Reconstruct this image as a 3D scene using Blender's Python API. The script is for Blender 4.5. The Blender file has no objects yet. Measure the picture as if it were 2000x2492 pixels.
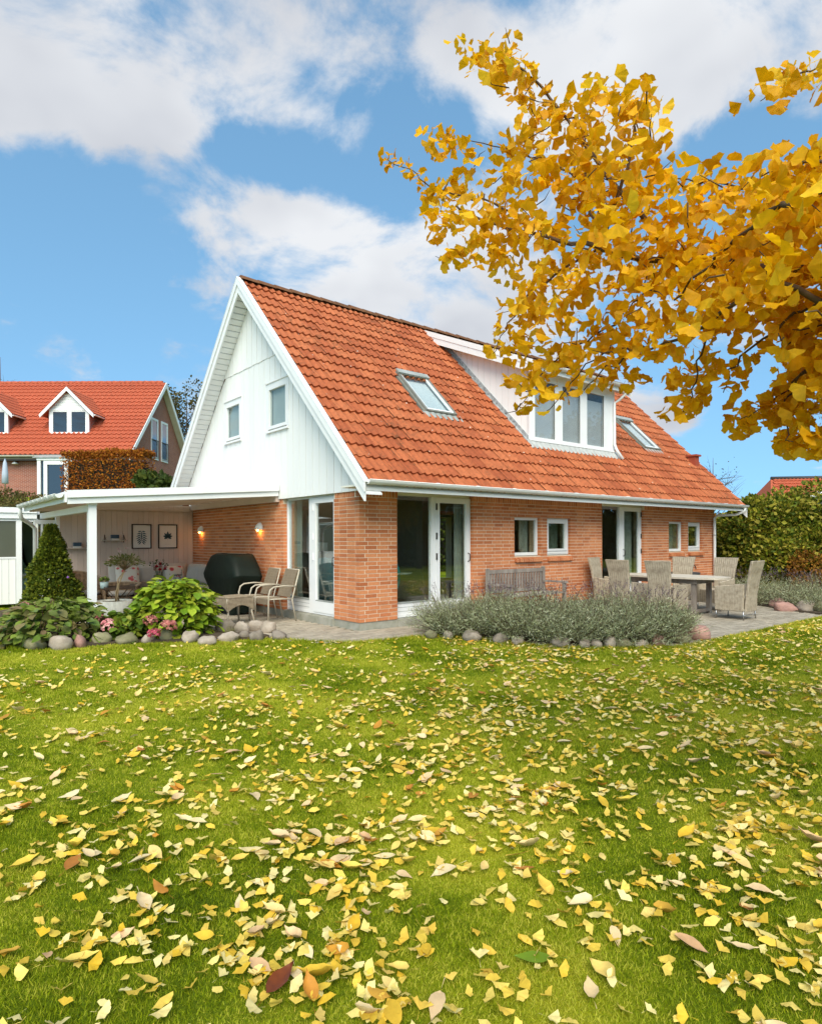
import bpy, math, random
import numpy as np
from mathutils import Vector, Matrix
random.seed(7); RNG = np.random.default_rng(11)
scene = bpy.context.scene
C = scene.collection
# ---------------------------------------------------------------- camera
F_PX, CY = 1543.19, 1312.05                  # solved from brick courses and joints (photo is 2000 x 2492)
YAW, ROLL = math.radians(50.899), math.radians(-.205)
EYE = np.array([-5.851, -8.535, 1.366])
FW = np.array([math.cos(YAW), math.sin(YAW), 0]); RT = np.array([math.sin(YAW), -math.cos(YAW), 0]); UP = np.array([0, 0, 1.])
R2 = RT*math.cos(ROLL)+UP*math.sin(ROLL); U2 = -RT*math.sin(ROLL)+UP*math.cos(ROLL)
cam_d = bpy.data.cameras.new('camera'); cam = bpy.data.objects.new('camera', cam_d); C.objects.link(cam)
cam_d.sensor_fit = 'HORIZONTAL'; cam_d.sensor_width = 36; cam_d.lens = F_PX/2000*36
cam_d.shift_y = (CY-1246)/2000; cam_d.clip_end = 2000; cam_d.clip_start = .05
m = Matrix.Identity(4)
for i in range(3):
    m[i][0] = R2[i]; m[i][1] = U2[i]; m[i][2] = -FW[i]; m[i][3] = EYE[i]
cam.matrix_world = m
scene.camera = cam
def ray(x, y): return FW+R2*(x-1000)/F_PX+U2*(CY-y)/F_PX
def on(x, y, n, d):
    q = ray(x, y); n = np.array(n, float); return EYE+q*((d-n@EYE)/(n@q))
def pz(x, y, z): return on(x, y, (0, 0, 1), z)
def pu(x, y, u): return on(x, y, (1, 0, 0), u)
def pv(x, y, v): return on(x, y, (0, 1, 0), v)
def pd(x, y, d): return EYE+ray(x, y)*d
def cf(right, fwd, h): return EYE+RT*right+FW*fwd+UP*h      # point by right / forward / up of the eye
# ---------------------------------------------------------------- world, sun, exposure
SUN_TO = Vector((-.62, -.74, .95)).normalized()
SUN_EL = math.asin(SUN_TO.z); SUN_AZ = math.atan2(SUN_TO.x, SUN_TO.y)
def N(nt, t, x=0, y=0, **kw):
    n = nt.nodes.new(t)
    for k, v in kw.items():
        if k.startswith('i_'):
            key = k[2:]; key = int(key) if key.isdigit() else key
            n.inputs[key].default_value = v
        else: setattr(n, k, v)
    return n
def L(nt, a, b): nt.links.new(a, b)
def world():
    w = bpy.data.worlds.new('World'); scene.world = w; w.use_nodes = True; nt = w.node_tree
    bg = nt.nodes['Background']
    sky = N(nt, 'ShaderNodeTexSky', sky_type='NISHITA', sun_disc=False, sun_elevation=SUN_EL, sun_rotation=SUN_AZ, altitude=0, air_density=1.0, dust_density=.6, ozone_density=1.6)
    tc = N(nt, 'ShaderNodeTexCoord')
    # the sky is read a little above the true elevation all round: a clear blue without a glaring horizon
    s0 = N(nt, 'ShaderNodeSeparateXYZ'); L(nt, tc.outputs['Generated'], s0.inputs[0])
    up_ = N(nt, 'ShaderNodeMath', operation='MAXIMUM', i_1=0.0); L(nt, s0.outputs[2], up_.inputs[0]); up2 = N(nt, 'ShaderNodeMath', operation='MULTIPLY_ADD', i_1=.62, i_2=.3); L(nt, up_.outputs[0], up2.inputs[0])
    cb0 = N(nt, 'ShaderNodeCombineXYZ'); L(nt, s0.outputs[0], cb0.inputs[0]); L(nt, s0.outputs[1], cb0.inputs[1]); L(nt, up2.outputs[0], cb0.inputs[2]); L(nt, cb0.outputs[0], sky.inputs[0])
    nz = N(nt, 'ShaderNodeVectorMath', operation='NORMALIZE'); L(nt, tc.outputs['Generated'], nz.inputs[0])
    # cloud layer coordinates: direction projected on a plane overhead
    sp = N(nt, 'ShaderNodeSeparateXYZ'); L(nt, nz.outputs[0], sp.inputs[0])
    den = N(nt, 'ShaderNodeMath', operation='ADD', i_1=.34); L(nt, sp.outputs[2], den.inputs[0])
    den2 = N(nt, 'ShaderNodeMath', operation='MAXIMUM', i_1=.05); L(nt, den.outputs[0], den2.inputs[0])
    inv = N(nt, 'ShaderNodeMath', operation='DIVIDE', i_0=1.0); L(nt, den2.outputs[0], inv.inputs[1])
    pl = N(nt, 'ShaderNodeVectorMath', operation='SCALE'); L(nt, nz.outputs[0], pl.inputs[0]); L(nt, inv.outputs[0], pl.inputs['Scale'])
    n1 = N(nt, 'ShaderNodeTexNoise', i_Scale=4.2, i_Detail=10.0, i_Roughness=.6, i_Distortion=.3); L(nt, pl.outputs[0], n1.inputs['Vector'])
    n2 = N(nt, 'ShaderNodeTexNoise', i_Scale=2.1, i_Detail=4.0, i_Roughness=.5); L(nt, pl.outputs[0], n2.inputs['Vector'])
    # where the banks of cloud and the blue gaps stand (directions), on top of the open noise
    warp = N(nt, 'ShaderNodeTexNoise', i_Scale=7.0, i_Detail=7.0, i_Roughness=.62); L(nt, nz.outputs[0], warp.inputs['Vector'])
    wv = N(nt, 'ShaderNodeVectorMath', operation='SUBTRACT'); L(nt, warp.outputs['Color'], wv.inputs[0]); wv.inputs[1].default_value = (.5, .5, .5)
    ws = N(nt, 'ShaderNodeVectorMath', operation='SCALE', i_Scale=.075); L(nt, wv.outputs[0], ws.inputs[0])
    wd = N(nt, 'ShaderNodeVectorMath', operation='ADD'); L(nt, nz.outputs[0], wd.inputs[0]); L(nt, ws.outputs[0], wd.inputs[1])
    stretch = N(nt, 'ShaderNodeVectorMath', operation='MULTIPLY'); L(nt, wd.outputs[0], stretch.inputs[0]); stretch.inputs[1].default_value = (1, 1, 1.7)
    blobs = [(40, 60, 330, .9), (300, 110, 380, 1.), (560, 130, 330, 1.), (740, 200, 170, .7), (860, 60, 170, .2), (330, 270, 160, .5), (60, 250, 190, .5), (830, 330, 130, .4), (900, 380, 80, .35), (390, 450, 70, .6), (580, 430, 80, .55),
             (540, 540, 150, .9), (720, 550, 210, 1.1), (900, 600, 230, 1.), (1080, 640, 230, 1.), (520, 660, 90, .35), (540, 740, 110, .6), (800, 720, 200, .6), (1250, 740, 260, 1.), (1050, 780, 200, .7), (1150, 560, 150, .6), (500, 560, 80, .4), (620, 640, 130, .5),
             (1050, 120, 150, .7), (1250, 120, 220, .8), (1500, 110, 300, 1.), (1760, 130, 300, 1.), (1650, 260, 170, .7), (1250, 250, 140, .45), (2000, 170, 280, .8), (1560, 1020, 160, 1.1), (1480, 920, 170, .8), (1640, 1050, 80, .5), (1750, 800, 200, .35), (30, 790, 60, .4),
             (110, 560, 300, -1.), (290, 720, 190, -.9), (60, 880, 300, -.6), (640, 350, 140, -1.), (470, 400, 150, -1.), (560, 480, 70, -.5), (330, 400, 130, -.8), (180, 420, 150, -.6), (800, 450, 130, -.7), (400, 560, 110, -.6), (700, 440, 90, -.5), (420, 660, 110, -.7), (960, 330, 150, -.7), (1080, 400, 170, -.7), (950, 30, 70, -.5), (1060, 40, 50, -.3), (920, 480, 140, -.5), (230, 400, 140, -.3),
             (1720, 390, 170, -.9), (1880, 380, 170, -.8), (1900, 1000, 330, -.9), (1780, 1100, 220, -.7), (1820, 260, 60, -.3), (400, 830, 160, -.6), (640, 480, 50, -.15)]
    acc = None
    for (x, y, s, a) in blobs:
        d = ray(x, y); d = d/np.linalg.norm(d)
        ds = N(nt, 'ShaderNodeVectorMath', operation='DISTANCE'); L(nt, stretch.outputs[0], ds.inputs[0]); ds.inputs[1].default_value = (d[0], d[1], d[2]*1.7)
        mr = N(nt, 'ShaderNodeMapRange', interpolation_type='SMOOTHSTEP'); L(nt, ds.outputs['Value'], mr.inputs[0])
        mr.inputs[1].default_value = s/1543*1.25; mr.inputs[2].default_value = 0; mr.inputs[3].default_value = 0; mr.inputs[4].default_value = a
        if acc is None: acc = mr.outputs[0]
        else:
            ad = N(nt, 'ShaderNodeMath', operation='ADD'); L(nt, acc, ad.inputs[0]); L(nt, mr.outputs[0], ad.inputs[1]); acc = ad.outputs[0]
    cl = N(nt, 'ShaderNodeClamp'); cl.inputs[1].default_value = -1.; cl.inputs[2].default_value = 1.15; L(nt, acc, cl.inputs[0])
    a1 = N(nt, 'ShaderNodeMath', operation='MULTIPLY_ADD', i_1=.24, i_2=0.0); L(nt, cl.outputs[0], a1.inputs[0])
    a2 = N(nt, 'ShaderNodeMath', operation='ADD'); n1c = N(nt, 'ShaderNodeMath', operation='MULTIPLY_ADD', i_1=1.45, i_2=-.225); L(nt, n1.outputs[0], n1c.inputs[0]); L(nt, a1.outputs[0], a2.inputs[0]); L(nt, n1c.outputs[0], a2.inputs[1])
    cov = N(nt, 'ShaderNodeMapRange', interpolation_type='SMOOTHSTEP'); L(nt, a2.outputs[0], cov.inputs[0])
    cov.inputs[1].default_value = .46; cov.inputs[2].default_value = .78; cov.inputs[3].default_value = 0; cov.inputs[4].default_value = .97
    # thick parts of a cloud are greyer below, thin and upper edges whiter
    sh = N(nt, 'ShaderNodeMapRange'); L(nt, n2.outputs[0], sh.inputs[0]); sh.inputs[1].default_value = .36; sh.inputs[2].default_value = .66
    cc = N(nt, 'ShaderNodeMix', data_type='RGBA'); L(nt, sh.outputs[0], cc.inputs[0])
    cc.inputs[6].default_value = (5.1, 5.2, 5.35, 1); cc.inputs[7].default_value = (3.3, 3.45, 3.8, 1)
    tint = N(nt, 'ShaderNodeMix', data_type='RGBA', blend_type='MULTIPLY', i_0=1.0); L(nt, sky.outputs[0], tint.inputs[6]); tint.inputs[7].default_value = (1.3, 1.68, 1.55, 1)
    hz = N(nt, 'ShaderNodeMapRange'); L(nt, sp.outputs[2], hz.inputs[0]); hz.inputs[1].default_value = -.01; hz.inputs[2].default_value = .05
    cv2 = N(nt, 'ShaderNodeMath', operation='MULTIPLY'); L(nt, cov.outputs[0], cv2.inputs[0]); L(nt, hz.outputs[0], cv2.inputs[1])
    mx = N(nt, 'ShaderNodeMix', data_type='RGBA'); L(nt, cv2.outputs[0], mx.inputs[0]); L(nt, tint.outputs[2], mx.inputs[6]); L(nt, cc.outputs[2], mx.inputs[7])
    L(nt, mx.outputs[2], bg.inputs[0]); bg.inputs[1].default_value = .135
world()
sun_d = bpy.data.lights.new('sun', 'SUN'); sun = bpy.data.objects.new('sun', sun_d); C.objects.link(sun)
sun_d.energy = 3.5; sun_d.angle = math.radians(48); sun_d.color = (1, .91, .77)
sun.rotation_euler = SUN_TO.to_track_quat('Z', 'Y').to_euler(); sun.location = (-10, -14, 20)
vs = scene.view_settings; vs.view_transform = 'Standard'; vs.look = 'None'; vs.gamma = 1; vs.use_curve_mapping = False; vs.exposure = .36
scene.render.engine = 'CYCLES'
# ---------------------------------------------------------------- materials
def new_mat(name):
    mt = bpy.data.materials.new(name); mt.use_nodes = True; nt = mt.node_tree
    return mt, nt, nt.nodes['Principled BSDF']
def ramp(nt, stops, fac):
    r = N(nt, 'ShaderNodeValToRGB'); el = r.color_ramp.elements
    while len(el) < len(stops): el.new(.5)
    for e, (p, c) in zip(el, stops): e.position = p; e.color = (*c, 1)
    L(nt, fac, r.inputs[0]); return r.outputs[0]
def M(name, col, col2=None, scale=6., rough=.7, bump=0., bscale=60., spec=.3, rnd=None, amt=.12, palette=None, trans=0., metal=0., detail=5., stretch=None, emit=None, estr=0., coord='pos'):
    """plain procedural surface: two-tone noise, per-object or per-island variation, fine bump"""
    mt, nt, b = new_mat(name)
    if coord == 'pos': P = N(nt, 'ShaderNodeNewGeometry').outputs['Position']
    else: P = N(nt, 'ShaderNodeTexCoord').outputs['Object']
    if stretch:
        mp = N(nt, 'ShaderNodeVectorMath', operation='MULTIPLY'); L(nt, P, mp.inputs[0]); mp.inputs[1].default_value = stretch; P = mp.outputs[0]
    ns = N(nt, 'ShaderNodeTexNoise', i_Scale=scale, i_Detail=detail, i_Roughness=.6); L(nt, P, ns.inputs['Vector'])
    rv = None
    if rnd == 'obj': rv = N(nt, 'ShaderNodeObjectInfo').outputs['Random']
    elif rnd == 'island': rv = N(nt, 'ShaderNodeNewGeometry').outputs['Random Per Island']
    if palette:
        k = len(palette); base = ramp(nt, [((i+.0)/max(1, k-1), c) for i, c in enumerate(palette)], rv or ns.outputs[0])
    else:
        rg = N(nt, 'ShaderNodeMapRange'); L(nt, ns.outputs[0], rg.inputs[0]); rg.inputs[1].default_value = .32; rg.inputs[2].default_value = .68
        mx = N(nt, 'ShaderNodeMix', data_type='RGBA'); L(nt, rg.outputs[0], mx.inputs[0])
        mx.inputs[6].default_value = (*col, 1); mx.inputs[7].default_value = (*(col2 or col), 1); base = mx.outputs[2]
    if rv is not None or palette:
        src = rv if rv is not None else ns.outputs[0]
        wn = N(nt, 'ShaderNodeTexWhiteNoise', noise_dimensions='1D'); L(nt, src, wn.inputs['W'])
        mr = N(nt, 'ShaderNodeMapRange'); L(nt, wn.outputs['Value'], mr.inputs[0]); mr.inputs[3].default_value = 1-amt; mr.inputs[4].default_value = 1+amt
        sc = N(nt, 'ShaderNodeVectorMath', operation='SCALE'); L(nt, base, sc.inputs[0]); L(nt, mr.outputs[0], sc.inputs['Scale']); base = sc.outputs[0]
    if palette:
        rg = N(nt, 'ShaderNodeMapRange'); L(nt, ns.outputs[0], rg.inputs[0]); rg.inputs[1].default_value = .3; rg.inputs[2].default_value = .7; rg.inputs[3].default_value = .82; rg.inputs[4].default_value = 1.12
        sc = N(nt, 'ShaderNodeVectorMath', operation='SCALE'); L(nt, base, sc.inputs[0]); L(nt, rg.outputs[0], sc.inputs['Scale']); base = sc.outputs[0]
    L(nt, base, b.inputs['Base Color'])
    b.inputs['Roughness'].default_value = rough; b.inputs['Specular IOR Level'].default_value = spec; b.inputs['Metallic'].default_value = metal
    if bump:
        nb = N(nt, 'ShaderNodeTexNoise', i_Scale=bscale, i_Detail=4.0); L(nt, P, nb.inputs['Vector'])
        bp = N(nt, 'ShaderNodeBump', i_Strength=bump, i_Distance=.01); L(nt, nb.outputs[0], bp.inputs['Height']); L(nt, bp.outputs[0], b.inputs['Normal'])
    if trans:
        tr = N(nt, 'ShaderNodeBsdfTranslucent'); L(nt, base, tr.inputs[0])
        ms = N(nt, 'ShaderNodeMixShader', i_0=trans); L(nt, b.outputs[0], ms.inputs[1]); L(nt, tr.outputs[0], ms.inputs[2])
        L(nt, ms.outputs[0], nt.nodes['Material Output'].inputs[0])
    if emit:
        b.inputs['Emission Color'].default_value = (*emit, 1); b.inputs['Emission Strength'].default_value = estr
    return mt
def glass(name, tint=(.82, .86, .84), ior=1.5, gain=1.0):
    mt, nt, b = new_mat(name); nt.nodes.remove(b)
    t = N(nt, 'ShaderNodeBsdfTransparent'); t.inputs[0].default_value = (*tint, 1)
    g = N(nt, 'ShaderNodeBsdfGlossy'); g.inputs['Roughness'].default_value = .0; g.inputs[0].default_value = (.95, .97, 1, 1)
    fr = N(nt, 'ShaderNodeFresnel'); bf = N(nt, 'ShaderNodeMapRange'); L(nt, N(nt, 'ShaderNodeNewGeometry').outputs['Backfacing'], bf.inputs[0]); bf.inputs[3].default_value = ior; bf.inputs[4].default_value = 1/ior; L(nt, bf.outputs[0], fr.inputs[0]); ml = N(nt, 'ShaderNodeMath', operation='MULTIPLY', i_1=gain); L(nt, fr.outputs[0], ml.inputs[0])
    ms = N(nt, 'ShaderNodeMixShader'); L(nt, ml.outputs[0], ms.inputs[0]); L(nt, t.outputs[0], ms.inputs[1]); L(nt, g.outputs[0], ms.inputs[2])
    L(nt, ms.outputs[0], nt.nodes['Material Output'].inputs[0]); return mt
def brick_mat(name, rnd, dark=1.0):
    mt, nt, b = new_mat(name)
    geo = N(nt, 'ShaderNodeNewGeometry'); P = geo.outputs['Position']
    rv = N(nt, 'ShaderNodeObjectInfo').outputs['Random'] if rnd == 'obj' else geo.outputs['Random Per Island']
    base = ramp(nt, [(0, (.44*dark, .135*dark, .052*dark)), (.3, (.57*dark, .205*dark, .086*dark)), (.7, (.64*dark, .255*dark, .112*dark)), (1, (.53*dark, .175*dark, .072*dark))], rv)
    ns = N(nt, 'ShaderNodeTexNoise', i_Scale=26., i_Detail=6., i_Roughness=.65); L(nt, P, ns.inputs['Vector'])
    mr = N(nt, 'ShaderNodeMapRange'); L(nt, ns.outputs[0], mr.inputs[0]); mr.inputs[1].default_value = .25; mr.inputs[2].default_value = .75; mr.inputs[3].default_value = .82; mr.inputs[4].default_value = 1.16
    big = N(nt, 'ShaderNodeTexNoise', i_Scale=1.3, i_Detail=3.); L(nt, P, big.inputs['Vector'])
    m2 = N(nt, 'ShaderNodeMapRange'); L(nt, big.outputs[0], m2.inputs[0]); m2.inputs[1].default_value = .3; m2.inputs[2].default_value = .7; m2.inputs[3].default_value = .86; m2.inputs[4].default_value = 1.1
    mm = N(nt, 'ShaderNodeMath', operation='MULTIPLY'); L(nt, mr.outputs[0], mm.inputs[0]); L(nt, m2.outputs[0], mm.inputs[1])
    sc = N(nt, 'ShaderNodeVectorMath', operation='SCALE'); L(nt, base, sc.inputs[0]); L(nt, mm.outputs[0], sc.inputs['Scale'])
    L(nt, sc.outputs[0], b.inputs['Base Color']); b.inputs['Roughness'].default_value = .85; b.inputs['Specular IOR Level'].default_value = .2
    nb = N(nt, 'ShaderNodeTexNoise', i_Scale=140., i_Detail=4.); L(nt, P, nb.inputs['Vector'])
    bp = N(nt, 'ShaderNodeBump', i_Strength=.5, i_Distance=.006); L(nt, nb.outputs[0], bp.inputs['Height']); L(nt, bp.outputs[0], b.inputs['Normal'])
    return mt
def tile_mat(name, rnd, cols, moss=.5, spots=1.0, scale=1.0):
    mt, nt, b = new_mat(name)
    geo = N(nt, 'ShaderNodeNewGeometry'); P = geo.outputs['Position']
    rv = N(nt, 'ShaderNodeObjectInfo').outputs['Random'] if rnd == 'obj' else geo.outputs['Random Per Island']
    base = ramp(nt, [(i/(len(cols)-1), c) for i, c in enumerate(cols)], rv)
    n1 = N(nt, 'ShaderNodeTexNoise', i_Scale=14.*scale, i_Detail=8., i_Roughness=.7); L(nt, P, n1.inputs['Vector'])
    mr = N(nt, 'ShaderNodeMapRange'); L(nt, n1.outputs[0], mr.inputs[0]); mr.inputs[1].default_value = .3; mr.inputs[2].default_value = .72; mr.inputs[3].default_value = .72; mr.inputs[4].default_value = 1.2
    sc = N(nt, 'ShaderNodeVectorMath', operation='SCALE'); L(nt, base, sc.inputs[0]); L(nt, mr.outputs[0], sc.inputs['Scale'])
    # dark algae and moss in patches, thicker towards the verge and the eave where it grows
    n2 = N(nt, 'ShaderNodeTexNoise', i_Scale=9.*scale, i_Detail=9., i_Roughness=.74); L(nt, P, n2.inputs['Vector'])
    n3 = N(nt, 'ShaderNodeTexNoise', i_Scale=.7*scale, i_Detail=3.); L(nt, P, n3.inputs['Vector'])
    ad = N(nt, 'ShaderNodeMath', operation='MULTIPLY_ADD', i_1=.35); L(nt, n3.outputs[0], ad.inputs[0]); L(nt, n2.outputs[0], ad.inputs[2])
    mk = N(nt, 'ShaderNodeMapRange', interpolation_type='SMOOTHSTEP'); L(nt, ad.outputs[0], mk.inputs[0]); mk.inputs[1].default_value = .70; mk.inputs[2].default_value = .90; mk.inputs[4].default_value = moss
    mx = N(nt, 'ShaderNodeMix', data_type='RGBA'); L(nt, mk.outputs[0], mx.inputs[0]); L(nt, sc.outputs[0], mx.inputs[6]); mx.inputs[7].default_value = (.085, .045, .018, 1)
    out = mx.outputs[2]
    if spots:
        vo = N(nt, 'ShaderNodeTexVoronoi', i_Scale=5.5*scale); L(nt, P, vo.inputs['Vector'])
        lt = N(nt, 'ShaderNodeMapRange'); L(nt, vo.outputs['Distance'], lt.inputs[0]); lt.inputs[1].default_value = .09; lt.inputs[2].default_value = .06; lt.inputs[4].default_value = spots
        gate = N(nt, 'ShaderNodeMath', operation='GREATER_THAN', i_1=.55); L(nt, vo.outputs['Color'], gate.inputs[0])
        mu = N(nt, 'ShaderNodeMath', operation='MULTIPLY'); L(nt, lt.outputs[0], mu.inputs[0]); L(nt, gate.outputs[0], mu.inputs[1])
        m3 = N(nt, 'ShaderNodeMix', data_type='RGBA'); L(nt, mu.outputs[0], m3.inputs[0]); L(nt, out, m3.inputs[6]); m3.inputs[7].default_value = (.62, .54, .44, 1); out = m3.outputs[2]
    L(nt, out, b.inputs['Base Color']); b.inputs['Roughness'].default_value = .72; b.inputs['Specular IOR Level'].default_value = .25
    nb = N(nt, 'ShaderNodeTexNoise', i_Scale=90., i_Detail=4.); L(nt, P, nb.inputs['Vector'])
    bp = N(nt, 'ShaderNodeBump', i_Strength=.4, i_Distance=.006); L(nt, nb.outputs[0], bp.inputs['Height']); L(nt, bp.outputs[0], b.inputs['Normal'])
    return mt
def weave_mat(name, c1, c2, scale=70.):
    mt, nt, b = new_mat(name); P = N(nt, 'ShaderNodeTexCoord').outputs['Object']
    hs = []
    for ax in ('X', 'Y', 'Z'):
        w = N(nt, 'ShaderNodeTexWave', wave_type='BANDS', bands_direction=ax, i_Scale=scale/6.28*(1.0 if ax == 'Z' else .45), i_Distortion=.6); L(nt, P, w.inputs['Vector']); hs.append(w.outputs['Fac'])
    a = N(nt, 'ShaderNodeMath', operation='MULTIPLY'); L(nt, hs[0], a.inputs[0]); L(nt, hs[1], a.inputs[1])
    a2 = N(nt, 'ShaderNodeMath', operation='ADD'); L(nt, a.outputs[0], a2.inputs[0]); L(nt, hs[2], a2.inputs[1])
    ns = N(nt, 'ShaderNodeTexNoise', i_Scale=18., i_Detail=4.); L(nt, P, ns.inputs['Vector'])
    mix = N(nt, 'ShaderNodeMath', operation='MULTIPLY_ADD', i_1=.35); L(nt, a2.outputs[0], mix.inputs[0]); L(nt, ns.outputs[0], mix.inputs[2])
    base = ramp(nt, [(.35, c2), (.9, c1)], mix.outputs[0]); L(nt, base, b.inputs['Base Color'])
    b.inputs['Roughness'].default_value = .6; b.inputs['Specular IOR Level'].default_value = .25
    bp = N(nt, 'ShaderNodeBump', i_Strength=.8, i_Distance=.008); L(nt, a2.outputs[0], bp.inputs['Height']); L(nt, bp.outputs[0], b.inputs['Normal']); return mt
def lawn_mat():
    mt, nt, b = new_mat('lawn_ground'); P = N(nt, 'ShaderNodeNewGeometry').outputs['Position']
    n1 = N(nt, 'ShaderNodeTexNoise', i_Scale=.9, i_Detail=4.); L(nt, P, n1.inputs['Vector'])
    n2 = N(nt, 'ShaderNodeTexNoise', i_Scale=55., i_Detail=6., i_Roughness=.7); L(nt, P, n2.inputs['Vector'])
    a = N(nt, 'ShaderNodeMath', operation='MULTIPLY_ADD', i_1=.6); L(nt, n2.outputs[0], a.inputs[0]); L(nt, n1.outputs[0], a.inputs[2])
    base = ramp(nt, [(.5, (.05, .08, .003)), (.75, (.14, .19, .006)), (.98, (.34, .35, .015))], a.outputs[0]); L(nt, base, b.inputs['Base Color'])
    b.inputs['Roughness'].default_value = .9; b.inputs['Specular IOR Level'].default_value = .1
    bp = N(nt, 'ShaderNodeBump', i_Strength=1., i_Distance=.02); L(nt, n2.outputs[0], bp.inputs['Height']); L(nt, bp.outputs[0], b.inputs['Normal']); return mt
def blade_mat():
    mt, nt, b = new_mat('grass_blade'); geo = N(nt, 'ShaderNodeNewGeometry'); P = geo.outputs['Position']
    n1 = N(nt, 'ShaderNodeTexNoise', i_Scale=.9, i_Detail=6., i_Roughness=.68); L(nt, P, n1.inputs['Vector'])
    n2 = N(nt, 'ShaderNodeTexNoise', i_Scale=9., i_Detail=5., i_Roughness=.6); L(nt, P, n2.inputs['Vector'])
    a = N(nt, 'ShaderNodeMath', operation='MULTIPLY_ADD', i_1=.45); L(nt, n2.outputs[0], a.inputs[0]); L(nt, n1.outputs[0], a.inputs[2])
    a3 = N(nt, 'ShaderNodeMath', operation='MULTIPLY_ADD', i_1=.3); L(nt, geo.outputs['Random Per Island'], a3.inputs[0]); L(nt, a.outputs[0], a3.inputs[2])
    base = ramp(nt, [(.56, (.05, .09, .003)), (.70, (.145, .208, .004)), (.85, (.31, .37, .008)), (1.02, (.54, .52, .06))], a3.outputs[0])
    L(nt, base, b.inputs['Base Color']); b.inputs['Roughness'].default_value = .6; b.inputs['Specular IOR Level'].default_value = .15
    tr = N(nt, 'ShaderNodeBsdfTranslucent'); L(nt, base, tr.inputs[0]); ms = N(nt, 'ShaderNodeMixShader', i_0=.35); L(nt, b.outputs[0], ms.inputs[1]); L(nt, tr.outputs[0], ms.inputs[2])
    L(nt, ms.outputs[0], nt.nodes['Material Output'].inputs[0]); return mt
WHITE = M('white_paint', (.83, .825, .81), (.78, .775, .765), 2.5, .45, .05, 40, .35)
WHITE_B = M('white_boards', (.87, .855, .82), (.81, .80, .775), 1.2, .5, .12, 30, .3, rnd='obj', amt=.035, stretch=(1, 1, .15))
TRIM_BOUNCE = M('cream_paint', (.78, .75, .66), (.72, .69, .6), 2, .5)  # white eave trim; yellowish light bounced off the lawn put into the colour
PVC = M('white_plastic', (.78, .78, .76), (.7, .7, .68), 3, .35, spec=.5)
BRICK_O = brick_mat('brick_single', 'obj'); BRICK_J = brick_mat('brick_joined', 'island')
MORTAR = M('mortar', (.76, .62, .46), (.64, .51, .38), 30, .95, .4, 150)
TCOLS = [(.31, .075, .026), (.40, .108, .038), (.45, .135, .05), (.35, .088, .031)]
TILE_O = tile_mat('roof_tile_single', 'obj', TCOLS, .75); TILE_J = tile_mat('roof_tile_joined', 'island', TCOLS, .75)
RIDGE = tile_mat('ridge_tile', 'obj', [(.16, .07, .03), (.2, .085, .035)], .9, .5)
NTILE = tile_mat('neighbour_tile', 'island', [(.42, .09, .042), (.48, .112, .052), (.44, .098, .046)], .45, .4, .6)
CONC = M('concrete', (.40, .38, .32), (.26, .26, .2), 5, .9, .4, 60)
GLASS = glass('window_glass', (.92, .95, .92), 1.5, 2.3); GLASS_U = glass('upper_glass', (.86, .89, .88), 1.5, .8)
DARKM = M('dark_metal', (.035, .035, .035), (.06, .055, .05), 8, .5, spec=.4)
GREYM = M('grey_flashing', (.26, .28, .25), (.38, .39, .37), 7, .5, .2, 30)
LEAD = M('lead_flashing', (.16, .17, .18), (.5, .5, .48), 12, .55, .3, 40, detail=8)
ANTH = M('skylight_cladding', (.17, .17, .14), (.22, .22, .19), 6, .45)
INT = M('interior_wall', (.34, .33, .29), (.3, .29, .26), 1, .9); INTD = M('interior_dark', (.30, .27, .22), (.36, .32, .26), 1, .9)
FLOORW = M('interior_floor', (.16, .11, .07), (.22, .15, .09), 3, .5)
CURT = M('sheer_curtain', (.42, .45, .40), (.5, .52, .46), 4, .9, trans=.2)
MATT_WHITE = M('white_blind', (.8, .82, .84), (.74, .76, .78), 2, .7)
STEEL = M('brushed_steel', (.45, .45, .46), None, 5, .3, metal=1.0)
WICK = weave_mat('grey_wicker', (.50, .42, .31), (.25, .195, .135), 95.); WICKB = weave_mat('brown_wicker', (.3, .2, .12), (.09, .055, .03)); WICKT = weave_mat('tan_wicker', (.36, .29, .2), (.2, .15, .1), 90)
SLING = weave_mat('taupe_sling', (.34, .27, .19), (.22, .17, .11), 260); TUBE = M('beige_tube', (.5, .44, .34), (.44, .38, .29), 9, .4, spec=.5)
OLDWOOD = M('weathered_teak', (.33, .29, .25), (.19, .155, .13), 7, .85, .4, 50, stretch=(1, 1, .3))
TEAK = M('table_teak', (.58, .51, .41), (.47, .41, .33), 6, .75, .3, 40)
PAVE_O = M('paver_single', (.42, .36, .275), (.31, .265, .2), 9, .9, .5, 70, rnd='obj', amt=.16); PAVE_J = M('paver_joined', (.42, .36, .275), (.30, .255, .19), 2.5, .9, .5, 70, rnd='island', amt=.16)
JOINT = M('paving_joint', (.13, .12, .075), (.08, .085, .045), 8, .95, .4, 60)
SOIL = M('soil', (.06, .045, .03), (.1, .07, .045), 9, .95, .8, 40)
STONE = M('boulder', (.42, .35, .28), (.22, .18, .135), 5, .85, .6, 28, rnd='obj', amt=.28, detail=8); STONE_R = M('pink_granite', (.45, .25, .2), (.3, .17, .14), 7, .85, .6, 30, rnd='obj', amt=.15); STONE_G = M('mossy_boulder', (.27, .24, .15), (.12, .12, .045), 4, .9, .6, 30, rnd='obj', amt=.2)
BARK = M('bark', (.075, .05, .035), (.13, .095, .065), 22, .9, .7, 60)
TWIG = M('twig', (.07, .04, .022), (.12, .075, .04), 30, .85)
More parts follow.
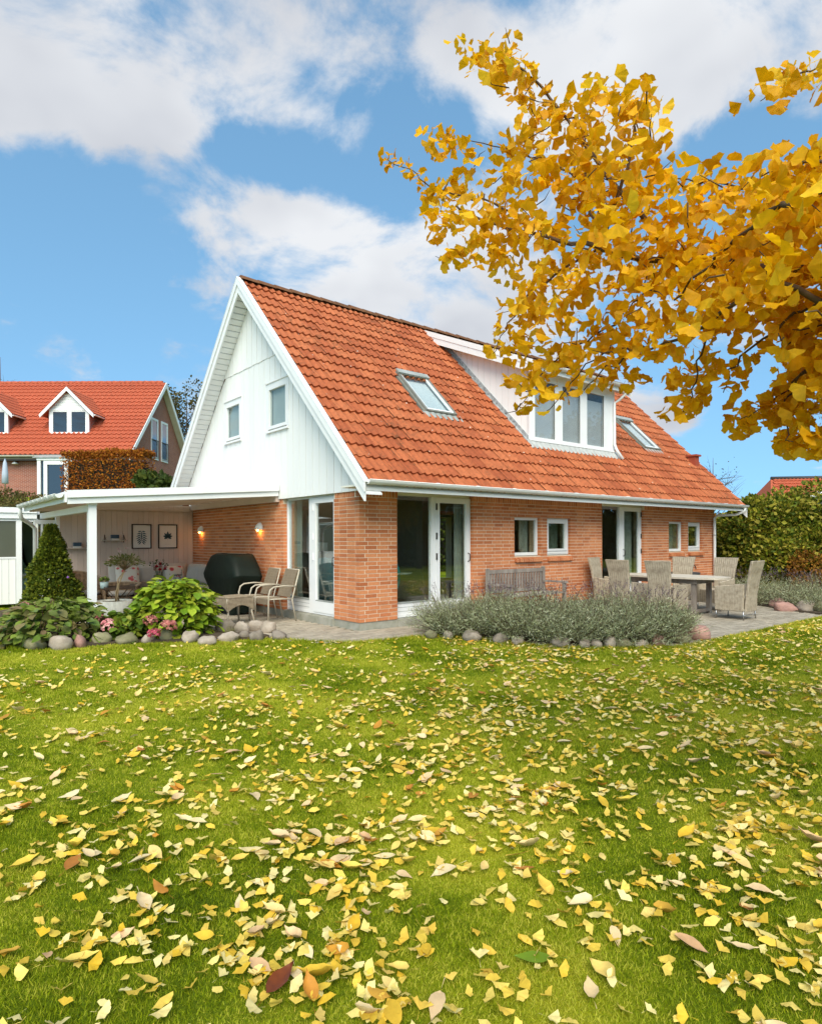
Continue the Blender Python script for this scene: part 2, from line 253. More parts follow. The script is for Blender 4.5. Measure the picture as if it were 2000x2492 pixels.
# ---------------------------------------------------------------- mesh helpers
def link(name, me, mat, parent=None):
    o = bpy.data.objects.new(name, me); C.objects.link(o)
    if mat is not None and not me.materials: me.materials.append(mat)
    if parent is not None: o.parent = parent
    return o
class MB:
    def __init__(s): s.v = []; s.f = []; s.sm = []
    def add(s, vs, fs, smooth=False):
        k = len(s.v); s.v += [tuple(float(c) for c in v) for v in vs]; s.f += [tuple(i+k for i in f) for f in fs]; s.sm += [smooth]*len(fs); return s
    def box(s, x0, x1, y0, y1, z0, z1):
        if x0 > x1: x0, x1 = x1, x0
        if y0 > y1: y0, y1 = y1, y0
        if z0 > z1: z0, z1 = z1, z0
        return s.add([(x0, y0, z0), (x1, y0, z0), (x1, y1, z0), (x0, y1, z0), (x0, y0, z1), (x1, y0, z1), (x1, y1, z1), (x0, y1, z1)],
              [(0, 3, 2, 1), (4, 5, 6, 7), (0, 1, 5, 4), (1, 2, 6, 5), (2, 3, 7, 6), (3, 0, 4, 7)])
    def prism(s, poly, ex):
        """poly: 3D points of a planar outline, ex: extrusion vector"""
        n = len(poly); p = [Vector(q) for q in poly]; e = Vector(ex)
        return s.add(p+[q+e for q in p], [tuple(range(n))[::-1], tuple(range(n, 2*n))]+[(i, (i+1) % n, n+(i+1) % n, n+i) for i in range(n)])
    def tube(s, pts, r, n=8, cap=True, smooth=True):
        pts = [Vector(p) for p in pts]; rs = r if isinstance(r, (list, tuple)) else [r]*len(pts); vs = []; ref = None
        for i, p in enumerate(pts):
            t = (pts[min(i+1, len(pts)-1)]-pts[max(i-1, 0)]).normalized()
            if ref is None: ref = Vector((0, 0, 1)) if abs(t.z) < .9 else Vector((1, 0, 0))
            a = t.cross(ref).normalized(); b = t.cross(a).normalized(); ref = -b if b.length else ref
            ref = a.cross(t)
            for k in range(n):
                an = 2*math.pi*k/n; vs.append(p+(a*math.cos(an)+b*math.sin(an))*rs[i])
        fs = [(i*n+k, i*n+(k+1) % n, (i+1)*n+(k+1) % n, (i+1)*n+k) for i in range(len(pts)-1) for k in range(n)]
        s.add(vs, fs, smooth)
        if cap:
            k = len(s.v)-len(vs); s.f += [tuple(k+i for i in range(n))[::-1], tuple(k+len(vs)-n+i for i in range(n))]; s.sm += [False, False]
        return s
    def lathe(s, prof, c=(0, 0, 0), n=20, smooth=True, sx=1, sy=1):
        vs = []; m_ = len(prof)
        for k in range(n):
            a = 2*math.pi*k/n
            for (r_, z) in prof: vs.append((c[0]+r_*math.cos(a)*sx, c[1]+r_*math.sin(a)*sy, c[2]+z))
        fs = [(k*m_+i, ((k+1) % n)*m_+i, ((k+1) % n)*m_+i+1, k*m_+i+1) for k in range(n) for i in range(m_-1)]
        return s.add(vs, fs, smooth)
    def build(s, name, mat, parent=None, bevel=0):
        me = bpy.data.meshes.new(name); me.from_pydata(s.v, [], s.f); me.polygons.foreach_set('use_smooth', s.sm); me.update()
        o = link(name, me, mat, parent)
        if bevel:
            b = o.modifiers.new('bevel', 'BEVEL'); b.width = bevel; b.segments = 2; b.limit_method = 'ANGLE'
        return o
def box(name, mat, parent, *b, bevel=0): return MB().box(*b).build(name, mat, parent, bevel)
def np_mesh(name, V, T, mat, parent=None, smooth=False):
    me = bpy.data.meshes.new(name); V = np.ascontiguousarray(V, dtype=np.float32); T = np.ascontiguousarray(T, dtype=np.int32); k = T.shape[1]
    me.vertices.add(len(V)); me.vertices.foreach_set('co', V.ravel()); me.loops.add(T.size); me.loops.foreach_set('vertex_index', T.ravel())
    me.polygons.add(len(T)); me.polygons.foreach_set('loop_start', np.arange(0, T.size, k, dtype=np.int32)); me.polygons.foreach_set('loop_total', np.full(len(T), k, dtype=np.int32))
    me.polygons.foreach_set('use_smooth', np.full(len(T), bool(smooth)))
    me.update(calc_edges=True); return link(name, me, mat, parent)
def scatter(name, bv, bf, pos, R, s, mat, parent=None, smooth=False):
    """many copies of one small piece joined into one mesh; bv (k,3), bf (m,n), pos (N,3), R (N,3,3), s (N,) or (N,3)"""
    bv = np.asarray(bv, float); bf = np.asarray(bf, int); n = len(pos); s = np.asarray(s, float)
    s = s[:, None] if s.ndim == 1 else s
    V = np.einsum('nij,nkj->nki', R, bv[None]*s[:, None, :])+pos[:, None, :]
    T = bf[None]+(np.arange(n)*len(bv))[:, None, None]
    return np_mesh(name, V.reshape(-1, 3), T.reshape(-1, bf.shape[1]), mat, parent, smooth)
def frames(nrm, spin):
    """rotation matrices whose third axis is nrm, spun about it"""
    nrm = nrm/np.linalg.norm(nrm, axis=1, keepdims=True); ref = np.where(np.abs(nrm[:, 2:3]) < .95, np.array([[0, 0, 1.]]), np.array([[1., 0, 0]]))
    a = np.cross(ref, nrm); a /= np.linalg.norm(a, axis=1, keepdims=True); b = np.cross(nrm, a)
    c, s_ = np.cos(spin)[:, None], np.sin(spin)[:, None]
    x = a*c+b*s_; y = -a*s_+b*c
    return np.stack([x, y, nrm], axis=2)
def along(dirs, spin):
    """rotation matrices whose second axis is dirs"""
    R = frames(dirs, spin); return np.stack([R[:, :, 0], R[:, :, 2], -R[:, :, 1]], axis=2)
def rnd_dirs(n): 
    d = RNG.normal(size=(n, 3)); return d/np.linalg.norm(d, axis=1, keepdims=True)
def thing(name, label, cat, loc=(0, 0, 0), rz=0, group=None):
    o = bpy.data.objects.new(name, None); C.objects.link(o); o.empty_display_size = .2; o.location = tuple(float(c) for c in loc); o.rotation_euler = (0, 0, rz)
    return tag(o, label, cat, group)
def tag(o, label=None, cat=None, group=None, kind=None):
    if label: o['label'] = label
    if cat: o['category'] = cat
    if group: o['group'] = group
    if kind: o['kind'] = kind
    return o
def dup(root, loc, rz, label, group=None):
    r = root.copy(); C.objects.link(r); r.location = tuple(float(c) for c in loc); r.rotation_euler = (0, 0, rz); r['label'] = label
    if group: r['group'] = group
    for ch in root.children:
        c = ch.copy(); C.objects.link(c); c.parent = r
        for g in ch.children:
            d = g.copy(); C.objects.link(d); d.parent = c
    return r
def piece(name, me, mat, parent, loc, rot=(0, 0, 0), sc=(1, 1, 1)):
    o = bpy.data.objects.new(name, me); C.objects.link(o); o.parent = parent; o.location = tuple(float(c) for c in loc); o.rotation_euler = rot; o.scale = sc
    return o
ORD = ['first', 'second', 'third', 'fourth', 'fifth', 'sixth', 'seventh', 'eighth', 'ninth', 'tenth', 'eleventh', 'twelfth', 'thirteenth', 'fourteenth', 'fifteenth', 'sixteenth', 'seventeenth', 'eighteenth']
def inside(poly, x, y):
    x = np.asarray(x); y = np.asarray(y); r = np.zeros(x.shape, bool); n = len(poly)
    for i in range(n):
        x0, y0 = poly[i]; x1, y1 = poly[(i+1) % n]
        c = ((y0 > y) != (y1 > y)) & (x < (x1-x0)*(y-y0)/((y1-y0) or 1e-9)+x0); r ^= c
    return r
# ================================================================ ground
GZ = -.145
def sstep(a, b, x): t = np.clip((x-a)/(b-a), 0, 1); return t*t*(3-2*t)
def ground_h(x, y):
    d = np.stack([np.asarray(x, float)-EYE[0], np.asarray(y, float)-EYE[1]], -1)
    fwd = d@FW[:2]; rt = d@RT[:2]
    return GZ+3.75*sstep(19, 33, fwd)*sstep(-5, -10, rt)
fa = np.concatenate([np.linspace(-60, 12, 37), np.linspace(13, 40, 40), np.linspace(44, 90, 14), [120, 200, 400, 900]])
ra = np.concatenate([[-900, -300, -120, -70], np.linspace(-50, 30, 81), [45, 70, 120, 300, 900]])
ff, rr = np.meshgrid(fa, ra, indexing='ij'); gx = EYE[0]+FW[0]*ff+RT[0]*rr; gy = EYE[1]+FW[1]*ff+RT[1]*rr; gz = ground_h(gx, gy)
nr = len(ra); I = np.arange(len(fa)-1)[:, None]*nr+np.arange(nr-1)[None]
tag(np_mesh('lawn', np.stack([gx, gy, gz], -1).reshape(-1, 3), np.stack([I, I+1, I+nr+1, I+nr], -1).reshape(-1, 4), lawn_mat(), smooth=True), kind='structure')
TER = [(-3.7, 7.38), (-3.7, 2.9), (-1.62, 1.0), (-1.27, 0.0), (-1.11, -.4), (-.67, -.82), (0, -.95), (.62, -1.02), (.85, -1.4), (1.07, -1.95), (1.2, -2.66), (1.46, -3.14), (1.86, -3.5), (2.4, -3.84), (2.6, -4.06), (14, -4.18), (14, .02), (.02, .02), (.02, 7.38)]
LAV = [(.72, -.98), (.95, -1.4), (1.2, -1.9), (1.35, -2.58), (1.6, -3.02), (1.98, -3.36), (2.5, -3.68), (3.05, -3.85), (3.3, -3.65), (3.1, -3.2), (2.6, -2.4), (1.9, -1.5), (1.2, -.95)]
RBED = [(8.0, -4.3), (8.2, -3.6), (8.35, -3.2), (8.75, -2.75), (9.3, -1.8), (9.6, -1.3), (14.5, -1.3), (14.5, -4.3)]
LBED = [(-4.7, 2.8), (-4.4, 1.75), (-4.0, 1.35), (-3.2, 1.25), (-2.4, .72), (-1.75, .45), (-1.4, .4), (-1.4, .7), (-1.65, 1.05), (-2.2, 1.7), (-2.6, 3.1), (-3.6, 4.2), (-3.7, 7.6), (-4.5, 7.0)]
def sheet(name, poly, z, mat, h=.01): return tag(MB().prism([(x, y, z-h) for x, y in poly], (0, 0, h)).build(name, mat), kind='structure')
terrace = sheet('terrace', TER, -.1365, JOINT, .05)
sheet('lavender_bed_soil', LAV, -.105, SOIL, .06); sheet('hydrangea_bed_soil', LBED, -.10, SOIL, .07); sheet('far_bed_soil', RBED, -.10, SOIL, .06)
# paving: rows of pavers, nearest ones single, the rest joined
pav = []
for j in range(int((7.4+4.2)/.105)):
    y = -4.2+j*.105
    for i in range(int(18/.21)):
        x = -3.75+i*.21+(j % 2)*.105; pav.append((x+.105, y+.0525))
pav = np.array(pav)
ok = inside(TER, pav[:, 0], pav[:, 1]) & ~inside(LAV, pav[:, 0], pav[:, 1]) & ~inside(RBED, pav[:, 0], pav[:, 1]) & ~inside(LBED, pav[:, 0], pav[:, 1]) & (pav[:, 1] < 7.3)
pav = pav[ok]; dd = (pav-EYE[:2]); fw_ = dd@FW[:2]; px_ = 1000+F_PX*(dd@RT[:2])/fw_
vis = (px_ > -20) & (px_ < 2020); pav = pav[vis]; fw_ = fw_[vis]; px_ = px_[vis]
seen = (((pav[:, 0] < .9) & (pav[:, 1] > -1.0)) & (px_ > 600)) | ((px_ > 1680) & (pav[:, 1] < -2.2))
order = np.argsort(np.where(seen, fw_, fw_+100)); near = order[:300]; far = order[300:]
pm = MB().box(-.5, .5, -.5, .5, -.5, .5); pme = bpy.data.meshes.new('paver'); pme.from_pydata(pm.v, [], pm.f); pme.materials.append(PAVE_O)
for k in near:
    piece('paver', pme, None, terrace, (pav[k, 0]+random.uniform(-.002, .002), pav[k, 1], -.142+random.uniform(-.002, .002)), (random.uniform(-.012, .012), random.uniform(-.012, .012), random.uniform(-.012, .012)), (.202, .097, .03))
n = len(far); pj = scatter('paving', np.array(pm.v)*np.array([.202, .097, .03]), pm.f, np.column_stack([pav[far], -.142+RNG.uniform(-.002, .002, n)]), frames(np.column_stack([RNG.normal(0, .008, (n, 2)), np.ones(n)]), np.full(n, -math.pi/2)+RNG.normal(0, .008, n)), np.ones(n), PAVE_J, terrace); tag(pj, kind='stuff')
# ================================================================ main house
house = thing('house', 'white gabled brick house with red tiled roof, dormer and covered patio', 'house')
T = 2.182; LEN = 12.2; DEP = 7.6; CH = 1/15
def uo(x): return float(pv(x, 1300, 0)[0])
D1 = (.783, uo(1152)); D2 = (uo(1465), uo(1567.5))
WIN = [(3.752, 4.547), (4.771, 5.575), (9.687, 10.442), (10.682, 11.457)]; WZ = (1.019, 1.807)
GD = (.765, 2.6)
fac_open = [(D1[0], D1[1], -.01, T), (D2[0], D2[1], -.01, T)]+[(a, b, WZ[0], WZ[1]) for a, b in WIN]
gab_open = [(GD[0], GD[1], -.01, T)]
def AB(ax, a0, a1, d0, d1, z0, z1): return (a0, a1, d0, d1, z0, z1) if ax == 'u' else (d0, d1, a0, a1, z0, z1)
def core(name, ax, a0, a1, z0, z1, ops, d0, d1, mat, parent, eps=.006):
    ops = [(p-eps, q+eps, r-eps if r > .5 else r, s+eps) for p, q, r, s in ops]
    A = sorted({a0, a1, *[c for o in ops for c in o[:2]]}); Z = sorted({z0, z1, *[min(max(c, z0), z1) for o in ops for c in o[2:]]}); mb = MB()
    for i in range(len(A)-1):
        run = None
        for j in range(len(Z)-1):
            ca, cz = (A[i]+A[i+1])/2, (Z[j]+Z[j+1])/2
            if any(o[0] < ca < o[1] and o[2] < cz < o[3] for o in ops):
                if run is not None: mb.box(*AB(ax, A[i], A[i+1], d0, d1, run, Z[j])); run = None
            elif run is None: run = Z[j]
        if run is not None: mb.box(*AB(ax, A[i], A[i+1], d0, d1, run, Z[-1]))
    return mb.build(name, mat, parent)
wall_f = core('brick_wall', 'u', .006, LEN-.006, 0.004, T+.1, fac_open, .004, .3, MORTAR, house)
wall_g = core('brick_wall', 'v', .302, DEP, 0.004, T+.1, gab_open, .004, .3, MORTAR, house)
def courses(ax, a0, a1, ops, corner):
    out = []
    for r in range(31):
        z0 = r*CH+.003; z1 = z0+CH-.0115
        segs = [(a0+(.12 if (r % 2 == (0 if ax == 'u' else 1)) and corner else 0), a1)]
        for o in ops:
            if o[2]-.02 < (z0+z1)/2 < o[3]:
                ns = []
                for s0, s1 in segs:
                    if o[1] <= s0 or o[0] >= s1: ns.append((s0, s1)); continue
                    if o[0] > s0: ns.append((s0, o[0]))
                    if o[1] < s1: ns.append((o[1], s1))
                segs = ns
        off = (.0 if r % 2 else .066)
        for s0, s1 in segs:
            c = math.floor((s0-off)/.24)*.24+off
            if s0 < .2: c = s0+(.18-.24 if r % 2 else .126-.24) if s0 < .05 else s0+(.126-.24)*0
            seg = []
            while c < s1:
                b0, b1 = max(c, s0), min(c+.228, s1)
                if b1-b0 > .035: seg.append([b0, b1])
                c += .24
            if seg:
                seg[0][0] = s0; seg[-1][1] = s1                     # no slivers: the end bricks run to the reveal
                out += [(p, q, z0, z1) for p, q in seg]
    nS = int((a1-a0)/.0667)
    for k in range(nS):
        b0 = a0+k*.0667+.006; b1 = b0+.0547
        if corner and ax == 'v' and k < 2: continue
        if any(o[0]-.01 < (b0+b1)/2 < o[1]+.01 and o[3] > 2 for o in ops): continue
        out.append((b0, b1, 31*CH+.003, T-.004))
    return out
bl = [('u', *b) for b in courses('u', 0, LEN, fac_open, True)]+[('v', *b) for b in courses('v', 0, 7.42, gab_open, True)]
bm = MB().box(-.5, .5, -.5, .5, -.5, .5); bme = bpy.data.meshes.new('brick'); bme.from_pydata(bm.v, [], bm.f); bme.materials.append(BRICK_O)
def bpos(b):
    ax, b0, b1, z0, z1 = b; j = random.uniform(-.0015, .0015)
    x0, x1, y0, y1, zz0, zz1 = AB(ax, b0, b1, j, .104, z0, z1); return ((x0+x1)/2, (y0+y1)/2, (zz0+zz1)/2), (x1-x0, y1-y0, zz1-zz0)
def bkey(b):
    c, s = bpos(b); d = np.array(c)-EYE; cosn = (-d[1] if b[0] == 'u' else -d[0])/np.linalg.norm(d)
    occl = 50 if (b[0] == 'v' and b[1] > 2.6 and b[3] < .9) or (b[0] == 'u' and 2.6 < b[1] and b[3] < .55) else 0
    return (d@FW)/math.sqrt(max(.05, abs(cosn)))+occl
bl.sort(key=bkey)
for b in bl[:300]:
    c, s = bpos(b); piece('brick', bme, None, wall_f if b[0] == 'u' else wall_g, c, (0, 0, 0), s)
for ax, par in (('u', wall_f), ('v', wall_g)):
    q = [bpos(b) for b in bl[300:] if b[0] == ax]; n = len(q)
    tag(scatter('brickwork', bm.v, bm.f, np.array([c for c, s in q]), np.tile(np.eye(3), (n, 1, 1)), np.array([s for c, s in q]), BRICK_J, par), kind='stuff')
# rest of the shell
pl_ = MB(); pl_.box(.014, LEN-.01, .014, .3, -.4, .004); pl_.box(.014, .3, .302, DEP, -.4, .004); pl_.build('plinth', CONC, house)
MB().box(-.03, .012, GD[0]+.01, GD[1]-.01, -.4, -.004).build('door_step', CONC, house)
MB().box(D1[0]+.01, D1[1]-.01, -.02, .012, -.4, -.004).build('door_step', CONC, house)
MB().box(D2[0]+.01, D2[1]-.01, -.02, .012, -.4, -.004).build('door_step', CONC, house)
sh = MB(); [sh.box(a_, b_, DEP-.3, DEP, z0_, z1_) for a_, b_, z0_, z1_ in ((.31, .9, -.3, T), (2.9, 3.8, -.3, T), (6.0, 6.8, -.3, T), (8.8, LEN, -.3, T), (.9, 2.9, 2.1, T), (3.8, 6.0, 2.1, T), (6.8, 8.8, 2.1, T), (.9, 2.9, -.3, .05), (3.8, 6.0, -.3, .8), (6.8, 8.8, -.3, .05))]; sh.box(LEN-.3, LEN, .31, DEP-.31, -.3, T); sh.build('rear_wall', MORTAR, house)
MB().box(LEN-.006, LEN+.006, .1, DEP, 0, T).build('end_wall_face', BRICK_J, house)
box('interior_floor', FLOORW, house, .31, LEN-.31, .31, DEP-.31, -.1, .0)
box('ceiling', INT, house, .31, LEN-.31, .31, DEP-.31, 2.3, 2.36)
iw = MB(); iw.box(3.2, 3.3, 2.2, DEP-.32, 0, 2.3); iw.box(3.32, 4.4, 3.4, 3.5, 0, 2.3); iw.box(6.3, 6.4, .32, 3.6, 0, 2.3); iw.box(6.42, 7.6, 4.2, 4.3, 0, 2.3); iw.box(9.2, 9.3, .32, 4.3, 0, 2.3); iw.box(9.32, LEN-.32, 2.8, 2.9, 0, 2.3)
iw.build('interior_wall', INTD, house)
# ---- roof
RZ = 2.94                                     # tile surface z = v + RZ on the front slope
AV, AZ = 3.80, 6.74; EV = -.70; UO = -.365; UE = 12.62
SOF = 6.55-3.80                               # front soffit plane z = v + SOF
deck = MB()
deck.prism([(UO+.05, EV+.04, EV+.04+RZ-.115), (UO+.05, AV, AV+RZ-.115), (UO+.05, AV, AV+SOF+.02), (UO+.05, EV+.04, EV+.04+SOF+.02)], (UE-UO-.1, 0, 0))
roof = deck.build('roof', WHITE, house)
bk = MB(); bk.prism([(UO+.05, AV+.01, AZ-.06), (UO+.05, 2*AV-EV, AZ-.06-(AV-EV)), (UO+.05, 2*AV-EV, AZ-.13-(AV-EV)), (UO+.05, AV+.01, AZ-.13)], (UE-UO-.1, 0, 0)); bk.build('rear_roof_slope', TILE_J, house)
# tiles
prof = []
W_, LT = .302, .36
nx = 14
for i in range(nx+1):
    x = W_*i/nx; ph = (x/(W_/2)) % 1.0
    z = .036*(.5+.5*math.cos(2*math.pi*(ph-.28)))**1.6
    prof.append((x-W_/2, z+(.004 if i == 0 else 0)))
tv = [(x, 0., z+.036) for x, z in prof]+[(x, LT, z) for x, z in prof]+[(x, 0., z+.036) for x, z in prof]+[(x, .004, z-.004) for x, z in prof]
k_ = nx+1; tf = [(i, i+1, k_+i+1, k_+i) for i in range(nx)]+[(2*k_+i+1, 2*k_+i, 3*k_+i, 3*k_+i+1) for i in range(nx)]
tme = bpy.data.meshes.new('roof_tile'); tme.from_pydata(tv, [], tf); tme.materials.append(TILE_O)
tme.polygons.foreach_set('use_smooth', [True]*nx+[False]*nx)
SL = math.sqrt(.5); tiles = []
ROWS = 20; PIT = .3225
for r in range(ROWS):
    s = r*PIT
    v0, z0 = EV+s*SL, EV+s*SL+RZ-.045
    if v0 > AV-.14: continue
    for c in range(43):
        u = UO+.08+W_*(c+.5)*.9985
        vm = v0+.11
        if 4.86 < u < 8.06 and .42 < vm: continue
        if 2.22 < u < 3.04 and .86 < vm < 1.86: continue
        if 10.05 < u < 10.87 and .82 < vm < 1.86: continue
        tiles.append((u, v0, z0))
tiles = np.array(tiles); td = (tiles-EYE)@FW
tx = 1000+F_PX*((tiles-EYE)@RT)/td; ty = CY-F_PX*(tiles[:, 2]-EYE[2])/td
hid = (tx > 1250) & (ty < 1050); order = np.argsort(td+np.where(hid, 20, 0))
for k in order[:300]:
    piece('roof_tile', tme, None, roof, tiles[k]+np.array([random.uniform(-.003, .003), random.uniform(-.006, .006), random.uniform(-.003, .005)]), (math.pi/4+random.uniform(-.012, .012), random.uniform(-.01, .01), random.uniform(-.012, .012)))
rest = order[300:]; n = len(rest); RX = np.array([[1, 0, 0], [0, SL, -SL], [0, SL, SL]])
jit = np.column_stack([RNG.uniform(-.003, .003, n), RNG.uniform(-.006, .006, n), RNG.uniform(-.003, .005, n)])
tj = scatter('roof_tiling', tv, tf, tiles[rest]+jit, np.tile(RX, (n, 1, 1)), np.ones(n), TILE_J, roof); tag(tj, kind='stuff')
tj.data.polygons.foreach_set('use_smooth', np.tile(np.array([True]*nx+[False]*nx), n))
for k in range(34):
    u0 = UO+.03+k*.379; mb = MB(); pts = []
    for i in range(9):
        a = math.pi*i/8; pts.append((math.cos(a)*.125, math.sin(a)*.105))
    vs_ = [(0, y, z+.012) for y, z in pts]+[(.40, y*.94, z*.94) for y, z in pts]
    mb.add(vs_, [(i+1, i, 9+i, 9+i+1) for i in range(8)], True); mb.add([vs_[i] for i in range(9)], [tuple(range(9))])
    o = mb.build('ridge_tile', RIDGE, roof); o.location = (u0, AV, AZ-.045+random.uniform(-.006, .006)); o.rotation_euler = (random.uniform(-.03, .03), 0, 0)
# barge boards on the gable verge: outer board, inner trim, both slopes
def vz(v, top): return top-abs(v-AV)
def rake(name, u0, u1, t0, t1, lowR, lowL, mat, par):
    """boards following the two slopes between vertical offsets t0 (top) and t1 (bottom) measured in z below the apex line AZ"""
    a, b = AZ-t0, AZ-t1
    for sgn, low in ((-1, lowR), (1, lowL)):
        vE = AV+sgn*low
        MB().prism([(u0, AV, a), (u0, vE, a-low), (u0, vE+(-sgn)*(t1-t0)*.0, b-low), (u0, AV, b)], (u1-u0, 0, 0)).build(name, mat, par)
rake('barge_board', UO-.02, UO+.012, .0, .30, 4.50, 4.6, WHITE, house)
rake('barge_trim', UO-.045, UO-.0225, -.015, .13, 4.53, 4.6, WHITE, house)
rake('barge_board', UE-.012, UE+.02, .0, .30, 4.50, 4.6, WHITE, house)
# metal verge strip under the tile edge
for sgn in (-1, 1): MB().prism([(UO-.05, AV, AZ+.02), (UO-.05, AV+sgn*4.53, AZ+.02-4.53), (UO-.05, AV+sgn*4.53, AZ+.035-4.53), (UO-.05, AV, AZ+.035)], (.1, 0, 0)).build('verge_strip', WHITE, house)
# soffit slats under the gable overhang
for sgn in (-1, 1):
    for k in range(46):
        s0 = .10+k*.098; s1 = s0+.080
        if s1 > 4.5: break
        zt = 6.55-.012; ln = .0 if k % 4 else -.008
        MB().prism([(UO+.014, AV+sgn*s0, zt-s0), (UO+.014, AV+sgn*s1, zt-s1), (UO+.014, AV+sgn*s1, zt-s1+.02), (UO+.014, AV+sgn*s0, zt-s0+.02)], (-.034-UO-.014+ln, 0, 0)).build('soffit_slat', WHITE, roof)
    MB().prism([(UO+.014, AV, 6.55+.03), (UO+.014, AV+sgn*4.36, 6.55+.03-4.36), (UO+.014, AV+sgn*4.36, 6.55+.045-4.36), (UO+.014, AV, 6.55+.045)], (-.02-UO-.014, 0, 0)).build('soffit_backing', DARKM, house)
# gable cladding: vertical boards, two tiers
GW = [(2.36, 3.16, 3.57, 4.41), (4.47, 5.25, 3.59, 4.39)]
CB = 2.158
def gable_core():
    mb = MB()                                   # wall behind boards, with the two window openings
    cells = sorted({.12, 7.48, *[c for w in GW for c in w[:2]]})
    for i in range(len(cells)-1):
        a, b = cells[i], cells[i+1]; w = [q for q in GW if q[0] < (a+b)/2 < q[1]]
        tops = [(x, 6.50-abs(x-AV)) for x in ([a, AV, b] if a < AV < b else [a, b])]
        if w:
            mb.prism([(.0, a, T+.003), (.0, b, T+.003), (.0, b, w[0][2]), (.0, a, w[0][2])], (.12, 0, 0))
            mb.prism([(.0, a, w[0][3]), (.0, b, w[0][3])]+[(.0, x, z) for x, z in tops[::-1]], (.12, 0, 0))
        else: mb.prism([(.0, a, T+.003), (.0, b, T+.003)]+[(.0, x, z) for x, z in tops[::-1]], (.12, 0, 0))
    return mb.build('gable_wall', GREYM, house)
gcore = gable_core()
def gboard(v0, v1, zb, zt, u0, u1):
    """one board between v0 and v1, cut by the soffit line"""
    f = lambda x: min(zt, 6.53-abs(x-AV))
    if max(f(v0), f(v1)) < zb+.02: return
    pts = [(v0, zb), (v1, zb), (v1, max(zb, f(v1)))]
    if v0 < AV < v1: pts.append((AV, f(AV)))
    pts.append((v0, max(zb, f(v0))))
    MB().prism([(u0, a, b) for a, b in pts], (u1-u0, 0, 0)).build('cladding_board', WHITE_B, gcore)
BW = .238
for k in range(34):
    v0 = -.47+k*BW; v1 = v0+BW-.015
    if v1 > 8.0: break
    cuts = [w for w in GW if w[0]-.0 < v1 and w[1] > v0]
    if not cuts: gboard(v0, v1, CB, 5.02, -.03, -.004)
    else:
        w = cuts[0]
        if v0 < w[0]-.02: gboard(v0, w[0]-.002, CB, 5.02, -.03, -.004); v0 = w[0]-.002+.001
        if v1 > w[1]+.02: gboard(w[1]+.002, v1, CB, 5.02, -.03, -.004); v1 = w[1]+.001
        gboard(v0, v1, CB, w[2]-.02, -.03, -.004); gboard(v0, v1, w[3]+.02, 5.02, -.03, -.004)
for k in range(20):
    v0 = 1.9+k*BW+.08; gboard(v0, v0+BW-.015, 5.01+(.008 if k % 2 else 0), 9, -.045, -.031)
vc = MB().lathe([(0, .0), (.05, .0), (.055, .012), (.05, .03), (0, .035)], n=16).build('vent_cap', PVC, house); vc.location = (-.05, 3.35, 5.82); vc.rotation_euler = (0, -math.pi/2, 0)
# ---- windows and doors
def sash(parent, ax, a0, a1, z0, z1, d, fw, pane=GLASS, fr=WHITE, dep=.06, names=('frame', 'pane'), sillh=None):
    mb = MB(); sb = sillh or fw
    mb.box(*AB(ax, a0, a0+fw, d, d+dep, z0, z1)); mb.box(*AB(ax, a1-fw, a1, d, d+dep, z0, z1))
    mb.box(*AB(ax, a0+fw, a1-fw, d, d+dep, z0, z0+sb)); mb.box(*AB(ax, a0+fw, a1-fw, d, d+dep, z1-fw, z1))
    f_ = mb.build(names[0], fr, parent)
    box(names[1], pane, parent, *AB(ax, a0+fw-.01, a1-fw+.01, d+dep*.45, d+dep*.45+.008, z0+sb-.01, z1-fw+.01)); return f_
for i, (a, b) in enumerate(WIN):
    w = MB().box(a+.004, b-.004, .135, .16, WZ[0]+.004, WZ[0]+.03).build('window', WHITE, house)
    fw = .055 if i % 2 == 0 else .05
    sash(w, 'u', a+.006, b-.006, WZ[0]+.006, WZ[1]-.004, .07, fw, sillh=.06)
    if i % 2: sash(w, 'u', a+.03, b-.03, WZ[0]+.03, WZ[1]-.03, .055, .085, sillh=.1, names=('sash', 'sash_pane')); box('weather_strip', DARKM, w, a+.06, b-.06, .049, .056, WZ[0]+.075, WZ[0]+.083)
    for k in range(12):
        x0 = a+.0+k*.0685
        if x0+.054 > b+.04: break
        o = MB().prism([(x0, -.055, WZ[0]-.125), (x0, .06, WZ[0]-.075), (x0, .06, WZ[0]-.012), (x0, -.055, WZ[0]-.062)], (.056, 0, 0)).build('sill_brick', BRICK_O, w)
    MB().prism([(a+.002, -.048, WZ[0]-.120), (a+.002, .06, WZ[0]-.073), (a+.002, .06, WZ[0]-.017), (a+.002, -.048, WZ[0]-.066)], (b-a+.02, 0, 0)).build('sill_mortar', MORTAR, w)
def handle(par, p, ax, L_=.16):
    x, y, z = p
    pts = [(x, y, z+L_/2), (x, y-.05, z+L_/2-.02), (x, y-.055, z), (x, y-.05, z-L_/2+.02), (x, y, z-L_/2)] if ax == 'u' else [(x, y, z+L_/2), (x-.05, y, z+L_/2-.02), (x-.055, y, z), (x-.05, y, z-L_/2+.02), (x, y, z-L_/2)]
    MB().tube(pts, .009, 6).build('handle', DARKM, par)
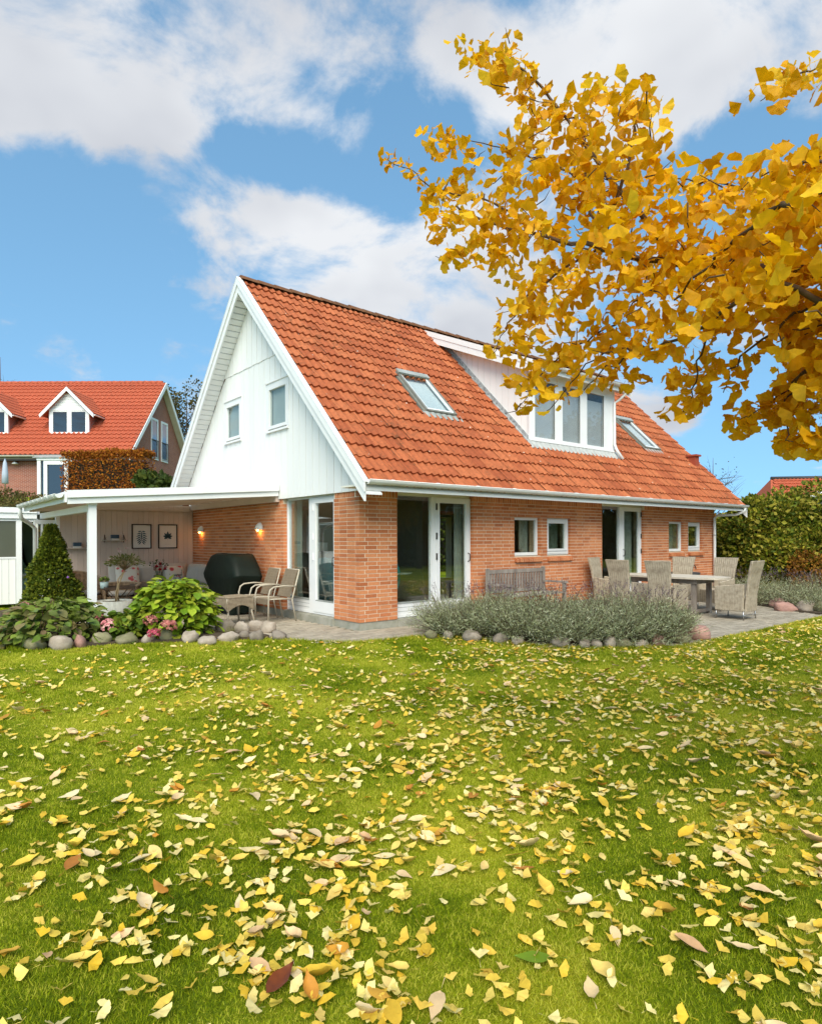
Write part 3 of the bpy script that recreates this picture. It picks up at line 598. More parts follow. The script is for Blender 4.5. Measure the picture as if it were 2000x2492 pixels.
def door_unit(ax, a0, a1, m0, m1, gl, gr, hz, flip, leaf_right=True):
    """a0..a1 opening, m0..m1 mullion, a fixed light on one side and a glazed door leaf on the other"""
    d = .08; z0, zt = .012, T
    root = MB().box(*AB(ax, a0+.004, a1-.004, d+.02, d+.09, zt-.06, zt-.004)).build('glazed_door', TRIM_BOUNCE if ax == 'u' else WHITE, house)
    fr = MB(); fr.box(*AB(ax, a0+.004, a0+.03, d, d+.09, z0, zt-.062)); fr.box(*AB(ax, a1-.03, a1-.004, d, d+.09, z0, zt-.062)); fr.box(*AB(ax, m0, m1, d-.004, d+.09, z0, zt-.062)); fr.box(*AB(ax, a0+.03, m0, d, d+.09, z0, .05)); fr.box(*AB(ax, m1, a1-.03, d, d+.09, z0, .05)); fr.build('frame', WHITE, root)
    (f0, f1), (l0, l1) = ((a0+.031, m0-.001), (m1+.001, a1-.031)) if leaf_right else ((m1+.001, a1-.031), (a0+.031, m0-.001))
    # fixed light
    box('pane', GLASS, root, *AB(ax, f0, f1, d+.04, d+.048, .27, zt-.06))
    box('bottom_panel', WHITE, root, *AB(ax, f0, f1, d+.012, d+.07, .051, .25)); box('drip_rail', GREYM, root, *AB(ax, f0, f1, d+.0, d+.06, .2505, .272))
    for q in (.11, .18): box('panel_groove', GREYM, root, *AB(ax, f0, f1, d+.009, d+.0125, q, q+.006))
    # door leaf
    lf = MB(); s = .095
    lf.box(*AB(ax, l0, l0+s, d-.012, d+.05, .052, zt-.064)); lf.box(*AB(ax, l1-s, l1, d-.012, d+.05, .052, zt-.064)); lf.box(*AB(ax, l0+s, l1-s, d-.012, d+.05, zt-.064-s, zt-.064)); lf.box(*AB(ax, l0+s, l1-s, d-.012, d+.05, .052, .25))
    leaf = lf.build('door_leaf', WHITE, root)
    box('door_pane', GLASS, root, *AB(ax, l0+s-.01, l1-s+.01, d+.02, d+.028, .26, zt-.064-s+.01)); box('drip_rail', GREYM, root, *AB(ax, l0+s, l1-s, d-.015, d+.04, .2505, .27))
    ha, hb = (l1-s/2, l0+.012) if not flip else (l0+s/2, l1-.012)
    p = (ha, d-.012, hz) if ax == 'u' else (d-.012, ha, hz); handle(root, p, ax)
    for zh in (1.05, 1.42, 1.95): box('hinge', DARKM if ax == 'u' else WHITE, root, *AB(ax, hb-.014, hb+.014, d-.03, d-.0125, zh-.06, zh+.06))
    return root
door_unit('u', D1[0], D1[1], 1.63, 1.72, 0, 0, 1.02, False)
door_unit('u', D2[0], D2[1], 7.585, 7.65, 0, 0, 1.02, True)
door_unit('v', GD[0], GD[1], 1.60, 1.74, 0, 0, .98, True, leaf_right=False)
for (a, b, z0, z1) in GW:
    w = MB().box(-.075, -.0305, a-.06, b+.06, z0-.075, z0-.035).build('gable_window', WHITE, house)
    sash(w, 'v', a+.002, b-.002, z0, z1, -.045, .055, GLASS_U, dep=.07, sillh=.06)
    tr = MB(); tr.box(-.042, -.0305, a-.075, a, z0-.03, z1+.075); tr.box(-.042, -.0305, b, b+.075, z0-.03, z1+.075); tr.box(-.042, -.0305, a, b, z1, z1+.075); tr.build('trim', WHITE, w)
    box('drip_bar', WHITE, w, -.065, -.0425, a-.08, b+.08, z1+.076, z1+.096)
MB().prism([(.5, 1.0, 2.5), (.5, 6.6, 2.5), (.5, AV+.9, 5.2), (.5, AV-.9, 5.2)], (.05, 0, 0)).build('upper_room_wall', MATT_WHITE, house)  # white wall set close behind the gable panes to brighten them
PALE = M('pale_blind', (.60, .62, .585), (.52, .54, .51), 2, .8)
for a in (2.34, 4.45): box('upper_blind', PALE, house, .05, .055, a, a+.86, 3.52, 4.45)  # pale panels added right behind the gable panes to lighten them
# ---- eaves: sloped soffit box, fascia, gutter, downpipe, spotlights
box('eave_soffit', TRIM_BOUNCE, house, UO+.02, UE-.02, -.60, .004, T+.003, T+.03)
MB().prism([(UO+.02, -.60, T+.004), (UO+.02, -.62, T+.004), (UO+.02, -.62, T+.12), (UO+.02, -.60, T+.12)], (UE-UO-.04, 0, 0)).build('fascia', TRIM_BOUNCE, house)
def gutter(name, p0, p1, r, mat, par, side=(0, -1, 0), n=9):
    p0, p1 = Vector(p0), Vector(p1); sd = Vector(side); prof = []
    for i in range(n+1):
        a = math.pi*i/n; prof.append(sd*math.cos(a)*r+Vector((0, 0, -math.sin(a)*r)))
    inn = [q*.86 for q in prof]; mb = MB()
    for A, B in ((prof, False), (inn, True)):
        vs_ = [p0+q for q in A]+[p1+q for q in A]; k = n+1
        mb.add(vs_, [((i, i+1, k+i+1, k+i) if not B else (i+1, i, k+i, k+i+1)) for i in range(n)], True)
    for q in (prof[0]*.95, prof[-1]*.95): mb.tube([p0+q, p1+q], r*.12, 6)
    for p in (p0, p1): mb.add([p+q for q in prof], [tuple(range(n+1))])
    return mb.build(name, mat, par)
GV, GZT = -.715, 2.268
gutter('gutter', (UO+.03, GV, GZT), (UE-.03, GV, GZT), .068, PVC, house)
for k in range(14): MB().tube([(UO+.5+k*.93, GV-.068, GZT+.004), (UO+.5+k*.93, GV, GZT+.016), (UO+.5+k*.93, GV+.09, GZT+.012)], .008, 4).build('gutter_bracket', PVC, house)
dpx = LEN-.16
MB().tube([(UE-.15, GV, GZT-.06), (UE-.16, GV+.02, GZT-.16), (UE-.2, -.5, GZT-.25), (dpx+.06, -.12, 2.0), (dpx, -.07, 1.92), (dpx, -.07, 1.2), (dpx, -.07, -.12)], .038, 10).build('downpipe', PVC, house)
for zz in (1.45, .6): MB().tube([(dpx, -.07, zz-.012), (dpx, -.07, zz+.012)], .045, 10).build('pipe_clip', GREYM, house)
LIT = M('lit_spot', (1, .95, .85), None, 5, .5, emit=(1, .88, .7), estr=9.)
for x, y in ((941.5, 1191), (1232.5, 1208), (1452.8, 1220.5), (1620, 1230)):
    c = pz(x, y, T+.0); mb = MB().lathe([(0, -.003), (.03, -.003), (.03, .002)], n=14); o = mb.build('spotlight', LIT, house); o.location = (c[0], max(-.5, min(-.12, c[1])), T)
    ring = MB().lathe([(.031, -.006), (.045, -.005), (.045, .002)], n=14).build('spotlight_ring', PVC, o)
# ---- skylights
def skylight(u0, u1, v0, v1):
    """on the front slope between v0 (bottom) and v1 (top)"""
    M_ = Matrix.Translation((0, v0, v0+RZ)) @ Matrix.Rotation(math.pi/4, 4, 'X'); l = (v1-v0)/SL
    def loc(mb, name, mat, par):
        o = mb.build(name, mat, par); o.matrix_local = M_ if par is house else Matrix.Identity(4); return o
    fr = MB(); h0, h1 = -.06, .055; t = .05
    fr.box(u0, u0+t, 0, l, h0, h1); fr.box(u1-t, u1, 0, l, h0, h1); fr.box(u0+t, u1-t, 0, t*1.1, h0, h1-.012); fr.box(u0+t, u1-t, l-t, l, h0, h1)
    root = loc(fr, 'skylight', ANTH, house)
    loc(MB().box(u0-.012, u1+.012, l-.12, l+.02, h1+.001, h1+.035), 'top_cover', GREYM, root)
    fr2 = MB(); t2 = .035; fr2.box(u0+t, u0+t+t2, t*1.1, l-t, .0, .042); fr2.box(u1-t-t2, u1-t, t*1.1, l-t, .0, .042); fr2.box(u0+t+t2, u1-t-t2, t*1.1, t*1.1+t2, .0, .042); fr2.box(u0+t+t2, u1-t-t2, l-t-t2, l-t, .0, .042); loc(fr2, 'sash', WHITE, root)
    loc(MB().box(u0+t+t2-.005, u1-t-t2+.005, t*1.1+t2-.005, l-t-t2+.005, .022, .03), 'pane', GLASS_U, root)
    loc(MB().box(u0+t+.002, u1-t-.002, t*1.1+.002, l-t-.002, -.055, -.05), 'blind', MATT_WHITE, root)  # plain white sheet just below the pane
    # pleated flashing apron below
    ap = MB(); n_ = 26; vs_ = []
    for i in range(n_+1):
        x = u0-.1+(u1-u0+.2)*i/n_; zz = -.0+.018*math.cos(2*math.pi*x/.151+.6); vs_ += [(x, -.16, zz-.012), (x, .01, .012+zz*.4)]
    ap.add(vs_, [(2*i, 2*i+2, 2*i+3, 2*i+1) for i in range(n_)], True); loc(ap, 'flashing_apron', GREYM, root)
    loc(MB().box(u0-.05, u0-.001, 0, l, -.03, .012), 'side_flashing', ANTH, root); loc(MB().box(u1+.001, u1+.05, 0, l, -.03, .012), 'side_flashing', ANTH, root)
skylight(2.22, 3.04, .93, 1.90); skylight(10.05, 10.87, .89, 1.87)
# roof vent near the far verge
vp = on(1688, 1128, (0, -1, 1), RZ)
vm_ = MB(); vm_.box(-.11, .11, -.1, .12, -.12, .2); vm_.box(-.15, .15, -.15, .17, .2, .25); o = vm_.build('roof_vent', M('vent_red', (.38, .075, .035), (.3, .06, .03), 6, .7), house); o.location = vp
# ---- dormer
DU0, DU1, DV = 4.85, 8.07, .56
dz = lambda v: 5.17+.432*(v-.3)                 # top of dormer roof
dr = MB().prism([(DU0-.25, .28, dz(.28)-.16), (DU0-.25, AV-.06, dz(AV-.06)-.16), (DU0-.25, AV-.06, dz(AV-.06)), (DU0-.25, .28, dz(.28))], (DU1-DU0+.5, 0, 0)).build('dormer', WHITE, house)
box('dormer_interior', INT, dr, DU0+.12, DU1-.12, 2.2, 2.25, 3.3, 5.4)
MB().prism([(DU0-.27, .25, dz(.25)+.004), (DU0-.27, AV-.05, dz(AV-.05)+.004), (DU0-.27, AV-.05, dz(AV-.05)+.03), (DU0-.27, .25, dz(.25)+.03)], (DU1-DU0+.54, 0, 0)).build('dormer_roofing', RIDGE, dr)
for u0, u1 in ((DU0-.285, DU0-.2525), (DU1+.2525, DU1+.285)):
    MB().prism([(u0, .22, dz(.22)-.25), (u0, AV-.1, dz(AV-.1)-.25), (u0, AV-.1, dz(AV-.1)+.02), (u0, .22, dz(.22)+.02)], (u1-u0, 0, 0)).build('dormer_fascia', WHITE, dr)
    MB().prism([(u0-.012, .24, dz(.24)-.10), (u0-.012, AV-.1, dz(AV-.1)-.10), (u0-.012, AV-.1, dz(AV-.1)+.025), (u0-.012, .24, dz(.24)+.025)], (u1-u0+.024, 0, 0)).build('fascia_trim', WHITE, dr)
box('dormer_front_fascia', WHITE, dr, DU0-.25, DU1+.25, .255, .2795, dz(.28)-.2, dz(.28)-.01)
gutter('dormer_gutter', (DU0-.3, .19, dz(.2)-.015), (DU1+.3, .19, dz(.2)-.015), .058, PVC, dr)
for k in range(17):                             # left cheek boards
    v0 = DV+.02+k*.19; v1 = v0+.182
    b0, b1 = v0+RZ-.05, v1+RZ-.05; t0, t1 = dz(v0)-.165, dz(v1)-.165
    if t0-b0 < .03: break
    t1 = max(t1, b1+.001)
    for uu in (DU0, DU1-.03): MB().prism([(uu, v0, b0), (uu, v1, b1), (uu, v1, t1), (uu, v0, t0)], (.03, 0, 0)).build('cheek_board', WHITE_B, dr)
MB().prism([(DU0+.031, DV+.03, DV+RZ-.2), (DU0+.031, AV-.3, AV-.3+RZ-.2), (DU0+.031, AV-.3, dz(AV-.3)-.17), (DU0+.031, DV+.03, dz(DV)-.17)], (.03, 0, 0)).build('cheek_wall', GREYM, dr)
MB().prism([(DU1-.07, DV+.03, DV+RZ-.2), (DU1-.07, AV-.3, AV-.3+RZ-.2), (DU1-.07, AV-.3, dz(AV-.3)-.17), (DU1-.07, DV+.03, dz(DV)-.17)], (.03, 0, 0)).build('cheek_wall', GREYM, dr)
MB().prism([(DU0-.09, DV-.1, DV-.1+RZ+.004), (DU0-.09, AV-.6, AV-.6+RZ+.004), (DU0-.09, AV-.6, AV-.6+RZ+.03), (DU0-.09, DV-.1, DV-.1+RZ+.03)], (.088, 0, 0)).build('side_flashing', LEAD, dr)
MB().prism([(DU0-.02, DV+.0, DV+RZ+.03), (DU0-.02, AV-.6, AV-.6+RZ+.03), (DU0-.02, AV-.6, AV-.6+RZ+.12), (DU0-.02, DV+.0, DV+RZ+.12)], (.018, 0, 0)).build('side_flashing', LEAD, dr)
fr = MB(); WG = [(5.03, 5.735), (6.0, 6.675), (6.93, 7.63)]; edges = [DU0]+[c for g in WG for c in g]+[DU1]
for i in range(0, len(edges), 2): fr.box(edges[i], edges[i+1], DV-.03, DV+.03, 3.50, 4.86)
fr.box(DU0, DU1, DV-.03, DV+.03, 4.8605, dz(DV)-.163); fr.build('dormer_front', WHITE, dr)
for g in WG:
    fr = MB(); fr.box(g[0]+.001, g[1]-.001, DV-.04, DV+.04, 3.50, 3.60); fr.build('dormer_sill', WHITE, dr)
    box('pane', GLASS_U, dr, g[0], g[1], DV+.0, DV+.008, 3.6, 4.86); box('window_bead', DARKM, dr, g[1]-.012, g[1]-.001, DV-.012, DV-.002, 3.61, 4.855)
    box('blind', M('grey_blind', (.62, .60, .63), (.54, .53, .57), 1.5, .8) if 'grey_blind' not in bpy.data.materials else bpy.data.materials['grey_blind'], dr, g[0]-.05, g[1]+.05, DV+.06, DV+.065, 3.3, 4.7)
box('dormer_sill_board', WHITE, dr, DU0+.03, DU1-.02, DV-.06, DV-.0405, 3.505, 3.535)
ap = MB(); vs_ = []
for i in range(81):
    x = DU0-.1+(DU1-DU0+.25)*i/80; w_ = .02*math.cos(2*math.pi*x/.151+.6); vs_ += [(x, DV-.17, DV-.17+RZ+w_-.008), (x, DV-.03, DV-.02+RZ+.05+w_*.3)]
ap.add(vs_, [(2*i, 2*i+2, 2*i+3, 2*i+1) for i in range(80)], True); ap.build('front_flashing', M('light_flashing', (.5, .5, .47), (.36, .37, .35), 9, .6), dr)
MB().tube([(DU1+.05, .19, dz(.2)-.06), (DU1+.05, .2, dz(.2)-.16), (DU1+.04, .42, dz(.2)-.32), (DU1-.07, DV-.075, dz(.2)-.40), (DU1-.07, DV-.075, 3.7), (DU1-.05, DV-.12, 3.56), (DU1+.02, DV-.25, DV-.25+RZ+.07)], .034, 10).build('dormer_downpipe', PVC, dr)
# interior glimpses
egg = thing('lounge_chair', 'turquoise egg-shaped lounge chair behind the left glass door pane', 'chair', (1.32, 1.25, 0), math.radians(150))
TURQ = M('turquoise_felt', (.0, .36, .40), (.0, .29, .33), 9, .8)
mb = MB(); nu, nv = 14, 10; vs_ = []
for j in range(nv+1):
    ph = -1.25+2.35*j/nv
    for i in range(nu+1):
        th = math.radians(-105+210*i/nu); rr_ = .40*math.cos(ph*.62)*(1-.12*max(0, ph)); vs_.append((rr_*math.sin(th), -.16-rr_*.8*math.cos(th)+.2, .62+.42*math.sin(ph*.9)+.08))
mb.add(vs_, [(j*(nu+1)+i, j*(nu+1)+i+1, (j+1)*(nu+1)+i+1, (j+1)*(nu+1)+i) for j in range(nv) for i in range(nu)], True)
sh_ = mb.build('seat_shell', TURQ, egg); so = sh_.modifiers.new('t', 'SOLIDIFY'); so.thickness = .05
MB().lathe([(0, .36), (.3, .38), (.32, .44), (.25, .48), (0, .49)], n=18).build('seat_cushion', TURQ, egg)
MB().tube([(0, 0, .02), (0, 0, .37)], .03).build('stem', STEEL, egg); MB().lathe([(0, .03), (.3, .015), (.31, 0), (0, 0)], n=18).build('foot', STEEL, egg)
def curtain(u0, u1, v, z0=.02, z1=2.25, ax='u'):
    mb = MB(); n_ = 22; vs_ = []
    for i in range(n_+1):
        a = u0+(u1-u0)*i/n_; d = v+.025*math.sin(i*1.9); vs_ += [(a, d, z0), (a, d, z1)] if ax == 'u' else [(d, a, z0), (d, a, z1)]
    mb.add(vs_, [(2*i, 2*i+2, 2*i+3, 2*i+1) for i in range(n_)], True); return mb.build('curtain', CURT, house)
curtain(.72, .93, .26); curtain(2.36, 2.56, .28); curtain(8.05, 8.4, .3, z0=0.02)
curtain(4.25, 4.5, .32, .9, 1.95); curtain(5.2, 5.5, .32, .9, 1.95); curtain(9.98, 10.4, .3, .9, 1.95); curtain(2.4, 2.56, .3, ax='v')
dome = thing('table_lamp', 'glowing amber dome table lamp inside the left small window', 'lamp', (4.22, .75, .95))
GLOW = M('amber_glow', (.9, .5, .15), None, 4, .6, emit=(1, .52, .14), estr=.75)
MB().lathe([(0, .5), (.12, .48), (.19, .4), (.21, .27), (.2, .25), (.0, .25)], n=22).build('lamp_shade', GLOW, dome); MB().lathe([(0, 0), (.09, 0), (.07, .03), (.05, .25), (0, .25)], n=16).build('lamp_base', GLOW, dome)
box('lamp_cabinet', INTD, house, 3.75, 5.4, .5, 1.0, .0, .945)
def pot(name, label, loc, r, h, mat, plant=None, cat='pot'):
    t = thing(name, label, cat, loc); MB().lathe([(0, 0), (r*.8, 0), (r, h), (r*.9, h), (r*.75, h*.8), (0, h*.8)], n=16).build('pot_body', mat, t)
    if plant is not None:
        n_ = 26; d = rnd_dirs(n_); d[:, 2] = np.abs(d[:, 2])+.5; p = d*r*RNG.uniform(.5, 2.2, n_)[:, None]*.6+np.array([0, 0, h])
        scatter('plant', [(0, 0, 0), (.5, .5, .1), (0, 1, 0), (-.5, .5, .1)], [(0, 1, 2, 3)], p, along(d, RNG.uniform(0, 6, n_)), np.full(n_, r*.9), plant, t)
    return t
TEALP = M('teal_glaze', (.05, .42, .44), (.04, .34, .36), 8, .3, spec=.5); DGREEN = M('dark_leaf', (.03, .06, .015), (.05, .09, .02), 9, .6)
pot('plant_pot', 'small turquoise pot with dark plant on the left small window sill', (3.93, .24, 1.03), .045, .11, TEALP, DGREEN)
pot('plant_pot', 'dark square-looking pot on the right side of the left small window sill', (4.24, .24, 1.03), .055, .13, INTD)
pot('plant_pot', 'small turquoise pot low in the second small window', (4.97, .24, 1.03), .04, .08, TEALP, DGREEN)
GOLD = M('brass_pendant', (.75, .5, .1), None, 5, .3, metal=.8, emit=(1, .7, .15), estr=.25)
for k, (zz, lab) in enumerate(((1.58, 'upper brass pendant lamp seen through the far glass door'), (1.28, 'lower brass pendant lamp seen through the far glass door'))):
    pn = thing('pendant_lamp', lab, 'lamp', (8.25, 1.2, zz)); MB().lathe([(.0, .13), (.03, .13), (.05, .09), (.16, .0), (.15, .0), (.04, .08), (0, .1)], n=20).build('lamp_shade', GOLD, pn); MB().tube([(0, 0, .12), (0, 0, 2.3-zz)], .004, 5).build('cord', DARKM, pn)
TEALB = M('teal_cabinet', (.10, .25, .29), (.08, .21, .25), 3, .6)
cb = thing('armchair', 'blue upholstered armchair just inside the gable glass door', 'chair', (.75, 2.05, 0), math.radians(-60))
mb = MB(); vs_ = []
for i in range(13):
    th = math.radians(-100+200*i/12); vs_ += [(.36*math.sin(th), -.30*math.cos(th), .12), (.40*math.sin(th), -.36*math.cos(th), 1.02-.28*(abs(i-6)/6)**2)]
mb.add(vs_, [(2*i, 2*i+2, 2*i+3, 2*i+1) for i in range(12)], True); q = mb.build('backrest', TEALB, cb); so = q.modifiers.new('t', 'SOLIDIFY'); so.thickness = .06
MB().box(-.3, .3, -.25, .32, .25, .44).build('seat', TEALB, cb, .04)
for x in (-.25, .25):
    for y in (-.2, .25): MB().tube([(x, y, .0), (x*.9, y*.9, .26)], [.012, .02], 8).build('leg', INTD, cb)
tb = thing('dining_table', 'glass-topped dining table inside the gable glass door', 'table', (1.5, 1.3, 0)); MB().lathe([(0, .70), (.52, .70), (.52, .72), (0, .72)], n=24).build('tabletop', M('pale_top', (.5, .55, .52), None, 3, .2), tb); MB().lathe([(.25, 0), (.25, .02), (.04, .05), (.04, .70)], n=16).build('pedestal', DARKM, tb)
bxw = thing('white_box', 'small white box shelf hanging on the wall inside the gable glass door', 'shelf', (.95, 3.0, 1.12)); MB().box(0, .3, 0, .25, 0, .18).box(.01, .29, -.004, -.001, .05, .13).build('shelf_box', MATT_WHITE, bxw)
# ================================================================ covered patio
PINK = M('rose_boards', (.60, .48, .41), (.54, .43, .37), 2, .7, .12, 30, rnd='obj', amt=.045, stretch=(1, 1, .2))
pg = thing('patio_roof', 'white lean-to patio roof on posts beside the gable', 'canopy', (-3.35, 2.85, -.13)); PGL = Matrix.Translation((3.35, -2.85, .13))
def pgb(mb, name, mat): o = mb.build(name, mat, pg); o.location = (3.35, -2.85, .13); return o
rz_ = lambda u: 2.435+(u+.05)*.0745
def slab(u0, u1, v0, v1, t0, t1): return MB().prism([(u0, v0, rz_(u0)-t1), (u1, v0, rz_(u1)-t1), (u1, v0, rz_(u1)-t0), (u0, v0, rz_(u0)-t0)], (0, v1-v0, 0))
pgb(slab(-3.72, -.055, 2.735, 7.36, .06, .085), 'roof_sheet', M('roof_underside', (.78, .72, .64), (.72, .66, .58), 3, .8, trans=.55))  # translucency added so that daylight brightens the patio below
pgb(slab(-3.74, -.05, 2.66, 2.70, .0, .118), 'fascia_board', WHITE); pgb(slab(-3.735, -.045, 2.701, 2.73, .105, .217), 'fascia_board', WHITE)
for k in range(6): pgb(slab(-3.66, -.09, 3.1+k*.75, 3.16+k*.75, .0865, .2), 'rafter', PINK)
pgb(MB().box(-.085, -.001, 2.745, 7.35, 2.105, 2.245), 'wall_beam', PINK)
pgb(MB().box(-3.41, -3.29, 2.79, 2.91, -.13, 1.94), 'post', WHITE)
pgb(MB().box(-3.40, -3.30, 2.915, 7.34, 1.84, 1.955), 'side_beam', WHITE)
pgb(MB().box(-3.42, -3.28, 2.775, 2.914, 1.942, 2.0), 'post_cap', WHITE)
pgb(MB().box(-3.77, -3.742, 2.69, 6.85, 1.97, 2.14), 'side_fascia', WHITE)
g_ = gutter('gutter', (-3.845, 2.74, 2.10), (-3.845, 6.85, 2.10), .062, PVC, pg, side=(-1, 0, 0)); g_.location = (3.35, -2.85, .13)
for k in range(9): pgb(MB().tube([(-3.845-.064*math.cos(a), 2.95+k*.46, 2.10-.064*math.sin(a)) for a in [math.pi*i/8 for i in range(9)]], .007, 4), 'gutter_bracket', PVC)
pgb(MB().tube([(-3.845, 6.80, 2.05), (-3.845, 6.8, 1.93), (-3.80, 6.9, 1.82), (-3.60, 7.18, 1.72), (-3.50, 7.28, 1.62), (-3.50, 7.28, -.12)], .042, 10), 'downpipe', PVC)
# board wall closing the back of the patio
bw = thing('board_wall', 'rose beige vertical board wall at the back of the covered patio', 'wall', (-1.5, 7.4, -.13))
MB().box(-1.5, 1.49, .025, .1, 0, 2.35).build('backing', PINK, bw)
for k in range(25):
    x0 = -1.5+k*.1195; MB().box(x0, x0+.1155, 0, .022, .02, 2.33).build('board', PINK, bw)
MB().box(-1.58, -1.505, -.02, .1, 0, 2.3).build('corner_post', WHITE, bw); MB().box(-1.5, 1.40, -.03, -.001, 2.2, 2.27).build('top_rail', PINK, bw)
gs = thing('glazed_screen', 'narrow white mullioned glass screen left of the patio board wall', 'window', (-3.3, 7.42, -.13))
mb = MB()
for k in range(4): mb.box(-.2+k*.135, -.2+k*.135+.035, 0, .06, 0, 1.95)
mb.box(-.165, .205, .005, .055, 0, .8); mb.box(-.165, .205, .005, .055, 1.86, 1.95); mb.build('frame', WHITE, gs)
for k in range(3): MB().box(-.165+k*.135, -.065+k*.135, .025, .031, .8, 1.86).build('pane', GLASS, gs)
# pictures and shelves
BLK = M('black_frame', (.02, .015, .015), None, 5, .5); PAPER = M('print_paper', (.66, .62, .57), (.62, .58, .54), 3, .8); INK = M('blue_leaf_ink', (.03, .07, .10), (.05, .1, .13), 20, .8); INKT = M('caption_ink', (.45, .42, .38), None, 20, .8)
def picture(x0, x1, z0, z1, label, leafs):
    t = thing('framed_picture', label, 'picture', ((x0+x1)/2, 7.395, (z0+z1)/2)); w, h = (x1-x0)/2, (z1-z0)/2; f_ = .022
    mb = MB(); mb.box(-w, -w+f_, -.03, 0, -h, h); mb.box(w-f_, w, -.03, 0, -h, h); mb.box(-w+f_, w-f_, -.03, 0, -h, -h+f_); mb.box(-w+f_, w-f_, -.03, 0, h-f_, h); mb.build('frame', BLK, t)
    MB().box(-w+f_, w-f_, -.012, -.002, -h+f_, h-f_).build('print', PAPER, t)
    ink = MB()
    for poly in leafs: ink.prism([(x*w, -.014, z*h) for x, z in poly], (0, .0015, 0))
    ink.build('leaf_motif', INK, t); MB().box(-w*.35, w*.35, -.0135, -.0125, -h*.66, -h*.645).build('caption', INKT, t)
def lobe(c, a, ln, wd, n=9):
    pts = []
    for i in range(n):
        t = i/(n-1); pts.append((t*ln, wd*math.sin(math.pi*t**.8)))
    pts += [(t*ln, -wd*math.sin(math.pi*t**.8)) for t in [i/(n-1) for i in range(n-2, 0, -1)]]
    ca, sa = math.cos(a), math.sin(a); return [(c[0]+(x*ca-y*sa), c[1]+(x*sa+y*ca)*.78) for x, y in pts]
monst = []
for k in range(7):
    s = k/6; y = .42-.85*s; ln = .52*math.sin(.5+2.2*s*.9)+.12
    for sg in (0, 1): monst.append(lobe((.03 if not sg else -.03, y), (-.15-.65*s) if not sg else math.pi+.15+.65*s, ln, .062))
monst.append(lobe((0, .45), -math.pi/2, 1.2, .05))
palm = [lobe((0, -.05), math.radians(a), l, .12) for a, l in ((90, .62), (48, .56), (132, .56), (12, .52), (168, .52), (-28, .45), (208, .45))]+[lobe((0, -.05), -math.pi/2, .4, .015)]
picture(-1.483, -1.031, 1.16, 1.75, 'left framed print of a blue monstera leaf on the board wall', monst)
picture(-.869, -.41, 1.16, 1.75, 'right framed print of a blue seven-fingered leaf on the board wall', palm)
SHELFW = M('shelf_wood', (.5, .42, .35), (.42, .35, .29), 8, .7); NAVY = M('navy_pot', (.03, .06, .09), (.05, .08, .12), 8, .5)
for (x0, x1, z, lab) in ((-2.135, -1.614, 1.36, 'right wall shelf with black brackets beside the framed prints'), (-2.93, -2.41, 1.185, 'left wall shelf partly behind the white patio post')):
    t = thing('wall_shelf', lab, 'shelf', ((x0+x1)/2, 7.395, z)); w = (x1-x0)/2
    MB().box(-w, w, -.15, 0, -.012, .012).build('board', SHELFW, t)
    for sx in (-w+.05, w-.05): MB().tube([(sx, -.145, .014), (sx, -.004, .13), (sx, -.004, -.05)], .007, 5).build('bracket', BLK, t)
    p = thing('shelf_planter', 'small navy planter on the '+('right' if z > 1.3 else 'left')+' wall shelf', 'planter', ((x0+x1)/2, 7.32, z+.0125)); MB().box(-.075, .075, -.05, .05, .0, .035).build('foot', PAPER, p); MB().box(-.08, .08, -.055, .055, .0355, .12).build('planter_box', NAVY, p, .006)
# wall lamps on the brick gable wall, lit
for (v, z, lab) in ((6.82, 1.56, 'left white half-dome wall lamp glowing on the patio brick wall'), (3.6, 1.57, 'right white half-dome wall lamp glowing above the covered barbecue')):
    t = thing('wall_lamp', lab, 'lamp', (0, v, z)); mb = MB(); vs_ = []
    for j in range(7):
        ph = math.pi/2*j/6
        for i in range(13):
            th = math.pi*i/12; vs_.append((-.11*math.cos(ph)*math.sin(th), .13*math.cos(ph)*math.cos(th), .15*math.sin(ph)))
    mb.add(vs_, [(j*13+i, j*13+i+1, (j+1)*13+i+1, (j+1)*13+i) for j in range(6) for i in range(12)], True)
    q = mb.build('lamp_shade', M('lamp_white', (.8, .78, .74), None, 4, .4) if 'lamp_white' not in bpy.data.materials else bpy.data.materials['lamp_white'], t); so = q.modifiers.new('t', 'SOLIDIFY'); so.thickness = .006
    b_ = MB().lathe([(0, -.035), (.022, -.025), (.028, 0), (.015, .03), (0, .04)], n=12).build('bulb', M('bulb_glow', (1, .6, .2), None, 4, .5, emit=(1, .5, .12), estr=14.) if 'bulb_glow' not in bpy.data.materials else bpy.data.materials['bulb_glow'], t); b_.location = (-.06, 0, .0)
    ld = bpy.data.lights.new('wall_lamp_light', 'POINT'); ld.energy = 1.6; ld.color = (1, .48, .12); ld.shadow_soft_size = .03; lo = bpy.data.objects.new('lamp_light', ld); C.objects.link(lo); lo.parent = t; lo.location = (-.06, 0, -.045)
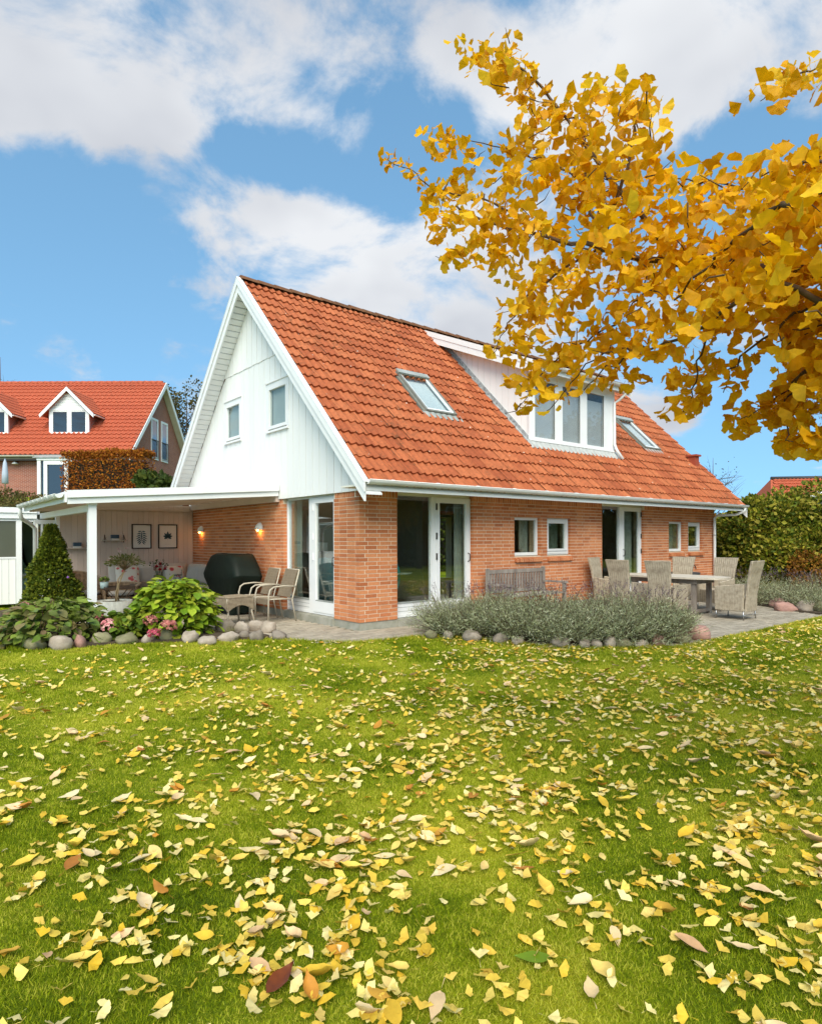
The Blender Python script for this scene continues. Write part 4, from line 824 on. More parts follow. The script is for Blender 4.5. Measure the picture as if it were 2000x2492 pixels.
# ---- carport at the far left with a car behind its post
cp = thing('carport', 'white carport with half-height board wall and dark infill at the far left', 'carport', (-4.1, 8.0, -.13))
def cpb(mb, name, mat, bevel=0): o = mb.build(name, mat, cp, bevel); o.location = (4.1, -8.0, .13); return o
cpb(MB().box(-9, -3.36, 7.96, 7.99, 1.985, 2.105), 'fascia_board', WHITE); cpb(MB().box(-9, -3.36, 7.991, 8.02, 1.86, 1.995), 'fascia_board', WHITE); cpb(MB().box(-9, -3.3, 8.021, 14, 1.96, 2.06), 'roof_slab', WHITE)
cpb(MB().box(-3.76, -3.65, 8.03, 8.13, -.13, 1.855), 'post', WHITE); cpb(MB().box(-5.6, -5.49, 8.03, 8.13, -.13, 1.855), 'post', WHITE); cpb(MB().box(-3.42, -3.33, 8.03, 8.13, -.13, 1.855), 'post', WHITE)
cpb(MB().box(-5.488, -3.762, 8.04, 8.1, .96, 1.0), 'rail', WHITE)
for k in range(13): cpb(MB().box(-5.48+k*.132, -5.48+k*.132+.127, 8.05, 8.075, -.05, .955), 'wall_board', WHITE_B)
OLIVE = M('dark_infill', (.10, .105, .075), (.085, .09, .062), 1.5, .35, spec=.5)
cpb(MB().box(-5.488, -3.762, 8.065, 8.075, 1.003, 1.80), 'infill_panel', OLIVE); cpb(MB().box(-5.488, -3.762, 8.04, 8.1, 1.802, 1.855), 'head_rail', WHITE)
cpb(MB().box(-3.645, -3.425, 8.04, 8.1, 1.79, 1.855), 'head_rail', WHITE); cpb(MB().box(-9, -3.3, 13.9, 14, -.1, 1.95), 'rear_wall', OLIVE); cpb(MB().box(-3.31, -3.2, 8.14, 13.8, -.1, 1.95), 'side_wall', OLIVE)
CARP = M('teal_car_paint', (.30, .46, .45), (.28, .44, .43), 3, .25, spec=.6); TYRE = M('tyre', (.02, .02, .02), None, 8, .8); CGL = M('car_glass', (.02, .025, .025), None, 3, .08, spec=.7)
car = thing('parked_car', 'pale teal car parked in the carport behind the white post', 'car', (-4.15, 10.9, -.13))
side = [(-1.95, .28), (-2.0, .5), (-1.95, .72), (-1.2, .9), (-.55, 1.36), (.2, 1.46), (1.1, 1.42), (1.75, .98), (1.95, .85), (1.98, .4), (1.85, .25)]
mb = MB(); secs = [(-.84, .93), (-.8, 1.0), (.8, 1.0), (.84, .93)]; vs_ = []
for x, s in secs: vs_ += [(x if z < 1 else x*.82, y*s, .25+(z-.25)*s) for y, z in side]
ns = len(side); mb.add(vs_, [(j*ns+i, j*ns+(i+1) % ns, (j+1)*ns+(i+1) % ns, (j+1)*ns+i) for j in range(3) for i in range(ns)]+[tuple(range(ns))[::-1], tuple(3*ns+i for i in range(ns))]); mb.build('body', CARP, car, .05)
MB().prism([(-.66, -1.17, .93), (.66, -1.17, .93), (.6, -.6, 1.36), (-.6, -.6, 1.36)], (0, -.02, .02)).build('windscreen', CGL, car)
for sx in (-1, 1):
    MB().prism([(sx*.80, -.95, .95), (sx*.80, 1.3, .95), (sx*.70, 1.0, 1.37), (sx*.70, -.5, 1.33)], (sx*.03, 0, 0)).build('side_window', CGL, car)
    MB().lathe([(0, -.03), (.11, -.02), (.12, .02), (0, .05)], (0, 0, 0), 14).build('headlight', MATT_WHITE, car).location = (sx*.6, -1.97, .66)
    for yy in (-1.25, 1.25):
        w = MB().lathe([(.2, -.09), (.31, -.09), (.32, -.05), (.32, .05), (.31, .09), (.2, .09)], n=20).build('wheel', TYRE, car); w.location = (sx*.78, yy, .32); w.rotation_euler = (0, math.pi/2, 0)
        MB().lathe([(0, .07), (.2, .085), (.2, -.085), (0, -.07)], n=16).build('rim', STEEL, w)
# ================================================================ patio furniture
FAB = M('beige_cushion', (.50, .46, .41), (.45, .41, .365), 5, .95, .2, 60); 
def floral():
    mt, nt, b = new_mat('floral_fabric'); P = N(nt, 'ShaderNodeTexCoord').outputs['Object']
    vo = N(nt, 'ShaderNodeTexVoronoi', i_Scale=6.5, i_Randomness=.85); L(nt, P, vo.inputs['Vector'])
    r1 = ramp(nt, [(.0, (.4, .02, .03)), (.32, (.55, .10, .10)), (.40, (.6, .56, .48)), (1, (.62, .57, .5))], vo.outputs['Distance'])
    v2 = N(nt, 'ShaderNodeTexVoronoi', i_Scale=17.); L(nt, P, v2.inputs['Vector'])
    k = N(nt, 'ShaderNodeMapRange'); L(nt, v2.outputs['Distance'], k.inputs[0]); k.inputs[1].default_value = .25; k.inputs[2].default_value = .2; k.inputs[4].default_value = .7
    gt = N(nt, 'ShaderNodeMath', operation='GREATER_THAN', i_1=.72); L(nt, v2.outputs['Color'], gt.inputs[0]); mu = N(nt, 'ShaderNodeMath', operation='MULTIPLY'); L(nt, k.outputs[0], mu.inputs[0]); L(nt, gt.outputs[0], mu.inputs[1])
    mx = N(nt, 'ShaderNodeMix', data_type='RGBA'); L(nt, mu.outputs[0], mx.inputs[0]); L(nt, r1, mx.inputs[6]); mx.inputs[7].default_value = (.12, .15, .07, 1)
    L(nt, mx.outputs[2], b.inputs['Base Color']); b.inputs['Roughness'].default_value = .95; return mt
FLOR = floral()
def cushion(name, label, loc, rz, w, h, t, mat, lean=.3, cat='cushion', group=None):
    """a stuffed cushion standing on its edge and leaning back"""
    th = thing(name, label, cat, loc, rz, group); n_ = 10; mb = MB(); vs_ = []; fs = []
    for side_ in (-1, 1):
        for j in range(n_+1):
            for i in range(n_+1):
                a, b = i/n_*2-1, j/n_*2-1; bulge = (1-a**4)*(1-b**4); pin = 1-.06*(1-abs(a*b))
                x, z = a*w/2*(pin if abs(b) > .9 else 1), h/2+b*h/2*(pin if abs(a) > .9 else 1); y = side_*t/2*bulge**.6
                vs_.append((x, y+(z)*math.sin(lean)*1.0, z*math.cos(lean)))
    k = (n_+1)**2
    for s_ in range(2):
        for j in range(n_):
            for i in range(n_):
                q = (j*(n_+1)+i, j*(n_+1)+i+1, (j+1)*(n_+1)+i+1, (j+1)*(n_+1)+i); fs.append(tuple(s_*k+c for c in (q if s_ == 0 else q[::-1])))
    mb.add(vs_, fs, True); mb.build('cushion_body', mat, th); return th
sofa = thing('corner_sofa', 'brown wicker corner sofa with beige seat cushions against the board wall', 'sofa', (-1.1, 6.85, -.13))
MB().box(-1.05, 1.02, -.38, .42, .03, .34).build('base', WICKB, sofa, .02); MB().box(.28, 1.02, -1.75, -.385, .03, .34).build('chaise_base', WICKB, sofa, .02)
MB().box(-1.05, 1.02, .43, .5, .03, .62).build('backrest', WICKB, sofa, .02); MB().box(-1.12, -1.06, -.38, .5, .03, .55).build('arm', WICKB, sofa, .02)
for x0, x1 in ((-1.04, -.36), (-.35, .27)): MB().box(x0, x1, -.4, .36, .345, .46).build('seat_cushion', FAB, sofa, .035)
MB().box(.29, 1.0, -1.76, .36, .345, .46).build('seat_cushion', FAB, sofa, .035)
for k, (x, y, rz, w, lab) in enumerate(((-1.75, 7.1, 0, .62, 'leftmost beige back cushion on the corner sofa'), (-1.15, 7.1, 0, .58, 'second beige back cushion from the left on the sofa, behind the roses'), (-.55, 7.1, 0, .6, 'beige back cushion on the sofa behind the right floral pillow'), (-.32, 6.55, -1.4, .6, 'beige cushion turned sideways in the sofa corner by the brick wall'), (-.3, 5.95, -1.5, .6, 'beige back cushion nearest the green barbecue cover'))):
    cushion('back_cushion', lab, (x, y, .34), rz, w, .46, .2, FAB, .18)
cushion('floral_pillow', 'left floral pillow with red poppies on the sofa behind the tray table', (-1.72, 6.82, .335), -.12, .5, .46, .16, FLOR, .4, 'pillow'); cushion('floral_pillow', 'right floral pillow with red poppies on the sofa near the corner', (-.62, 6.86, .335), .1, .46, .42, .16, FLOR, .3, 'pillow')
tbl = thing('lounge_table', 'brown wooden lounge table in front of the corner sofa', 'table', (-1.45, 5.35, -.13)); DKW = M('brown_wood', (.17, .125, .09), (.11, .08, .055), 9, .6, .2, 40)
for k in range(6): MB().box(-.62, .62, -.42+k*.14, -.42+k*.14+.134, .55, .59).build('plank', DKW, tbl)
MB().box(-.58, .58, -.38, .38, .47, .549).build('apron', DKW, tbl)
for x in (-.54, .54):
    for y in (-.34, .34): MB().box(x-.035, x+.035, y-.035, y+.035, 0, .469).build('leg', DKW, tbl)
VGL = glass('vase_glass', (.8, .85, .85), 1.4)
def bouquet(par, c, r, n_, cols, stem, leafm, h0):
    for k in range(n_):
        a = k*2.4; rr_ = r*math.sqrt((k+.5)/n_); p = np.array([c[0]+rr_*math.cos(a), c[1]+rr_*math.sin(a)*.8, c[2]+.05*math.cos(k*1.7)-.3*rr_])
        m_ = MB()
        for ring, (rad, zz) in enumerate(((.042, -.015), (.03, .008), (.016, .022))):
            nn = 6
            for i in range(nn):
                t0 = 2*math.pi*(i+.5*ring)/nn; t1 = t0+1.25
                m_.add([(p[0], p[1], p[2]-.02), (p[0]+rad*math.cos(t0), p[1]+rad*math.sin(t0), p[2]+zz), (p[0]+rad*1.12*math.cos((t0+t1)/2), p[1]+rad*1.12*math.sin((t0+t1)/2), p[2]+zz+.02), (p[0]+rad*math.cos(t1), p[1]+rad*math.sin(t1), p[2]+zz)], [(0, 1, 2, 3)], True)
        m_.build('flower', cols[k % len(cols)], par); MB().tube([(c[0], c[1], h0), (c[0]+(p[0]-c[0])*.5, c[1]+(p[1]-c[1])*.5, (h0+p[2])/2+.03), p], .004, 4).build('stem', stem, par)
    q = 40; d = rnd_dirs(q); d[:, 2] = np.abs(d[:, 2])*.6; pp = np.array(c)+d*r*RNG.uniform(.5, 1.3, q)[:, None]
    scatter('foliage', [(0, 0, 0), (.35, .5, .1), (0, 1, 0), (-.35, .5, .1)], [(0, 1, 2, 3)], pp, along(d, RNG.uniform(0, 6, q)), np.full(q, .05), leafm, par)
REDF = M('red_petal', (.42, .012, .025), (.3, .01, .02), 30, .7); PINKF = M('pink_petal', (.66, .42, .38), (.6, .3, .3), 30, .7); WHITEF = M('white_petal', (.75, .65, .62), (.7, .5, .5), 30, .7); STEMG = M('stem_green', (.07, .1, .03), None, 9, .7); OLV = M('olive_leaf', (.12, .13, .04), (.07, .08, .03), 12, .7)
vs0 = thing('rose_vase', 'square glass vase of red and pink roses on the lounge table', 'vase', (-1.55, 5.2, .461)); MB().box(-.07, .07, -.07, .07, 0, .012).build('vase_bottom', VGL, vs0)
mb = MB(); mb.box(-.075, -.068, -.075, .075, .0, .24); mb.box(.068, .075, -.075, .075, 0, .24); mb.box(-.067, .067, -.075, -.068, 0, .24); mb.box(-.067, .067, .068, .075, 0, .24); mb.build('vase_wall', VGL, vs0); bouquet(vs0, (0, 0, .36), .17, 9, [REDF, PINKF, REDF, PINKF, WHITEF], STEMG, OLV, .02)
for (x, y, lab) in ((-1.62, 5.0, 'left glass lantern with sand and candle on the lounge table'), (-1.2, 5.05, 'right glass lantern with sand and candle on the lounge table')):
    t = thing('candle_lantern', lab, 'lantern', (x, y, .461)); MB().lathe([(.07, 0), (.085, .02), (.082, .16), (.085, .165)], n=18).build('glass_jar', VGL, t); MB().lathe([(0, .003), (.078, .004), (.08, .05), (0, .055)], n=18).build('sand', MATT_WHITE, t); MB().lathe([(0, .056), (.03, .056), (.03, .12), (0, .122)], n=14).build('candle', FAB, t); MB().lathe([(.086, .15), (.09, .15), (.09, .168), (.086, .168)], n=18).build('rim', DARKM, t)
    MB().tube([(.083, 0, .16), (.083, 0, .27)], .004, 5).build('handle', DARKM, t)
# tray table with a planted tin, round wicker chairs
ty = thing('tray_table', 'folding brown metal tray table in front of the floral pillow', 'table', pd(288, 1430, 12.3)*np.array([1, 1, 0])+np.array([0, 0, -.13])); RUST = M('brown_iron', (.10, .06, .035), (.07, .045, .03), 12, .6)
MB().box(-.26, .26, -.18, .18, .55, .565).build('tray', RUST, ty); mb = MB()
for s_ in (-1, 1): mb.box(-.26, .26, s_*.18-.006, s_*.18+.006, .566, .60); mb.box(s_*.26-.006, s_*.26+.006, -.174, .174, .566, .60)
mb.build('tray_rim', RUST, ty)
for s_ in (-1, 1):
    for t_ in (-1, 1): MB().tube([(t_*.22, s_*.15, 0), (-t_*.22, s_*.15+.012*t_, .55)], .009, 6).build('leg', RUST, ty)
tin = thing('planted_tin', 'pale blue tin with a green plant on the tray table', 'pot', np.array(ty.location)+np.array([-.24, .05, .57])); MB().lathe([(0, 0), (.07, 0), (.08, .12), (.072, .12), (.065, .1), (0, .1)], n=18).build('tin_body', M('pale_blue', (.42, .52, .50), (.38, .48, .46), 9, .5), tin)
q = 50; d = rnd_dirs(q); d[:, 2] = np.abs(d[:, 2])+.3; scatter('plant', [(0, 0, 0), (.3, .5, .1), (0, 1, 0), (-.3, .5, .1)], [(0, 1, 2, 3)], d*.05+np.array([0, 0, .12]), along(d, RNG.uniform(0, 6, q)), np.full(q, .06), M('fern_green', (.12, .2, .03), (.2, .22, .04), 20, .6), tin)
def round_chair(label, loc, rz, h=.85):
    t = thing('wicker_armchair', label, 'chair', loc, rz); vs_ = []; n_ = 16
    for i in range(n_+1):
        th = math.radians(-125+250*i/n_); k = (abs(i-n_/2)/(n_/2)); top = .58+(h-.58)*(1-k**2)
        for (r0, z) in ((.30, .05), (.34, .3), (.36, top)): vs_.append((r0*math.sin(th), -r0*math.cos(th), z))
    mb = MB(); mb.add(vs_, [(i*3+j, (i+1)*3+j, (i+1)*3+j+1, i*3+j+1) for i in range(n_) for j in range(2)], True); q = mb.build('shell', WICKB, t); so = q.modifiers.new('t', 'SOLIDIFY'); so.thickness = .03
    MB().tube([vs_[i*3+2] for i in range(n_+1)], .022, 7).build('rim', M('pale_cane', (.4, .3, .2), (.32, .24, .16), 9, .6) if 'pale_cane' not in bpy.data.materials else bpy.data.materials['pale_cane'], t)
    MB().lathe([(0, .05), (.29, .05), (.30, .36), (0, .38)], n=20).build('seat', WICKB, t); MB().lathe([(0, .385), (.25, .385), (.27, .42), (.24, .46), (0, .47)], n=20).build('seat_cushion', FAB, t)
    return t
round_chair('rounded brown wicker armchair behind the white patio post', (-2.82, 5.75, -.13), math.radians(-150)); round_chair('low brown wicker armchair under the tray table, facing the sofa', (-2.3, 5.15, -.13), math.radians(160), .62)
# concrete planter with a small stemmed tree
pc = pd(278, 1462, 11.7)
pln = thing('round_planter', 'round white-washed concrete planter holding a small flowering tree', 'planter', (pc[0], pc[1], -.13)); MB().lathe([(0, 0), (.26, 0), (.315, .385), (.29, .385), (.285, .35), (0, .35)], n=32).build('planter_wall', M('washed_concrete', (.55, .54, .47), (.38, .37, .31), 5, .9, .5, 25, stretch=(3, 3, .5)), pln); MB().lathe([(0, .352), (.283, .352)], n=24).build('soil', SOIL, pln)
sm = thing('small_tree', 'small stemmed tree with pink and white blossoms in the concrete planter', 'tree', (pc[0]+.05, pc[1], .222)); cr = np.array([.14, .02, .72])
TRK = M('pale_stem', (.35, .25, .13), (.26, .18, .09), 18, .8)
for k in range(3): a = k*2.1; MB().tube([(.035*math.cos(a), .035*math.sin(a), 0), (.02*math.cos(a+1.5), .02*math.sin(a+1.5), .2), (.05+.03*math.cos(a+3), .03*math.sin(a+3), .42), tuple(cr-np.array([0, 0, .14]))], [.014, .012, .011, .008], 6).build('trunk', TRK, sm)
crn = MB()
for k in range(46):
    d = rnd_dirs(1)[0]; d[2] = abs(d[2])*.8-.05; e = cr+d*np.array([.36, .36, .24])*random.uniform(.7, 1.1); crn.tube([tuple(cr-np.array([0, 0, .14])), tuple((cr+e)/2+np.array([0, 0, -.03])), tuple(e)], [.006, .004, .002], 4)
crn.build('crown', TRK, sm); q = 420; d = rnd_dirs(q); d[:, 2] = np.abs(d[:, 2])*.9-.25; pp = cr+d*np.array([.30, .30, .2])*RNG.uniform(.35, 1.1, q)[:, None]
scatter('foliage', [(0, 0, 0), (.22, .5, .08), (0, 1, 0), (-.22, .5, .08)], [(0, 1, 2, 3)], pp, along(d, RNG.uniform(0, 6, q)), RNG.uniform(.04, .08, q), M('small_tree_leaf', (.16, .17, .035), (.10, .10, .03), 15, .6, rnd='island', amt=.3), sm)
for k in range(9):
    d = rnd_dirs(1)[0]; d[2] = abs(d[2]); p = cr+d*np.array([.27, .27, .27]); m_ = MB()
    for i in range(6): t0 = i*1.05; m_.add([tuple(p), tuple(p+np.array([.022*math.cos(t0), .022*math.sin(t0), .012])), tuple(p+np.array([.03*math.cos(t0+.5), .03*math.sin(t0+.5), .03])), tuple(p+np.array([.022*math.cos(t0+1), .022*math.sin(t0+1), .012]))], [(0, 1, 2, 3)], True)
    m_.build('blossom', [WHITEF, PINKF][k % 2], sm)
# covered barbecue
bq = thing('barbecue_cover', 'barbecue under a dark green fabric cover against the patio brick wall', 'barbecue', (-.52, 3.82, -.13)); secs = [(.04, .50, .26), (.3, .54, .28), (.52, .62, .30), (.70, .82, .33), (.78, .86, .34), (.95, .74, .33), (1.13, .58, .30), (1.19, .53, .27), (1.2, .48, .2)]; vs_ = []; nn = 40
for si, (z, a, b) in enumerate(secs):
    for i in range(nn):
        t_ = 2*math.pi*i/nn; c_, s_ = math.cos(t_), math.sin(t_); e = .38; x = b*math.copysign(abs(s_)**e, s_); y = a*math.copysign(abs(c_)**e, c_)
        fold = 1+(.045*math.sin(t_*7+si*.35)+.03*math.sin(t_*13+1))*max(0, 1-z/1.0)+.012*math.sin(t_*5+z*9); vs_.append((x*fold, y*fold, z+.02*math.sin(t_*3+si)))
mb = MB(); mb.add(vs_, [(j*nn+i, j*nn+(i+1) % nn, (j+1)*nn+(i+1) % nn, (j+1)*nn+i) for j in range(len(secs)-1) for i in range(nn)]+[tuple((len(secs)-1)*nn+i for i in range(nn))], True)
cv = mb.build('cover', M('green_tarp', (.003, .007, .0045), (.005, .011, .0065), 5, .6, .5, 7, spec=.25), bq); ss = cv.modifiers.new('s', 'BEVEL'); ss.width = .02; ss.segments = 2
for y in (-.35, .35): w = MB().lathe([(0, -.02), (.07, -.02), (.08, 0), (.07, .02), (0, .02)], n=16).build('wheel', TYRE, bq); w.location = (-.12, y, .081); w.rotation_euler = (0, math.pi/2, 0)
# stacking chairs with tubular arms
def stack_chair(label, loc, rz):
    t = thing('patio_chair', label, 'chair', loc, rz)       # faces +y
    MB().prism([(-.23, -.20, .42), (-.23, .24, .44), (-.23, .25, .425), (-.23, -.20, .40)], (.46, 0, 0)).build('seat', SLING, t); MB().prism([(-.23, -.19, .44), (-.23, -.36, .93), (-.23, -.345, .94), (-.23, -.17, .45)], (.46, 0, 0)).build('backrest', SLING, t)
    for s_ in (-1, 1):
        x = s_*.255
        MB().tube([(x, -.30, 0), (x, -.22, .40), (x, -.37, .94)], .013, 7).build('rear_leg', TUBE, t); MB().tube([(x*1.04, .26, 0), (x*1.04, .25, .50), (x*1.04, .22, .60), (x*1.04, .15, .645), (x*1.04, -.05, .66), (x*1.04, -.29, .64)], .015, 7).build('arm', TUBE, t); MB().tube([(x, -.23, .42), (x, .25, .43)], .012, 6).build('seat_rail', TUBE, t)
    MB().tube([(-.255, -.37, .94), (.255, -.37, .94)], .012, 6).build('top_rail', TUBE, t); MB().box(-.22, .22, .235, .25, .33, .424).build('apron', SLING, t); return t
stack_chair('nearer taupe sling patio chair with tubular arms beside the gable door', (-.47, 2.05, -.13), math.radians(90)); stack_chair('farther taupe sling patio chair partly in front of the barbecue cover', (-.50, 2.72, -.13), math.radians(88))
st = thing('wicker_stool', 'tan wicker stool with an arched skirt beside the big hydrangea', 'stool', (-1.2, 2.2, -.13), math.radians(10))
MB().box(-.27, .27, -.24, .24, .47, .50).build('seat', WICKT, st, .01)
for sx, sy, hx in ((0, -1, .27), (0, 1, .27), (1, 0, .24), (-1, 0, .24)):
    arch = [(-hx, .47)]+[(-hx+2*hx*i/12, .24+.11*math.sin(math.pi*i/12)) for i in range(13)]+[(hx, .47)]
    if sy: MB().prism([(x*(1-.0), sy*.225, z) for x, z in arch], (0, sy*.014, 0)).build('skirt', WICKT, st)
    else: MB().prism([(sx*.255, x, z) for x, z in arch], (sx*.014, 0, 0)).build('skirt', WICKT, st)
for sx in (-1, 1):
    for sy in (-1, 1): MB().tube([(sx*.255, sy*.22, .47), (sx*.24, sy*.21, .22), (sx*.285, sy*.25, 0)], [.022, .018, .016], 7).build('leg', TUBE, st)
# ---- bench by the wall
u0, u1 = 2.80, 4.42
bn = thing('garden_bench', 'weathered grey teak bench with slatted back against the brick wall', 'bench', ((u0+u1)/2, -.15, -.13)); w = (u1-u0)/2
for s_ in (-1, 1):
    MB().box(s_*w-.035, s_*w+.035, -.05, .0, 0, .93).build('rear_leg', OLDWOOD, bn); MB().box(s_*w-.03, s_*w+.03, -.58, -.52, 0, .62).build('front_leg', OLDWOOD, bn); MB().box(s_*w-.04, s_*w+.04, -.62, -.055, .6205, .655).build('arm', OLDWOOD, bn)
MB().box(-w+.036, w-.036, -.045, -.005, .83, .905).build('top_rail', OLDWOOD, bn); MB().box(-w+.036, w-.036, -.045, -.005, .46, .52).build('lower_rail', OLDWOOD, bn)
for k in range(19): x = -w+.09+k*(2*w-.18)/18; MB().box(x-.022, x+.022, -.035, -.015, .521, .829).build('slat', OLDWOOD, bn)
for k in range(6): MB().box(-w-.02, w+.02, -.58+k*.085, -.58+k*.085+.075, .42, .445).build('seat_slat', OLDWOOD, bn) if k else MB().box(-w+.031, w-.031, -.58, -.505, .42, .445).build('seat_slat', OLDWOOD, bn)
# ---- dining set
dt = thing('garden_table', 'oval grey teak garden table among six wicker chairs', 'table', (6.42, -1.85, -.13)); out = []
for i in range(40): a = 2*math.pi*i/40; e = .62; out.append((.52*math.copysign(abs(math.cos(a))**e, math.cos(a)), 1.12*math.copysign(abs(math.sin(a))**.85, math.sin(a)), .705))
MB().prism(out, (0, 0, .035)).build('tabletop', TEAK, dt); MB().box(-.36, .36, -.7, .7, .61, .704).build('apron', OLDWOOD, dt)
for x in (-.3, .3):
    for y in (-.62, .62): MB().box(x-.04, x+.04, y-.04, y+.04, 0, .609).build('leg', OLDWOOD, dt)
MB().box(-.26, .26, -.655, -.585, .05, .10).build('foot_rail', OLDWOOD, dt); MB().box(-.26, .26, .585, .655, .05, .10).build('foot_rail', OLDWOOD, dt)
def wicker_chair(label, loc, rz):
    t = thing('wicker_chair', label, 'chair', loc, rz, 'high-backed wicker chairs round the garden table')
    vs_ = []
    for y0 in (0, -.05):
        for (x, y, z) in ((.215, -.235, .15), (.2, -.25, .46), (.228, -.30, .80), (.258, -.365, 1.08)):
            vs_ += [(-x, y+y0, z), (x, y+y0, z)]
    mb = MB(); mb.add(vs_, [(2*i, 2*i+1, 2*i+3, 2*i+2) for i in range(3)]+[(8+2*i+1, 8+2*i, 8+2*i+2, 8+2*i+3) for i in range(3)]+[(2*i+1, 9+2*i, 11+2*i, 2*i+3) for i in range(3)]+[(8+2*i, 2*i, 2*i+2, 10+2*i) for i in range(3)]+[(6, 7, 15, 14), (1, 0, 8, 9)]); mb.build('backrest', WICK, t, .012)
    MB().box(-.205, .205, -.24, .255, .38, .43).build('seat', WICK, t, .01); MB().box(-.215, .215, .235, .262, .16, .379).build('front_skirt', WICK, t)
    for s_ in (-1, 1):
        x0 = s_*.215; MB().prism([(x0, -.24, .16), (x0, .27, .16), (x0, .275, .60), (x0, -.25, .655)], (s_*.055, 0, 0)).build('arm', WICK, t, .012)
        for y in (-.23, .25): MB().tube([(s_*.245, y, .165), (s_*.25, y*1.05, 0)], .012, 7).build('leg', STEEL, t)
    MB().tube([(-.25, -.236, .09), (.25, -.236, .09)], .007, 5).build('stretcher', STEEL, t)
    return t
wicker_chair('wicker chair at the lawn end of the garden table, seen side-on', (6.28, -3.19, -.13), 0)
wicker_chair('wicker chair at the house end of the garden table, nearest the bench', (6.22, -.55, -.13), math.radians(188))
wicker_chair('wicker chair with its back to the camera, right of the near pair', (5.45, -2.3, -.13), math.radians(-88)); wicker_chair('wicker chair with its back to the camera, left of the near pair', (5.42, -1.5, -.13), math.radians(-92))
wicker_chair('wicker chair across the garden table, right one below the downpipe', (7.42, -2.28, -.13), math.radians(84)); wicker_chair('wicker chair across the garden table, left one mostly hidden', (7.42, -1.4, -.13), math.radians(92))
gk = thing('fire_bowl', 'black fire bowl with a curled iron handle behind the garden table', 'fire bowl', (8.6, -.95, -.13)); MB().lathe([(0, .45), (.2, .47), (.36, .62), (.38, .68), (.36, .69), (0, .72)], n=24).build('bowl', DARKM, gk)
for k in range(3): a = k*2.1; MB().tube([(.3*math.cos(a), .3*math.sin(a), .56), (.36*math.cos(a), .36*math.sin(a), 0)], .012, 6).build('leg', DARKM, gk)
MB().tube([(.1+.12*math.cos(a), -.2, .76+.1*math.sin(a)) for a in [math.pi*i/8 for i in range(9)]], .012, 6).build('handle', DARKM, gk); MB().tube([(-.12, -.05, .7), (-.1, -.05, .85), (-.02, -.05, .9), (.03, -.05, .84), (-.03, -.05, .8)], .01, 6).build('scroll', DARKM, gk)
# ================================================================ boulders round the beds
def stone_mesh(seed, ang=.5):
    r = random.Random(seed); n_ = 10; vs_ = []; ph = [(r.uniform(0, 6.3), r.uniform(.8, 2.2), Vector((r.gauss(0, 1), r.gauss(0, 1), r.gauss(0, 1))).normalized()) for _ in range(7)]
    cut = [(Vector((r.gauss(0, 1), r.gauss(0, 1), r.gauss(0, .8))).normalized(), r.uniform(.66, .95)) for _ in range(9)]
    for j in range(n_+1):
        for i in range(14):
            th = 2*math.pi*i/14; f_ = math.pi*j/n_; p = Vector((math.sin(f_)*math.cos(th), math.sin(f_)*math.sin(th), math.cos(f_)))
            s_ = 1+sum(.045*math.sin(w*3*p.dot(d)+a)+.03*math.sin(w*7*p.dot(d)+2*a) for a, w, d in ph)
            for d, c in cut:
                q = p.dot(d)*s_
                if q > c: s_ *= 1-(1-c/q)*min(1, .55+ang)
            vs_.append(p*s_)
    me = bpy.data.meshes.new('boulder'); me.from_pydata(vs_, [], [(j*14+i, j*14+(i+1) % 14, (j+1)*14+(i+1) % 14, (j+1)*14+i) for j in range(n_) for i in range(14)]); me.polygons.foreach_set('use_smooth', [True]*len(me.polygons)); return me
SM = [stone_mesh(k+20, .2+.05*k) for k in range(7)]
def stone(x, y, rw, rh, label, group, k, mat=STONE, name='boulder', cz=.0):
    me = SM[k % 7].copy(); me.materials.append(mat); o = bpy.data.objects.new(name, me); C.objects.link(o)
    o.location = (float(x), float(y), GZ+rh*.42+cz); rw *= .95; rh *= .78; o.scale = (rw, rw*.8, rh); o.rotation_euler = (random.uniform(-.15, .15), random.uniform(-.15, .15), random.uniform(0, 6.3)); return tag(o, label, 'stone', group)
gl = 'stones edging the hydrangea bed'
row = [(85, 1575, .21, .17, 2), (150, 1577, .20, .19, 0), (197, 1572, .12, .17, 1), (247, 1565, .19, .17, 2), (312, 1563, .21, .15, 2), (362, 1560, .13, .13, 0), (412, 1556, .19, .17, 2), (462, 1560, .16, .16, 0), (503, 1566, .16, .12, 0), (558, 1557, .18, .13, 0), (595, 1552, .11, .12, 0), (626, 1555, .14, .14, 0), (680, 1552, .22, .12, 3)]
for i, (x, y, rw, rh, mk) in enumerate(row):
    c = pz(x, y+4, GZ); stone(c[0], c[1], rw*.92, rh*.9, ORD[i]+' stone from the left in the row edging the hydrangea bed', gl, i, [STONE, STONE_R, STONE_G, STONE][mk])
for i, (x, y, rw, rh) in enumerate(((548, 1535, .19, .17), (590, 1538, .17, .15), (622, 1532, .17, .15), (655, 1535, .16, .15))):
    c = pz(x, y+6, GZ); stone(c[0], c[1], rw, rh, ORD[i]+' stone from the left in the back row right of the big hydrangea', gl, i+3, STONE, cz=.02)
gl2 = 'stones edging the lavender bed'
row = [(1050, 1545, .15, .11, 2), (1090, 1546, .13, .11, 0), (1148, 1552, .19, .15, 0), (1218, 1556, .14, .14, 0), (1262, 1560, .13, .11, 0), (1362, 1566, .22, .13, 3), (1422, 1569, .13, .11, 0), (1452, 1569, .12, .11, 3), (1486, 1568, .14, .14, 0), (1520, 1568, .15, .11, 2), (1560, 1567, .14, .10, 0), (1606, 1563, .16, .14, 1), (1655, 1558, .21, .15, 2), (1690, 1550, .23, .22, 1)]
